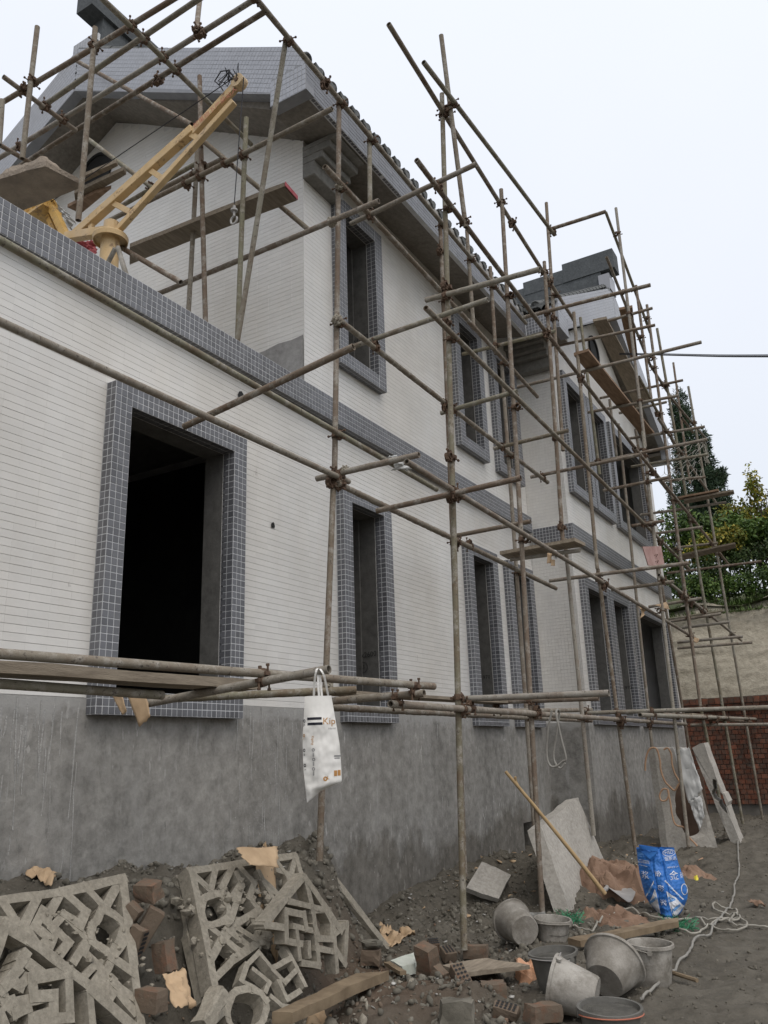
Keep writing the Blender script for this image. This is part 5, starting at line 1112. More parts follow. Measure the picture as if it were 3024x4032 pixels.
 'spur': [(-2.99, 7.331, -0.263), (-2.97, 7.368, -0.33)],
 'stick': [(-3.151, 5.249, -1.34), (-2.918, 5.061, -1.34)],
 'stoneb': (-2.826, 7.106, -1.33),
 'styro': [(-3.181, 5.301, -1.33), (-3.147, 5.594, -1.33), (-2.983, 5.306, -1.33), (-3.015, 5.183, -1.33)],
 'tileslab': [(-3.711, 8.0, -1.042), (-3.438, 8.075, -1.157), (-3.465, 7.787, -1.335), (-3.742, 7.682, -1.238)],
 'timber1': [(-2.985, 3.782, -1.3), (-3.009, 4.613, -1.3), (-2.87, 4.765, -1.3), (-2.888, 3.826, -1.3)],
 'timber2': [(-2.256, 6.235, -1.34), (-1.707, 7.269, -1.34), (-1.671, 7.099, -1.34), (-2.142, 6.173, -1.34)],
 'wire': [(-2.996, 13.5, 6.627), (-2.156, 13.0, 6.154), (-1.203, 11.5, 5.217), (-0.366, 10.0, 4.335)],
 'wrapE': [(-2.76, 8.238, 2.024), (-2.76, 8.324, 2.037), (-2.76, 8.297, 1.935), (-2.76, 8.234, 1.924)],
 'yel': [(-2.118, 9.564, -1.37), (-2.076, 9.81, -1.37), (-1.992, 9.883, -1.37), (-1.982, 9.385, -1.37)]}
def smoothp(P, k=4):
    P = np.array(P, float); n = len(P); t = np.arange(n); o = []
    for i in range(n-1):
        p0, p1, p2, p3 = P[max(i-1, 0)], P[i], P[i+1], P[min(i+2, n-1)]
        for s_ in np.arange(k)/k: o.append(.5*((2*p1)+(-p0+p2)*s_+(2*p0-5*p1+4*p2-p3)*s_**2+(-p0+3*p1-3*p2+p3)*s_**3))
    o.append(P[-1]); return np.array(o)
def strokes_mb(L, n, w_, d, seed=0):
    """bars along polylines lying in one plane, w_ wide, d deep behind the face"""
    n = np.array(n, float); mb = MB(); rs = random.Random(seed); k = 0
    for s_ in L:
        P = [np.array(p, float) for p in s_]
        if len(P) >= 8 and np.linalg.norm(P[0]-P[-1]) < .02: P = list(smoothp([P[-2]]+P+[P[1]], 3)[3:-3])
        for i in range(len(P)-1):
            a, c = P[i], P[i+1]; T = c-a; Ln = np.linalg.norm(T); T /= Ln; S = norm(np.cross(n, T)); k += 1
            ww = w_*rs.uniform(.88, 1.12); o = n*(.0006*(k % 7)); e = ww*.5
            m_ = max(2, int(Ln/.06)); V = []
            for j in range(m_+1):
                q = a-T*e+T*((Ln+2*e)*j/m_); jr = lambda: rs.uniform(-.0022, .0022)
                h = ww/2
                V += [q+S*(h+jr())+o, q-S*(h+jr())+o, q-S*(h*1.12)-n*d, q+S*(h*1.12)-n*d]
                V[-4] = V[-4]+n*jr(); V[-3] = V[-3]+n*jr()
            F = [(4*j+x, 4*j+(x+1) % 4, 4*j+4+(x+1) % 4, 4*j+4+x) for j in range(m_) for x in range(4)]+[(0, 3, 2, 1), (4*m_, 4*m_+1, 4*m_+2, 4*m_+3)]
            mb.add(V, F)
    return mb
def lattice(label, key, nkey, border, w_=.043, d=.08, name='concrete_lattice'):
    n = GD[nkey][0]; L = GD[key]; allp = np.array([p for s_ in L for p in s_]); c = allp.mean(0); c[2] = allp[:, 2].min()
    t = E(name, label, 'lattice', tuple(c), 'broken concrete lattices')
    if border: strokes_mb(L[:border], n, w_*1.15, d*1.1, 1).build('border', LATT, t)
    strokes_mb(L[border:], n, w_, d, 2).build('fretwork', LATT, t)
    return t
lattice('largest concrete lattice at the left edge, leaning on the bank, with a flower shaped opening', 'lat1', 'lat1n', 2)
lattice('broken concrete lattice piece with a square spiral lying in front of the leftmost panel', 'lat1b', 'lat1bn', 1)
lattice('concrete lattice panel clogged with mortar, leaning on the bank under the kraft paper', 'lat2', 'lat2n', 3)
b = strokes_mb(GD['lat2b'], GD['lat2n'][0], .05, .05, 3); tag(b.build('concrete_lattice', LATT), 'mossy edge of a lattice standing behind the mortar clogged one', 'lattice', 'broken concrete lattices')
lattice('cleaner grey lattice piece standing on its corner, right of the clogged panel', 'lat3', 'lat3n', 2, .034, .08)
b = strokes_mb(GD['lat4'], GD['lat4n'][0], .03, .05, 5); tag(b.build('lattice_fragment', LATT), 'heap of small broken fret bars below the two right lattice panels', 'lattice fragment', kind=None)
b = strokes_mb(GD['ring'], GD['ringn'][0], .036, .08, 6); tag(b.build('lattice_fragment', LATT), 'broken lattice corner with one whole round opening at the bottom edge', 'lattice fragment')
def roughbox(name, c, ax, half, mat, label=None, cat=None, group=None, parent=None, nz=.006, cuts=3, seed=0):
    """box with subdivided, chipped faces"""
    m = max(2, cuts); V = {}; F = []; c = np.array(c, float); A = [norm(a) for a in ax]; L = []
    def vid(i, j, k):
        if (i, j, k) not in V:
            p = np.array([(i/m*2-1)*half[0], (j/m*2-1)*half[1], (k/m*2-1)*half[2]]); e = sum(q in (0, m) for q in (i, j, k))
            w_ = c+A[0]*p[0]+A[1]*p[1]+A[2]*p[2]; nn = np.array(mnoise.noise_vector(Vector(w_*9+np.array([seed, 0, 0]))))*nz
            if e >= 2: w_ = w_-norm(A[0]*p[0]+A[1]*p[1]+A[2]*p[2])*nz*abs(mnoise.noise(Vector(w_*21)))*2.4
            V[(i, j, k)] = len(L); L.append(w_+nn)
        return V[(i, j, k)]
    for a in range(m):
        for b_ in range(m):
            for s_ in (0, m):
                q1 = [(s_, a, b_), (s_, a+1, b_), (s_, a+1, b_+1), (s_, a, b_+1)]; q2 = [(a, s_, b_), (a, s_, b_+1), (a+1, s_, b_+1), (a+1, s_, b_)]; q3 = [(a, b_, s_), (a+1, b_, s_), (a+1, b_+1, s_), (a, b_+1, s_)]
                for q in (q1, q2, q3): F.append(tuple(vid(*t) for t in (q if s_ else q[::-1])))
    mb = MB(); mb.add(L, F); o = mb.build(name, mat, parent); return tag(o, label, cat, group)
def rot(yaw, pitch=0, roll=0):
    M = Matrix.Rotation(rad(yaw), 3, 'Z') @ Matrix.Rotation(rad(pitch), 3, 'Y') @ Matrix.Rotation(rad(roll), 3, 'X'); return [np.array(M.col[i]) for i in range(3)]
# slabs
def slab(name, quad, th, mat, label, hole=None, n=14, seed=0, thdir=None):
    a, b_, c, d = [np.array(q, float) for q in quad]; nn = norm(np.cross(b_-a, d-a)); nn = nn if nn @ (-a) > 0 else -nn
    back = -nn*th if thdir is None else np.array(thdir, float)
    hl = np.array(hole, float) if hole else None; ctr = hl.mean(0) if hole else None
    if not hole:
        V = []; 
        for s_ in (0, 1):
            for i in range(n+1):
                for j in range(n+1):
                    u, v = i/n, j/n; p = (a*(1-u)+b_*u)*(1-v)+(d*(1-u)+c*u)*v+back*s_
                    ed = i in (0, n) or j in (0, n)
                    p = p+np.array(mnoise.noise_vector(Vector(p*7)))*(.007 if ed else .004)+np.array(mnoise.noise_vector(Vector(p*25)))*(.006 if ed else .002); V.append(p)
        K = (n+1)**2; I_ = lambda s_, i, j: s_*K+i*(n+1)+j; F = []
        for i in range(n):
            for j in range(n): F += [(I_(0,i,j), I_(0,i+1,j), I_(0,i+1,j+1), I_(0,i,j+1)), (I_(1,i,j), I_(1,i,j+1), I_(1,i+1,j+1), I_(1,i+1,j))]
            F += [(I_(0,i,0), I_(1,i,0), I_(1,i+1,0), I_(0,i+1,0)), (I_(0,i,n), I_(0,i+1,n), I_(1,i+1,n), I_(1,i,n)), (I_(0,0,i), I_(0,0,i+1), I_(1,0,i+1), I_(1,0,i)), (I_(0,n,i), I_(1,n,i), I_(1,n,i+1), I_(0,n,i+1))]
        mb = MB(); mb.add(V, F); return tag(mb.build(name, mat), label, 'concrete slab')
    # slab with an oval hole: ring of quads between the outline and the hole
    m = 48; U_ = norm(b_-a); W_ = np.cross(nn, U_)
    def outline(t):
        per = [a, b_, c, d]; L = [np.linalg.norm(per[(i+1) % 4]-per[i]) for i in range(4)]; s_ = t*sum(L)
        for i in range(4):
            if s_ <= L[i]: return per[i]+(per[(i+1) % 4]-per[i])*s_/L[i]
            s_ -= L[i]
        return a
    O = [outline(k/m) for k in range(m)]; Hh = []
    hp = [(q-ctr) for q in hl]; ha = [math.atan2(q @ W_, q @ U_) for q in hp]; hr = [np.linalg.norm(q) for q in hp]; od = sorted(zip(ha, hr)); xa = np.array([q[0] for q in od]); xr = np.array([q[1] for q in od])
    for o_ in O:
        t = math.atan2((o_-ctr) @ W_, (o_-ctr) @ U_); rr = np.interp(t, np.concatenate([xa-2*math.pi, xa, xa+2*math.pi]), np.tile(xr, 3)); Hh.append(ctr+(U_*math.cos(t)+W_*math.sin(t))*rr)
    O = [o_+np.array(mnoise.noise_vector(Vector(o_*6)))*.012 for o_ in O]; Hh = [h-nn*((h-a) @ nn)+np.array(mnoise.noise_vector(Vector(h*9)))*.008 for h in Hh]
    V = O+Hh+[o_+back for o_ in O]+[h+back for h in Hh]; F = []
    for k in range(m):
        l = (k+1) % m; F += [(k, l, m+l, m+k), (2*m+k, 3*m+k, 3*m+l, 2*m+l), (k, 2*m+k, 2*m+l, l), (m+k, m+l, 3*m+l, 3*m+k)]
    mb = MB(); mb.add(V, F); return tag(mb.build(name, mat), label, 'concrete slab')
slab('concrete_slab', GD['slab1'], .085, CONCL, 'thick square concrete slab leaning by the shovel, without a hole', thdir=(-.125, -.035, -.03))
slab('concrete_slab', GD['slab2'], .10, CONCL, 'concrete slab with an arched opening and a plastic sheet over its top', GD['slab2hole'], thdir=(-.10, .05, .02))
s3 = GD['slab3']; l3 = GD['slab3L']
slab('concrete_slab', s3, .1, CONCL, 'narrow leaning concrete slab with a slot, rightmost of the slabs', GD['slab3hole'], thdir=tuple(np.array(l3[0])-np.array(s3[0])))
t_ = GD['tileslab']; slab('paving_square', t_, .05, CONCL, 'small square concrete paver tipped on the mud bank by the nearest outer standard', n=6)
m = MB(); m.prism([(-3.0, 12.35, -1.3), (-2.35, 12.45, -1.35), (-2.42, 12.75, -.35), (-3.08, 12.65, -.30)], (.0, .02, .004)); tag(m.build('brown_board', WOODDK), 'dark brown board seen through the arched opening of the slab', 'board')
# brick helper: perforated brick
def brick(c, yaw, pitch, roll, label, half=(.12, .0575, .045), holes_=True, broken=0):
    half = tuple(h*.88 for h in half); ax = rot(yaw, pitch, roll); o = roughbox('brick', c, ax, half, BRICK, label, 'brick', 'loose bricks in the rubble', nz=.008, seed=yaw)
    if holes_:
        mb = MB()
        for i in np.linspace(-.8, .8, 5):
            for j in (-.55, 0, .55):
                for s_ in (-1, 1):
                    p = np.array(c)+ax[0]*i*half[0]*.85+ax[1]*j*half[1]+ax[2]*(half[2]+.0035)*s_
                    q = Vector(ax[2]*s_).to_track_quat('Z', 'Y').to_matrix().to_4x4(); q.translation = Vector(p); mb.lathe([(.009, 0), (.0001, 0.0003)], q, 8)
        mb.build('brick_hole', PENCIL, o)
    return o
B_ = GD['bricks']; B2_ = GD['bricks2']
brick(B_['A'], 20, 0, 0, 'dark half brick capped with mortar, left end of the brick row', (.075, .06, .055), False)
roughbox('mortar_lump', np.array(B_['A'])+(0, 0, .075), rot(10), (.06, .045, .03), STONE, 'grey mortar lump sitting on the dark half brick', 'mortar lump', nz=.02)
brick(B_['B'], 75, -12, 8, 'upright brick standing beside the white foam piece', (.055, .075, .10), False)
brick(B_['C'], 40, 0, 20, 'brick half hidden behind the upright brick', (.05, .05, .055))
brick(B_['D'], -40, 18, 0, 'mortar covered brick tipped over left of the nearest standard', (.06, .05, .04))
brick(B_['E'], 15, 0, 90, 'brick lying on its side directly behind the nearest standard', (.10, .05, .045), False)
brick(B_['F'], -35, 35, 10, 'perforated brick tipped up below the plank end', (.10, .05, .05))
brick(B_['G'], 30, 0, 0, 'broken brick block with orange faces in the right foreground rubble', (.085, .07, .055), False)
brick(B_['H'], 60, 5, 0, 'muddy brick below the dark mortar bucket', (.11, .06, .05), False)
brick(B_['I'], 10, 10, 15, 'perforated brick sunk in the mud at the bottom edge', (.08, .05, .035))
roughbox('mortar_block', B_['J'], rot(25), (.09, .075, .07), STONE, 'large mud coated block at the bottom edge', 'block', nz=.02)
brick(B_['K'], 80, 0, 30, 'small brick piece right below the upright brick', (.045, .05, .045), False)
roughbox('mortar_lump', GD['stoneb'], rot(15), (.075, .035, .03), CONC, 'flat concrete lump behind the small grey bucket', 'mortar lump', nz=.012)
brick(B2_['M'], 10, 0, 12, 'topmost brick in the gap between the two big lattice panels', (.07, .055, .055), False)
brick(B2_['N'], 35, -60, 10, 'tilted tan brick in the gap between the lattice panels', (.11, .055, .05), False)
brick(B2_['O'], 10, 78, 0, 'upright brick in the mortar between the lattice panels', (.085, .05, .05), False)
brick(B2_['P'], 5, 0, 0, 'orange brick beside the kraft paper at the bottom of the gap', (.075, .05, .055), False)
brick(B2_['Q'], 20, 40, 0, 'dark red brick end touching the right edge of the left lattice panel', (.05, .04, .04), False)
brick(B2_['R'], 15, -70, 0, 'perforated red brick standing behind the left lattice panel edge', (.075, .03, .045))
roughbox('concrete_bar', (np.array(GD['bar'][0])+np.array(GD['bar'][1]))/2, (norm(np.array(GD['bar'][1])-np.array(GD['bar'][0])), (1, .3, .2), np.cross(norm(np.array(GD['bar'][1])-np.array(GD['bar'][0])), norm((1, .3, .2)))), (np.linalg.norm(np.array(GD['bar'][1])-np.array(GD['bar'][0]))/2, .02, .035), LATT, 'long thin concrete bar leaning from the rusty standard to the bricks', 'concrete bar', nz=.006, cuts=8)
q0, q1 = [np.array(t) for t in GD['bar2']]; roughbox('concrete_bar', (q0+q1)/2, (norm(q1-q0), (1, 0, .2), np.cross(norm(q1-q0), norm((1, 0, .2)))), (np.linalg.norm(q1-q0)/2, .045, .035), LATT, 'short thick concrete bar at the bottom edge beside the round opening', 'concrete bar', nz=.008, cuts=5)
roughbox('concrete_bar', np.array(GD['bar'][0])+(.0, -.18, -.12), (norm((.1, .25, .9)), (1, 0, 0), (0, 1, -.2)), (.17, .03, .04), LATT, 'stub of a concrete bar standing at the wall left of the rusty standard', 'concrete bar', nz=.01, cuts=5)
# timbers
def timber(q, th, mat, label, name='timber'):
    q = [(p[0], p[1], max(p[2], gz(p[0], p[1])+.01)) for p in q]; return board(name, label, 'timber', q, th*.75, mat, None, 14, .0025)
timber(GD['timber1'], .07, WOODL, 'rough brown beam lying diagonally at the bottom edge')
timber(GD['timber2'], .055, WOODL, 'long pale timber on the mud in front of the blue sack')
timber(GD['plank3'], .035, WOOD, 'mud covered plank under the foot of the nearest standard', 'plank')
timber(GD['stick']+[tuple(np.array(GD['stick'][1])+(-.03, -.03, 0)), tuple(np.array(GD['stick'][0])+(-.03, -.03, 0))], .03, WOODL, 'short splintered stick beside the white foam piece', 'stick')
m = MB(); m.tube([np.array(p)+(0, 0, .012) for p in GD['rod']], .013, 7); tag(m.build('rod', WOODL), 'thin dark rod lying on the open mud under the hose', 'rod')
slab('foam_piece', GD['styro'], .06, STYRO, 'dirty white foam piece leaning beside the upright brick', n=5)['category'] = 'foam piece'
# kraft paper and cardboard scraps
for key, lab, nzv in (('paper_a', 'torn kraft paper strip at the wall foot, upper left', .02), ('paper_b', 'torn kraft paper piece splashed with mortar, above the left lattice panel', .02), ('paper_c', 'brown folded paper behind the clogged lattice panel, uppermost', .03), ('paper_d', 'kraft paper square hanging over the top of the clogged lattice panel', .015), ('paper_e', 'curved kraft paper piece standing between the lattice panels at the bottom', .03), ('paper_f', 'crumpled kraft paper on the rubble right of the long concrete bar', .03), ('paper_g', 'small kraft paper scrap right of the larger crumpled one', .02), ('paper_h', 'kraft paper scrap beside the brown beam, lower middle', .03), ('paper_i', 'brown paper scrap at the foot of the plinth', .02)):
    sheet('paper_scrap', lab, 'paper', [np.array(q)+(0, 0, .045) for q in GD[key]], CARD, .003, nzv*.6, len(key)*3+ord(key[-1]), 12, 'kraft paper scraps', lay=key[-1] in 'abcfghi')
sheet('cardboard_flap', 'large kraft cardboard flap hanging below the low board across the left window', 'cardboard', GD['cardA'], CARD, .003, .003, 3, 8, 'cardboard on the tubes')
sheet('cardboard_flap', 'narrow cardboard flap left of the large one under the low board', 'cardboard', GD['cardA2'], CARD, .003, .003, 4, 8, 'cardboard on the tubes')
sheet('cardboard_flap', 'torn brown paper hanging from the inclined tube before the wing door opening', 'cardboard', GD['cardB'], CARD, .003, .04, 5, 8, 'cardboard on the tubes')
sheet('cardboard_flap', 'flat brown paper strip lying on a tube near the wing corner', 'cardboard', GD['cardC'], CARD, .003, .02, 6, 8, 'cardboard on the tubes')
sheet('cardboard_flap', 'small tan paper knotted at a tube end before the sprayed slope', 'cardboard', GD['cardD'], CARD, .003, .02, 7, 6, 'cardboard on the tubes')
ce = sheet('cardboard_strip', 'little kraft cardboard strips hanging under the board by the inner corner', 'cardboard', GD['cardE'], CARD, .003, .004, 8, 5, 'cardboard on the tubes')
c2 = sheet('lower_strip', None, None, GD['cardE2'], CARD, .003, .004, 9, 5); c2.parent = ce; c2.location = Vector(c2['_w'])-Vector(ce['_w'])
c3 = sheet('wrapper', None, None, GD['wrapE'], SHEET, .003, .006, 10, 5); c3.parent = ce; c3.location = Vector(c3['_w'])-Vector(ce['_w'])
fl = sheet('crumpled_paper', 'white crumpled paper stuck on the tube crossing above the second lower window', 'paper', GD['flower'], SHEET, .003, .10, 12, 16)
# ---------------- buckets
def bucket(label, base, axis_, rt, rb, h, mat, fill=None, handle=None, group='mortar buckets'):
    z = Vector(axis_).normalized(); M = z.to_track_quat('Z', 'Y').to_matrix().to_4x4(); M.translation = Vector(base)
    o = E('bucket', label, 'bucket', tuple(base), group); n = 32; dent = random.Random(len(label))
    prof = [(.0001, 0), (rb*.93, 0), (rb, .012), (rb+(rt-rb)*.35, h*.35), (rb+(rt-rb)*.8, h*.8), (rt, h-.02), (rt+.012, h-.018), (rt+.012, h), (rt-.002, h), (rt-.006, h-.02), (rb-.004, .014), (.0001, .012)]
    m = MB(); m.lathe(prof, None, n); V = m.v[0]; ang = np.arctan2(V[:, 1], V[:, 0]); sc = 1+.02*np.sin(2*ang+dent.random()*6)+.01*np.sin(3*ang+dent.random()*6)
    V[:, 0] *= sc; V[:, 1] *= 2-sc; A = np.array(M.to_3x3()); m.v[0] = V @ A.T+np.array(M.translation); m.build('shell', mat, o, smooth=True)
    if fill is not None:
        f = MB(); f.lathe([(.0001, h*fill+.012), (rt*.45, h*fill+.008), (rt*.8, h*fill), (rb+(rt-rb)*fill+.001, h*fill-.006)], M, 24); V = f.v[0]
        f.v[0] = V+np.array([np.array(mnoise.noise_vector(Vector(p*30)))*.008 for p in V]); f.build('mortar', WET, o, smooth=True)
    if handle is not None:
        hd, hm = handle; S = np.array(M.to_3x3() @ Vector((math.cos(hd), math.sin(hd), 0))); P_ = np.array(M.to_3x3() @ Vector((-math.sin(hd), math.cos(hd), 0))); zz_ = np.array(z)
        m = MB(); m.tube([np.array(base)+zz_*(h-.03)+S*(rt+.012)*math.cos(t)+(P_*1.02+zz_*.12)*(rt+.014)*math.sin(t) for t in np.linspace(0, math.pi, 16)], .0035, 6); m.build('handle', hm, o)
        m = MB()
        for s_ in (-1, 1): q = Vector(S*s_).to_track_quat('Z', 'Y').to_matrix().to_4x4(); q.translation = Vector(np.array(base)+zz_*(h-.03)+S*s_*(rt+.004)); m.lathe([(.016, 0), (.016, .014), (.0001, .014)], q, 10)
        m.build('handle_lug', mat, o)
    return o
b1 = bucket('pale bucket lying on its side with a split bottom, behind the plank', (-2.53, 6.12, -1.25), (-.62, .62, .12), .138, .108, .25, PLASTIC)
bucket('small upright grey bucket behind the orange woven bag', (-2.44, 6.42, -1.40), (.08, 0, 1), .13, .105, .19, PLASTIC, .55, (2.2, PLASTIC))
bucket('dark bucket full of wet mortar, left of the cluster', (-2.0, 5.30, -1.42), (-.06, -.05, 1), .138, .105, .24, PLASTD, .88, (3.6, STEEL))
bucket('pale tipped bucket with its mouth to the left, in front of the cluster', (-1.67, 5.0, -1.33), (-.93, -.12, .22), .148, .108, .25, PLASTIC, None, (1.2, STEEL))
bucket('wide bowl shaped tub turned on its side showing its dirty round bottom', (-1.70, 5.26, -1.31), (.12, .80, .40), .175, .115, .18, PLASTIC)
bucket('upright pale bucket at the back right of the cluster', (-1.53, 5.68, -1.42), (.03, 0, 1), .13, .105, .25, PLASTIC, None, (.2, PLASTIC))
bucket('nearest bucket filled with mortar with a red handle grip, at the bottom edge', (-1.47, 4.58, -1.50), (.02, -.02, 1), .150, .115, .25, PLASTD, .93, (2.9, REDP))
# shovel
sh = GD['shovel']; top_, jn = np.array(sh[0]), np.array(sh[1]); bl = [np.array(q) for q in sh[2:]]
so_ = E('shovel', 'long wooden handled shovel leaning on the slab with its flat blade on the brown sacks', 'shovel', tuple(jn))
m = MB(); T = jn-top_; m.tube([top_+T*t+np.array([0, 0, .012*math.sin(t*3)]) for t in np.linspace(0, 1, 12)], np.linspace(.014, .019, 12), 10, rn=.05); m.build('handle', WOODL2, so_, smooth=True)
a = top_+T*.09; m = MB(); m.tube([a+(.015, 0, .045), a+(.01, .01, .01), a+T*.06], .012, 8); m.build('handle_spur', WOODL2, so_)
m = MB(); bc = (bl[0]+bl[3])/2+Zv*.12; m.tube([jn-T*.02, jn+(bc-jn)*.5, bc], [.022, .02, .012], 10); 
V = []; NN = 10
for i in range(NN+1):
    for j in range(NN+1):
        u, v = i/NN, j/NN; p = (bl[0]*(1-u)+bl[3]*u)*(1-v)+(bl[1]*(1-u)+bl[2]*u)*v; p = p+Zv*(.035*(2*u-1)**2+.05*(1-v)*.6+.10*(1-v*.3)); V.append(p)
K = len(V); V2 = [p-Zv*.004 for p in V]; F = []
for i in range(NN):
    for j in range(NN): q = [i*(NN+1)+j, (i+1)*(NN+1)+j, (i+1)*(NN+1)+j+1, i*(NN+1)+j+1]; F += [tuple(q), tuple(K+t for t in q[::-1])]
m.add(V+V2, F); m.build('blade', STEEL, so_, smooth=True)
# brown sack heap
def heap(name, label, cat, pts, mat, h, seed, n=26, folds=5.):
    P = np.array(pts, float); c = P.mean(0); V = []; rs = random.Random(seed); ang = np.arctan2(P[:,1]-c[1], P[:,0]-c[0]); rr = np.hypot(P[:,0]-c[0], P[:,1]-c[1]); od = np.argsort(ang); xa, xr = ang[od], rr[od]
    for i in range(n+1):
        for j in range(2*n):
            t = 2*math.pi*j/(2*n)-math.pi; R_ = np.interp(t, np.concatenate([xa-2*math.pi, xa, xa+2*math.pi]), np.tile(xr, 3)); f = i/n
            x, y = c[0]+math.cos(t)*R_*f, c[1]+math.sin(t)*R_*f; w_ = Vector((x*folds, y*folds, seed))
            vo = mnoise.voronoi(w_*.8+Vector((0, 0, .3))*0)[0]; nz_ = min(1, (vo[1]-vo[0])*1.5)*.55+.35*abs(mnoise.noise(w_*1.9))+.25*abs(mnoise.noise(w_*.6)); z = gz(x, y)-.02+h*(1-f**4)*(.25+.9*nz_)+.02*(1-f)
            V.append((x+.04*mnoise.noise(w_*1.3), y+.04*mnoise.noise(w_*1.7), z))
    F = [(i*2*n+j, (i+1)*2*n+j, (i+1)*2*n+(j+1) % (2*n), i*2*n+(j+1) % (2*n)) for i in range(n) for j in range(2*n)]
    mb = MB(); mb.add(V, F); return tag(mb.build(name, mat, smooth=False), label, cat)
heap('paper_sack', 'crumpled brown paper cement sacks heaped behind the shovel blade', 'sack', [(-2.95, 8.35), (-2.7, 8.2), (-2.35, 8.1), (-2.08, 8.25), (-2.15, 8.7), (-2.4, 9.0), (-2.85, 8.9)], SACK, .30, 3)
heap('paper_sack', 'flattened brown sack remains in front of the shovel blade', 'sack', [(-2.55, 7.35), (-2.1, 7.15), (-1.95, 7.45), (-2.2, 7.65), (-2.5, 7.6)], SACK, .10, 8, 18, 8)
heap('paper_sack', 'brown crumpled sack scrap right of the blue sack', 'sack', [(-2.25, 9.6), (-1.95, 9.5), (-1.9, 9.9), (-2.2, 10.0)], SACK, .15, 12, 14, 6)
heap('woven_bag', 'orange torn woven bag between the dark bucket and the grey bucket', 'bag', [(-2.42, 5.62), (-2.2, 5.55), (-2.12, 5.78), (-2.3, 5.9), (-2.45, 5.8)], ORSACK, .22, 15, 16, 9)
sheet('wrapper', 'bright yellow wrapper on the mud right of the blue sack', 'wrapper', [np.array(q)+(0, 0, .03) for q in GD['yel']], YELW, .003, .05, 3, 8)
sheet('paper_scrap', 'curled brown paper alone on the open mud at the right edge', 'paper', [np.array(q)+(0, 0, .02) for q in GD['leaf']], SACK, .003, .03, 9, 8, 'kraft paper scraps')
def tuft(p, label, n, r, mat):
    rs = random.Random(n); mb = MB()
    for k in range(n):
        a = np.array(p)+(rs.gauss(0, r), rs.gauss(0, r), rs.uniform(0, .03)); mb.tube([a+np.array([rs.uniform(-.03, .03), rs.uniform(-.03, .03), rs.uniform(-.01, .03)])*i for i in range(4)], .0022, 3)
    return tag(mb.build('net_scrap', mat), label, 'net scrap')
tuft(GD['green1'], 'green netting scrap at the foot of the leaning slab', 60, .045, GREENN); tuft(GD['green2'], 'green netting scrap at the right end of the pale timber', 60, .06, GREENN)
# hoses and ropes
def hose(name, label, P, rr, mat, drop=True, cat='hose'):
    Q_ = smoothp(P)
    if drop: Q_[:, 2] = np.max([H(Q_[:, 0]+dx, Q_[:, 1]+dy) for dx, dy in ((0, 0), (.03, 0), (-.03, 0), (0, .03), (0, -.03))], axis=0)+rr*1.2+.010
    m = MB(); m.tube(Q_, rr, 8); return tag(m.build(name, mat, smooth=True), label, cat)
hose('hose', 'long grey hose winding from the slabs over the mud to the nearest bucket', GD['hose1'], .0085, HOSEG)
hose('hose', 'pale thin hose lying in loops in front of the blue sack', GD['hose2'], .0075, HOSEW)
ho = hose('hose', 'orange brown hose draped over the slab with the arched opening', GD['hoseo'][0], .012, HOSEO, False)
hose('hose', 'orange brown hose curling down to the foot of the arched slab', GD['hoseo'][1], .011, HOSEO, False)
ro = hose('rope', 'grey looped rope hanging from the low tubes before the inner corner', GD['rope'][0]+GD['rope'][1], .009, HOSEG, False, 'rope')
sp_ = sheet('plastic_sheet', 'dusty translucent plastic sheet draped over the arched slab', 'plastic sheet', GD['sheet'], SHEET, .003, .016, 21, 16)
s2 = sheet('hanging_end', None, None, GD['sheet2'], SHEET, .003, .02, 22, 12); s2.parent = sp_; s2.location = Vector(s2['_w'])-Vector(sp_['_w'])
# ---------------- cloth bag hanging on the tube end
er = norm((R0[0], R0[1], 0)); en = norm(np.cross(er, Zv)); en = en if en @ np.array([2.56, -3.6, 0]) > 0 else -en
TB0 = np.array([-2.55, 3.605, .30]); TS = 3.07e-4
LE = ([(520, 175), (880, 150), (1180, 130), (1700, 145), (2050, 185), (2205, 198)], [(490, 620), (850, 680), (1300, 750), (1650, 770), (1905, 775), (1960, 620), (2030, 430), (2205, 212)])
def edge(t, y): ys = [q[0] for q in t]; xs = [q[1] for q in t]; return float(np.interp(y, ys, xs))
def tote(px, py, off=0.):
    xl, xr = edge(LE[0], py), edge(LE[1], py); u = (px-(xl+xr)/2)/max(8, (xr-xl)/2); u = max(-1, min(1, u)); f = max(0, min(1, (py-500)/500))
    dep = .008+.035*f*(1-u*u)*min(1, (xr-xl)/400)+.010*mnoise.noise(Vector((px/170., py/260., 2)))*f+.004*mnoise.noise(Vector((px/60., py/90., 5)))*f
    return TB0+er*(px-400)*TS-Zv*(py-520)*TS+en*(dep+off)
tt = E('tote_bag', 'white cloth bag with two dark stripes hanging by its straps from a tube end', 'bag', tuple(TB0))
V = []; NU, NV = 28, 60
for s_ in (0, 1):
    for j in range(NV+1):
        y = 500+(2200-500)*j/NV; xl, xr = edge(LE[0], y), edge(LE[1], y)
        for i in range(NU+1): p = tote(xl+(xr-xl)*i/NU, y); V.append(p if s_ == 0 else p-en*(((p-TB0) @ en)*1.6+.004))
F = []; K = (NU+1)*(NV+1)
for j in range(NV):
    for i in range(NU): q = [j*(NU+1)+i, j*(NU+1)+i+1, (j+1)*(NU+1)+i+1, (j+1)*(NU+1)+i]; F += [tuple(q[::-1]), tuple(K+t for t in q)]
m = MB(); m.add(V, F); m.build('bag_body', CLOTH, tt, smooth=True)
pk_ = lambda x, y, o=0: TB0+er*(x-400)*TS-Zv*(y-520)*TS+en*o
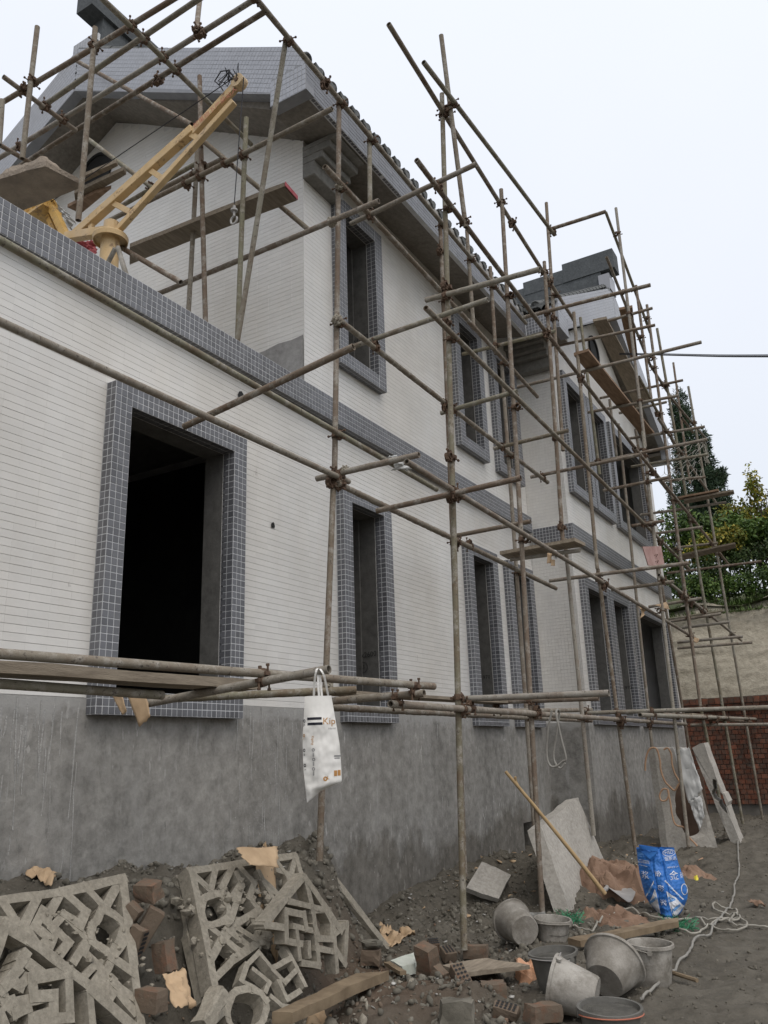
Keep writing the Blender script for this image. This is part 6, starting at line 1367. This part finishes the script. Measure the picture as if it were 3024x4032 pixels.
for pts in ([(325, 510, .0), (340, 300, .02), (375, 110, .045), (400, 45, .03), (415, 45, -.02), (395, 110, -.04), (400, 300, -.01), (415, 520, .0)], [(460, 520, -.01), (440, 300, -.03), (420, 100, -.035), (430, 42, 0), (470, 90, .045), (520, 200, .045), (570, 500, .0)]):
    m = MB(); P_ = smoothp([pk_(*p) for p in pts], 3); wv = er*.0055
    VV = []; [VV.extend([p-wv, p+wv, p+wv+en*.0015, p-wv+en*.0015]) for p in P_]; n_ = len(P_)
    m.add(VV, [(4*i+x, 4*i+(x+1) % 4, 4*i+4+(x+1) % 4, 4*i+4+x) for i in range(n_-1) for x in range(4)]); m.build('strap', CLOTH, tt)
def patch_on(fn, x0, x1, y0, y1, mat, parent, name, off=.0015, n=10, sk=0):
    V = [fn(x0+(x1-x0)*i/n, y0+(y1-y0)*j/4+sk*i/n, off) for j in range(5) for i in range(n+1)]; F = [(j*(n+1)+i, (j+1)*(n+1)+i, (j+1)*(n+1)+i+1, j*(n+1)+i+1) for j in range(4) for i in range(n)]
    m = MB(); m.add(V, F); return m.build(name, mat, parent)
patch_on(tote, 215, 462, 852, 893, BLACKP, tt, 'stripe', sk=0); patch_on(tote, 218, 478, 938, 980, BLACKP, tt, 'stripe', sk=0)
def on_tote(cx, cy, s_, ang=0): 
    ca, sa = math.cos(ang), math.sin(ang); return lambda u, v: tote(cx+(u*ca-v*sa)*s_, cy-(u*sa+v*ca)*s_, .002)
lettering('Kip', 1, on_tote(585, 925, 155), ORANGEP, tt); lettering('Kiping', 1, on_tote(308, 1225, 58, -math.pi/2), ORANGEP, tt)
for t_, y_ in (('XL', 970), ('M', 1450)): lettering(t_, 1, on_tote(158, y_, 45, -math.pi/2), BLACKP, tt)
lettering('L', 1, on_tote(150, 1200, 45, -math.pi/2), ORANGEP, tt); lettering('S', 1, on_tote(172, 1690, 45, -math.pi/2), BLACKP, tt); lettering('L', 1, on_tote(562, 1825, 75), ORANGEP, tt)
def ringmark(cx, cy, r0, r1, mat, fn=tote, parent=tt, sx=1):
    V = []; F = []; n = 18
    for k in range(n): t = 2*math.pi*k/n; V += [fn(cx+math.cos(t)*r0*sx, cy+math.sin(t)*r0, .0018), fn(cx+math.cos(t)*r1*sx, cy+math.sin(t)*r1, .0018)]
    F = [(2*k, 2*k+1, 2*((k+1) % n)+1, 2*((k+1) % n)) for k in range(n)]; m = MB(); m.add(V, F); m.build('round_mark', mat, parent)
for cx, cy, mt in ((162, 905, BLACKP), (158, 1145, ORANGEP), (160, 1380, BLACKP), (170, 1620, BLACKP), (318, 1378, GREYP), (322, 1530, GREYP), (318, 1680, GREYP)): ringmark(cx, cy, 14, 27, mt, sx=.7 if cx < 200 else 1)
ringmark(515, 1840, 14, 36, ORANGEP)
for y_ in (1455, 1600, 1750): patch_on(tote, 308, 318, y_-35, y_+35, GREYP, tt, 'printed_line'); patch_on(tote, 324, 331, y_-35, y_+30, GREYP, tt, 'printed_line')
patch_on(tote, 660, 762, 1475, 1500, GREYP, tt, 'printed_line'); patch_on(tote, 665, 750, 1512, 1532, GREYP, tt, 'printed_line'); patch_on(tote, 655, 705, 1715, 1805, ORANGEP, tt, 'printed_square'); patch_on(tote, 713, 760, 1710, 1800, ORANGEP, tt, 'printed_square')
lettering('天猫商城', 1, on_tote(630, 1045, 32), GREYP, tt)
# ---------------- blue mortar sack
bn = norm((1.92, -7.72, 0)); bu = norm(np.cross(Zv, bn)); bu = bu if bu[0] > 0 else -bu
BB0 = np.array([-1.92, 7.78, gz(-1.92, 7.78)-.005]); BS = 3.2e-4
BE = ([(265, 245), (900, 255), (1200, 295), (1450, 335), (1600, 420), (1750, 520), (1850, 600), (1950, 690)], [(265, 1220), (700, 1295), (1000, 1365), (1340, 1432), (1500, 1400), (1650, 1320), (1780, 1240), (1880, 1160), (1950, 985)])
def sackp(px, py, off=0.):
    xl, xr = edge(BE[0], py), edge(BE[1], py); u = max(-1, min(1, (px-(xl+xr)/2)/((xr-xl)/2))); f = max(0, min(1, (py-265)/900))
    dep = .03+(.05+.10*f)*(1-abs(u)**2.2)+.012*mnoise.noise(Vector((px/150., py/150., 1)))+.006*mnoise.noise(Vector((px/45., py/60., 4)))-(.014*math.exp(-((px-600-.07*(py-300))/25.)**2)+.014*math.exp(-((px-860-.07*(py-300))/25.)**2))+(.006*math.sin(py/26.)*max(0, min(1, (py-1600)/200)))
    return BB0+bu*(px-830)*BS+Zv*(1955-py)*BS+bn*(dep+off)
bs_ = E('mortar_sack', 'bright blue woven mortar sack with white Chinese lettering standing open on the mud', 'sack', tuple(BB0))
V = []; NU, NV = 40, 70
for s_ in (0, 1):
    for j in range(NV+1):
        y = 265+(1953-265)*j/NV; xl, xr = edge(BE[0], y), edge(BE[1], y)
        for i in range(NU+1): p = sackp(xl+(xr-xl)*i/NU, y); V.append(p if s_ == 0 else p-bn*(((p-BB0) @ bn)*1.9))
F = []; K = (NU+1)*(NV+1)
for j in range(NV):
    for i in range(NU): q = [j*(NU+1)+i, j*(NU+1)+i+1, (j+1)*(NU+1)+i+1, (j+1)*(NU+1)+i]; F += [tuple(q[::-1]), tuple(K+t for t in q)]
m = MB(); m.add(V, F); m.build('sack_body', BLUE, bs_)
def poly_on(fn, pts, mat, parent, name, off=.003, n=14):
    """quad patch given by 4 corners in the sack's own layout"""
    a, b_, c, d = [np.array(q, float) for q in pts]; V = [fn(*((a*(1-i/n)+b_*i/n)*(1-j/n)+(d*(1-i/n)+c*i/n)*j/n), off) for j in range(n+1) for i in range(n+1)]
    m = MB(); m.add(V, [(j*(n+1)+i, (j+1)*(n+1)+i, (j+1)*(n+1)+i+1, j*(n+1)+i+1) for j in range(n) for i in range(n)]); return m.build(name, mat, parent)
for pts, mt in (([(605, 1215), (630, 1310), (690, 1930), (430, 1590)], WHITEP), ([(885, 1255), (1110, 1420), (1300, 1680), (985, 1945)], WHITEP), ([(890, 1260), (900, 1400), (960, 1800), (985, 1945)], WHITEP),
                ([(600, 1015), (605, 1060), (360, 1470), (345, 1450)], WHITEP), ([(865, 1010), (905, 1010), (1310, 1490), (1270, 1490)], WHITEP)): poly_on(sackp, pts, mt, bs_, 'white_wedge')
for pts in ([(620, 1390), (628, 1460), (440, 1650), (415, 1580)], [(905, 1380), (1080, 1440), (1100, 1470), (925, 1530)], [(960, 1700), (1180, 1580), (1210, 1630), (960, 1790)], [(545, 1130), (570, 1150), (430, 1380), (400, 1350)], [(960, 1140), (1000, 1140), (1060, 1215), (1020, 1230)], [(1130, 1350), (1160, 1340), (1215, 1395), (1180, 1400)]): poly_on(sackp, pts, LBLUE, bs_, 'pale_blue_stripe', .0042, 8)
def on_sack(cx, cy, s_, ang=0, sx=1.): 
    ca, sa = math.cos(ang), math.sin(ang); return lambda u, v: sackp(cx+(u*ca*sx-v*sa)*s_, cy-(u*sa*sx+v*ca)*s_, .004)
H_ = -math.pi/2
lettering('HSD', 1, on_sack(1075, 360, 120), WHITEP, bs_); lettering('恒斯达', 1, on_sack(1095, 510, 105), WHITEP, bs_); lettering('金', 1, on_sack(1130, 920, 235), WHITEP, bs_); lettering('砂', 1, on_sack(1330, 930, 150, 0, .6), WHITEP, bs_)
lettering('浆', 1, on_sack(400, 920, 200), WHITEP, bs_); lettering('金', 1, on_sack(720, 850, 165, H_), WHITEP, bs_); lettering('砂', 1, on_sack(745, 1190, 165, H_), WHITEP, bs_); lettering('浆', 1, on_sack(770, 1530, 165, H_), WHITEP, bs_)
lettering('HENG SI DA', 1, on_sack(1130, 710, 52), WHITEP, bs_); lettering('聚合物砂浆', 1, on_sack(395, 605, 62), WHITEP, bs_)
def ringel(cx, cy, a, b_, w_):
    V = []; n = 28
    for k in range(n): t = 2*math.pi*k/n; V += [sackp(cx+math.cos(t)*a, cy+math.sin(t)*b_, .004), sackp(cx+math.cos(t)*(a-w_), cy+math.sin(t)*(b_-w_), .004)]
    m = MB(); m.add(V, [(2*k, 2*k+1, 2*((k+1) % n)+1, 2*((k+1) % n)) for k in range(n)]); m.build('oval_line', WHITEP, bs_)
ringel(1075, 365, 165, 85, 12); ringel(1350, 1260, 85, 135, 18)
for a, c, y_ in ((275, 530, 535), (275, 480, 665)): poly_on(sackp, [(a, y_), (c, y_+20), (c, y_+30), (a, y_+10)], WHITEP, bs_, 'box_line', .004, 6)
for y_, l in ((360, 400), (395, 420), (440, 380)): poly_on(sackp, [(262, y_), (l, y_+12), (l, y_+30), (262, y_+18)], LBLUE, bs_, 'small_print', .004, 6)
# folded filling spout
sp0 = sackp(560, 265, .02); m = MB(); V = []
for k in range(24):
    t = 2*math.pi*k/24
    for hh, sc in ((0, 1.0), (.028, 1.03)): V.append(sp0+bu*math.cos(t)*.072*sc+bn*math.sin(t)*.03*sc+Zv*(hh-.005-.012*math.cos(t)))
m.add(V, [(2*k, 2*((k+1) % 24), 2*((k+1) % 24)+1, 2*k+1) for k in range(24)])
m.add([sackp(345, 310, .03), sackp(790, 330, .045), sackp(620, 550, .015), sackp(560, 500, .02)], [(0, 3, 2, 1)]); s_ = m.build('open_spout', BLUE, bs_); q = s_.modifiers.new('thickness', 'SOLIDIFY'); q.thickness = .003
# ---------------- rope netting on the far scaffold
nq = [np.array(q) for q in GD['net']]; m = MB()
def netp(u, v): return (nq[0]*(1-u)+nq[1]*u)*(1-v)+(nq[3]*(1-u)+nq[4]*u)*v+np.array([.05*math.sin(v*5+u*3), .25*math.sin(u*math.pi)*v*.3, -.10*math.sin(u*math.pi)*(1-v)-.05*math.sin(v*7)*u])
NG = 6
for i in range(NG+1):
    m.tube([netp(i/NG+.05*math.sin(j*2.1+i), j/12+.03*math.sin(i*2+j*1.3)) for j in range(13)], .0032, 4); m.tube([netp(j/12+.03*math.sin(i*3+j), i/NG+.05*math.sin(j*1.9+i)) for j in range(13)], .0032, 4)
for k in range(9): m.tube([nq[1]+np.array([rnd.uniform(-.05, .05), rnd.uniform(-.1, .1), -.09*j+rnd.uniform(-.02, .02)]) for j in range(7)], .006, 4)
tag(m.build('rope_net', HOSEW), 'pale rope netting hung on the far scaffold in front of the juniper', 'net')
m = MB(); m.tube(smoothp(GD['wire'], 4)+np.array([0, 0, 0]), .011, 6); m.tube(smoothp(GD['wire'], 4)+np.array([0, 0, .022]), .007, 6); tag(m.build('overhead_cable', BLACK), 'black overhead cable running from the far gable to the right', 'cable')
# ---------------- rubble: stones, chips (nobody could count them)
def rubble(name, label, n, region, smin, smax, mat, seed, flat=.6, dens=None):
    rs = np.random.RandomState(seed); ico = [(0,0,1),(.89,0,.45),(.28,.85,.45),(-.72,.53,.45),(-.72,-.53,.45),(.28,-.85,.45),(.72,.53,-.45),(-.28,.85,-.45),(-.89,0,-.45),(-.28,-.85,-.45),(.72,-.53,-.45),(0,0,-1)]
    fi = [(0,1,2),(0,2,3),(0,3,4),(0,4,5),(0,5,1),(1,6,2),(2,7,3),(3,8,4),(4,9,5),(5,10,1),(6,7,2),(7,8,3),(8,9,4),(9,10,5),(10,6,1),(6,11,7),(7,11,8),(8,11,9),(9,11,10),(10,11,6)]
    I0 = np.array(ico); F0 = np.array(fi); x0, x1, y0, y1 = region; Vs = []; c = 0
    while c < n:
        x, y = rs.uniform(x0, x1), rs.uniform(y0, y1)
        if dens is not None and rs.rand() > dens(x, y): continue
        s_ = smin*(smax/smin)**(rs.rand()**1.8); sc = np.array([1, rs.uniform(.5, 1), rs.uniform(.3, 1)*flat])*s_
        A = np.linalg.qr(rs.randn(3, 3))[0] if flat > .4 else np.linalg.qr(np.eye(3)+rs.randn(3, 3)*.35)[0]; P = (I0*(1+rs.uniform(-.28, .28, (12, 1))))*sc @ A.T
        Vs.append(P+np.array([x, y, gz(x, y)+s_*.12])); c += 1
    V = np.concatenate(Vs); F = (F0[None]+12*np.arange(n)[:, None, None]).reshape(-1, 3)
    me = bpy.data.meshes.new(name); me.vertices.add(len(V)); me.vertices.foreach_set('co', V.ravel()); me.loops.add(F.size); me.polygons.add(len(F)); me.loops.foreach_set('vertex_index', F.ravel())
    me.polygons.foreach_set('loop_start', np.arange(0, F.size, 3)); me.polygons.foreach_set('loop_total', np.full(len(F), 3)); me.materials.append(mat); me.update()
    o = bpy.data.objects.new(name, me); COL.objects.link(o); return tag(o, label, 'rubble', None, 'stuff')
dn = lambda x, y: float(sst(-1.5, -2.6, x))*(.25+.75*float(sst(9, 6.5, y)))*(.35+1.3*max(0, float(vnoise(x, y, 2.2, 3))+.35))
rubble('stones', 'broken stones and mud clods over the bank and the foot of the wall', 6500, (-4.28, -1.4, 2.4, 10.5), .008, .038, STONE, 11, .8, dn)
rubble('clods', 'small mud clods scattered over the open ground', 7000, (-4.0, .6, 3.6, 18), .005, .022, MUDC, 12, .6)
rubble('tile_chips', 'pale chips of tile and plaster on the rubble', 650, (-4.25, -1.6, 2.6, 11), .006, .026, CHIP, 13, .25, dn)
rubble('brick_chips', 'red brick chips in the rubble', 450, (-3.6, -1.9, 3.3, 6.4), .007, .028, BRICK, 14, .8, dn)
rubble('paper_chips', 'brown scraps strewn along the wall foot', 260, (-4.25, -2.2, 6.5, 13), .015, .05, CARD, 15, .12)

# mortar lumps clogging the second lattice and the gap between the lattices
def clog(label, pl, n, key, seed, smax, mat, name='mortar_lumps'):
    rs = np.random.RandomState(seed); P = np.array([p for s_ in GD[key] for p in s_]); nn = np.array(GD[pl][0]); c = P.mean(0); U_ = norm(np.cross(nn, (0, 0, 1))); W_ = np.cross(nn, U_); a = (P-c) @ U_; b_ = (P-c) @ W_; m = MB()
    ico = np.array([(0,0,1),(.89,0,.45),(.28,.85,.45),(-.72,.53,.45),(-.72,-.53,.45),(.28,-.85,.45),(.72,.53,-.45),(-.28,.85,-.45),(-.89,0,-.45),(-.28,-.85,-.45),(.72,-.53,-.45),(0,0,-1)])
    fi = [(0,1,2),(0,2,3),(0,3,4),(0,4,5),(0,5,1),(1,6,2),(2,7,3),(3,8,4),(4,9,5),(5,10,1),(6,7,2),(7,8,3),(8,9,4),(9,10,5),(10,6,1),(6,11,7),(7,11,8),(8,11,9),(9,11,10),(10,11,6)]
    for k in range(n):
        s_ = .008+smax*rs.rand()**2; u = np.clip(rs.normal(.05, .24), a.min()+.05, a.max()-.05); v = rs.uniform(b_.min()*.6, b_.max()*.8)
        m.add(c+U_*u+W_*v-nn*rs.uniform(-.01, .05)+ico*s_*(1+rs.uniform(-.35, .35, (12, 1)))*np.array([1, 1, rs.uniform(.5, 1)]), fi)
    return tag(m.build(name, mat), label, 'mortar lumps', None, 'stuff')
clog('lumps of dried mortar clogging the middle lattice', 'lat2n', 170, 'lat2', 4, .030, LATT)
clog('small crumbs of mortar caught in the left lattice', 'lat1n', 120, 'lat1', 5, .016, LATT)
rubble('rubble_fill', 'rough stones and mortar lumps packed between and under the lattices', 650, (-3.9, -3.25, 2.6, 5.5), .012, .045, STONE, 31, .9)
rubble('rubble_fill', 'broken lattice crumbs in front of the lattices', 260, (-3.35, -2.75, 3.2, 5.0), .012, .045, LATT, 32, .7)
# ================================================================== brick retaining wall
rw = E('retaining_wall', 'dark red brick retaining wall with projecting top courses below the sprayed slope', 'wall', (-1, 19.1, -1.2))
b = MB(); b.box((-12, 19.03, -2.2), (14, 19.4, .66)); b.build('mortar_core', WMORT, rw)
b = MB(); b.box((-12, 18.94, .665), (14, 19.35, .93)); b.build('top_core', WMORT, rw)
bm_ = {}
def wbrick(w_, h_):
    k = (round(w_, 3), round(h_, 3))
    if k not in bm_:
        m = MB(); m.box((0, 0, 0), (w_, .05, h_)); bm_[k] = mk('brick', np.vstack(m.v), m.f, BRICKW)
    return bm_[k]
rs = random.Random(9); near_ = 0; st = MB(); ph, pwid = .098, .1265
cands = []
for r_ in range(19):
    z = -1.2+r_*ph; xo = (r_ % 2)*.063
    for k in range(-40, 60):
        x = k*pwid+xo-.5
        if not (-11 < x < 8): continue
        cands.append((x, 19.03-.042, z))
for r_, (z, yy_) in enumerate(((.668, 18.93-.035), (.80, 18.90-.035))):
    for k in range(-60, 70): cands.append((k*pwid+.03*r_, yy_, z))
cands.sort(key=lambda t: abs(t[0]+2.4)+.0*t[2])
for i, (x, y, z) in enumerate(cands):
    hh = ph-.012 if z < .6 else .118; dy = rs.uniform(-.005, .006)
    if i < 295:
        o = bpy.data.objects.new('brick', wbrick(pwid-.011, hh)); COL.objects.link(o); o.parent = rw; o.location = Vector((x, y+dy, z))-Vector(rw['_w'])
    elif -11 < x < 9: st.box((x, y+dy, z), (x+pwid-.011, y+dy+.05, z+hh))
o = st.build('brick', BRICKW, rw); o['kind'] = 'stuff'
# ================================================================== vegetation
def leafmat(name, cols, rough=.55):
    m, n, bs = newmat(name, rough, .3); g = rndo(n, 'isl'); c = ramp(n, g, [(i/(len(cols)-1), q) for i, q in enumerate(cols)])
    big = noi(n, coords(n), 1.1, 3); c = mix(n, 1, c, ramp(n, big, [(.35, (.6, .62, .6)), (.65, (1.15, 1.12, 1.0))]), 'MULTIPLY'); n.links.new(c, bs.inputs['Base Color'])
    try: bs.inputs['Transmission Weight'].default_value = 0
    except Exception: pass
    return m
JUN = leafmat('juniper_foliage', [(.018, .038, .020), (.032, .060, .030), (.05, .085, .042)])
LG = leafmat('green_leaves', [(.035, .075, .018), (.08, .145, .03), (.15, .22, .05)])
LY = leafmat('yellowing_leaves', [(.09, .14, .025), (.22, .23, .04), (.44, .33, .05)])
LD = leafmat('dark_shrub_leaves', [(.022, .045, .014), (.045, .08, .022), (.085, .12, .035)])
BARK = simple('bark', (.06, .05, .035), (.12, .10, .075), 9, .95, .01)
GRS = leafmat('hill_grass', [(.045, .085, .015), (.08, .14, .03), (.12, .17, .05)])
def leaves(lobes, n, size, seed, long=1.0, droop=0.):
    """leaf blades spread through lumpy lobes (c, (rx,ry,rz), weight)"""
    rs = np.random.RandomState(seed); w_ = np.array([q[2] for q in lobes], float); w_ /= w_.sum(); idx = rs.choice(len(lobes), n, p=w_)
    C_ = np.array([q[0] for q in lobes])[idx]; R_ = np.array([q[1] for q in lobes])[idx]; d = rs.randn(n, 3); d /= np.linalg.norm(d, axis=1)[:, None]
    rr = rs.rand(n)**.45; P = C_+d*R_*rr[:, None]
    clump = np.array([mnoise.noise(Vector(p*2.3))+.5*mnoise.noise(Vector(p*6)) for p in P]); keep = clump > -.02-.22*(rs.rand(n)); P = P[keep]; n = len(P)
    ax = rs.randn(n, 3); ax[:, 2] -= droop; ax /= np.linalg.norm(ax, axis=1)[:, None]; sd_ = np.cross(ax, rs.randn(n, 3)); sd_ /= np.linalg.norm(sd_, axis=1)[:, None]
    s_ = size*rs.uniform(.55, 1.25, n)[:, None]; nn = np.cross(ax, sd_)
    V = np.stack([P, P+ax*s_*.5*long+sd_*s_*.28, P+ax*s_*long-nn*s_*.15, P+ax*s_*.5*long-sd_*s_*.28], 1).reshape(-1, 3); F = np.arange(4*n).reshape(-1, 4); return V, F
def plant(name, label, cat, base, lobes, n, size, mat, seed, trunk=.05, long=1., group=None, stems=4, droop=0, h=None, pn=('trunk', 'crown')):
    base = np.array(base, float); t = E(name, label, cat, tuple(base), group); V, F = leaves(lobes, n, size, seed, long, droop); o0 = V.mean(0)
    me = mk(pn[1], V-o0, [tuple(q) for q in F], mat); o = bpy.data.objects.new(pn[1], me); COL.objects.link(o); o.parent = t; o.location = o0-base
    m = MB(); rs = random.Random(seed); top = np.array(lobes[0][0]); m.tube([base+(0, 0, -.2), base*.6+top*.4+(rs.uniform(-.1, .1), 0, 0), top], [trunk, trunk*.7, trunk*.25], 7)
    for k in range(stems):
        l = lobes[rs.randrange(len(lobes))]; e = np.array(l[0])+np.array([rs.uniform(-.6, .6)*l[1][0], rs.uniform(-.6, .6)*l[1][1], rs.uniform(0, .9)*l[1][2]]); s0 = base+(top-base)*rs.uniform(.1, .6)
        m.tube([s0, (s0+e)/2+(rs.uniform(-.1, .1), rs.uniform(-.1, .1), .05), e], [trunk*.45, trunk*.3, trunk*.1], 5)
    m.build(pn[0], BARK, t); return t
plant('juniper_tree', 'tall dark conical juniper tree behind the far scaffold', 'tree', (-3.9, 26, 4.6), [((-4.0, 26, 8.6), (.55, .6, 1.3), 2), ((-4.1, 26, 9.9), (.34, .4, 1.15), 1.3), ((-4.25, 26, 7.3), (.6, .9, 1.2), 1.8), ((-3.55, 26, 8.0), (.38, .6, .9), 1.2), ((-3.45, 26, 7.0), (.45, .7, 1.0), 1.5), ((-3.2, 26, 7.9), (.16, .3, .30), .3), ((-4.0, 26, 6.2), (.6, .9, 1.0), 1.6), ((-3.7, 26, 9.1), (.35, .4, .6), .6)], 60000, .06, JUN, 3, .12, 2.2, None, 6, -.6)
bush = [
 ('yellow leaved shrub with a tall thin top, at the right edge', (-1.95, 22.6, 3.9), [((-2.05, 22.6, 6.35), (.20, .25, .75), .8), ((-1.75, 22.6, 5.6), (.55, .5, .75), 2), ((-1.3, 22.6, 5.2), (.7, .6, 1.0), 2.4), ((-1.5, 22.3, 4.4), (.9, .5, .7), 2)], 6500, .10, LY),
 ('bright green broad leaved shrub in front of the juniper', (-3.0, 22.2, 3.8), [((-3.0, 22.2, 5.2), (.9, .5, .6), 2), ((-3.5, 22.2, 5.3), (.6, .5, .55), 1.4), ((-2.6, 22.0, 4.8), (.7, .5, .6), 1.6)], 6500, .12, LG),
 ('yellow green shrub just left of the tall thin one', (-2.5, 22.8, 3.9), [((-2.6, 22.8, 5.75), (.6, .5, .45), 1.4), ((-2.3, 22.6, 5.1), (.6, .5, .6), 1.6)], 4500, .10, LY),
 ('green shrub close behind the wing corner', (-4.0, 21.8, 3.6), [((-4.0, 21.8, 5.2), (.7, .5, .9), 2), ((-4.2, 21.6, 4.3), (.7, .5, .7), 1.4)], 5000, .10, LG),
 ('dark undergrowth in the middle of the hillside', (-2.9, 21.3, 3.4), [((-2.9, 21.3, 4.1), (1.0, .4, .55), 2), ((-3.6, 21.2, 3.9), (.7, .4, .5), 1.4)], 6500, .085, LD),
 ('dark undergrowth at the right end of the hillside', (-1.5, 21.4, 3.4), [((-1.5, 21.4, 4.2), (1.0, .4, .6), 2), ((-.7, 21.4, 4.2), (.8, .4, .7), 1.6)], 7000, .085, LD),
 ('dense green thicket behind the hillside shrubs', (-2.2, 24.2, 4.2), [((-2.6, 24.2, 5.6), (1.4, .6, .7), 2), ((-1.0, 24.2, 5.6), (1.2, .6, .8), 2)], 8500, .12, LG),
 ('leafy low shrub hanging over the slope top behind the poles', (-3.1, 20.6, 3.1), [((-3.3, 20.6, 3.55), (.8, .35, .4), 2), ((-2.5, 20.7, 3.5), (.6, .35, .35), 1.4)], 5500, .08, LG),
 ('low green shrub over the slope top at the right', (-1.4, 20.7, 3.1), [((-1.6, 20.7, 3.6), (.8, .35, .4), 2), ((-.8, 20.7, 3.6), (.7, .35, .4), 1.4)], 6000, .08, LG),
 ('pale green shrub in the middle of the hill, above the undergrowth', (-2.1, 21.9, 3.5), [((-2.2, 21.9, 4.9), (.9, .4, .5), 2), ((-1.4, 21.9, 4.8), (.7, .4, .5), 1.5)], 6500, .11, LG),
 ('large shrub beyond the right edge of the hillside', (.8, 23, 4), [((.8, 23, 5.2), (1.2, .7, 1.2), 2), ((2.6, 23, 5.0), (1.2, .7, 1.1), 2)], 6000, .13, LG),
 ('large shrub behind the house end', (-6, 23.5, 4), [((-5.6, 23.5, 5.2), (1.0, .7, 1.1), 2), ((-7, 23.5, 5.4), (1.0, .7, 1.2), 2)], 5000, .13, LG)]
for k, (lab, base, lb, n, sz, mt) in enumerate(bush): plant('shrub', lab, 'shrub', base, lb, n, sz, mt, 20+k, .04, 1.1, 'shrubs on the hillside', 9, .4, pn=('stem', 'foliage'))
plant('shrub', 'small yellow leaved shrub low on the hillside behind the poles', 'shrub', (-3.2, 21.5, 3.4), [((-3.3, 21.4, 4.7), (.5, .3, .4), 2), ((-2.7, 21.4, 4.9), (.45, .3, .35), 1.5)], 3500, .09, LY, 61, .03, 1.1, 'shrubs on the hillside', 6, .4, pn=('stem', 'foliage'))
# grass along the top of the sprayed slope
rs = np.random.RandomState(8); n = 9000; gxv = rs.uniform(-7, 4, n); gyv = 19.95+rs.rand(n)**1.7*1.7
zt_ = np.where(gyv < 20.3, 3.0, 3.05+.05)+sst(20.2, 34, gyv)*2.3+fbm(gxv, gyv, .4, 4, 6)*.35*sst(20.2, 21.5, gyv)-.03-.10*(gyv < 20.3)
P = np.stack([gxv, gyv, zt_], -1); a = rs.uniform(0, 6.28, n); hgt = rs.uniform(.05, .20, n); d = np.stack([np.cos(a), np.sin(a), 0*a], -1); w_ = np.stack([-np.sin(a), np.cos(a), 0*a], -1)*.012
V = np.stack([P-w_, P+w_, P+d*hgt[:, None]*.7+np.stack([0*a, 0*a, hgt], -1)*np.where(gyv < 20.1, -.3, 1)[:, None]], 1).reshape(-1, 3); F = [(3*i, 3*i+1, 3*i+2) for i in range(n)]
me = mk('grass', V, F, GRS); o = bpy.data.objects.new('grass', me); COL.objects.link(o); tag(o, 'green grass fringe hanging over the top of the sprayed slope', 'grass', None, 'stuff')
# far ground cover so the hill reads as wooded from any side
V, F = leaves([((x, 30+(x % 3), 6.2), (2.2, 1.5, 1.3), 1) for x in np.arange(-14, -5.5, 2.5)]+[((x, 30, 6.0), (2.0, 1.5, 1.0), 1) for x in np.arange(2.5, 16, 2.5)], 9000, .22, 77)
me = mk('far_thicket', V, [tuple(q) for q in F], LD); o = bpy.data.objects.new('far_thicket', me); COL.objects.link(o); tag(o, 'distant dark thicket on the hill', 'thicket', None, 'stuff')
for o in list(bpy.data.objects):
    if '_w' in o: del o['_w']
    if 'tkind' in o: del o['tkind']
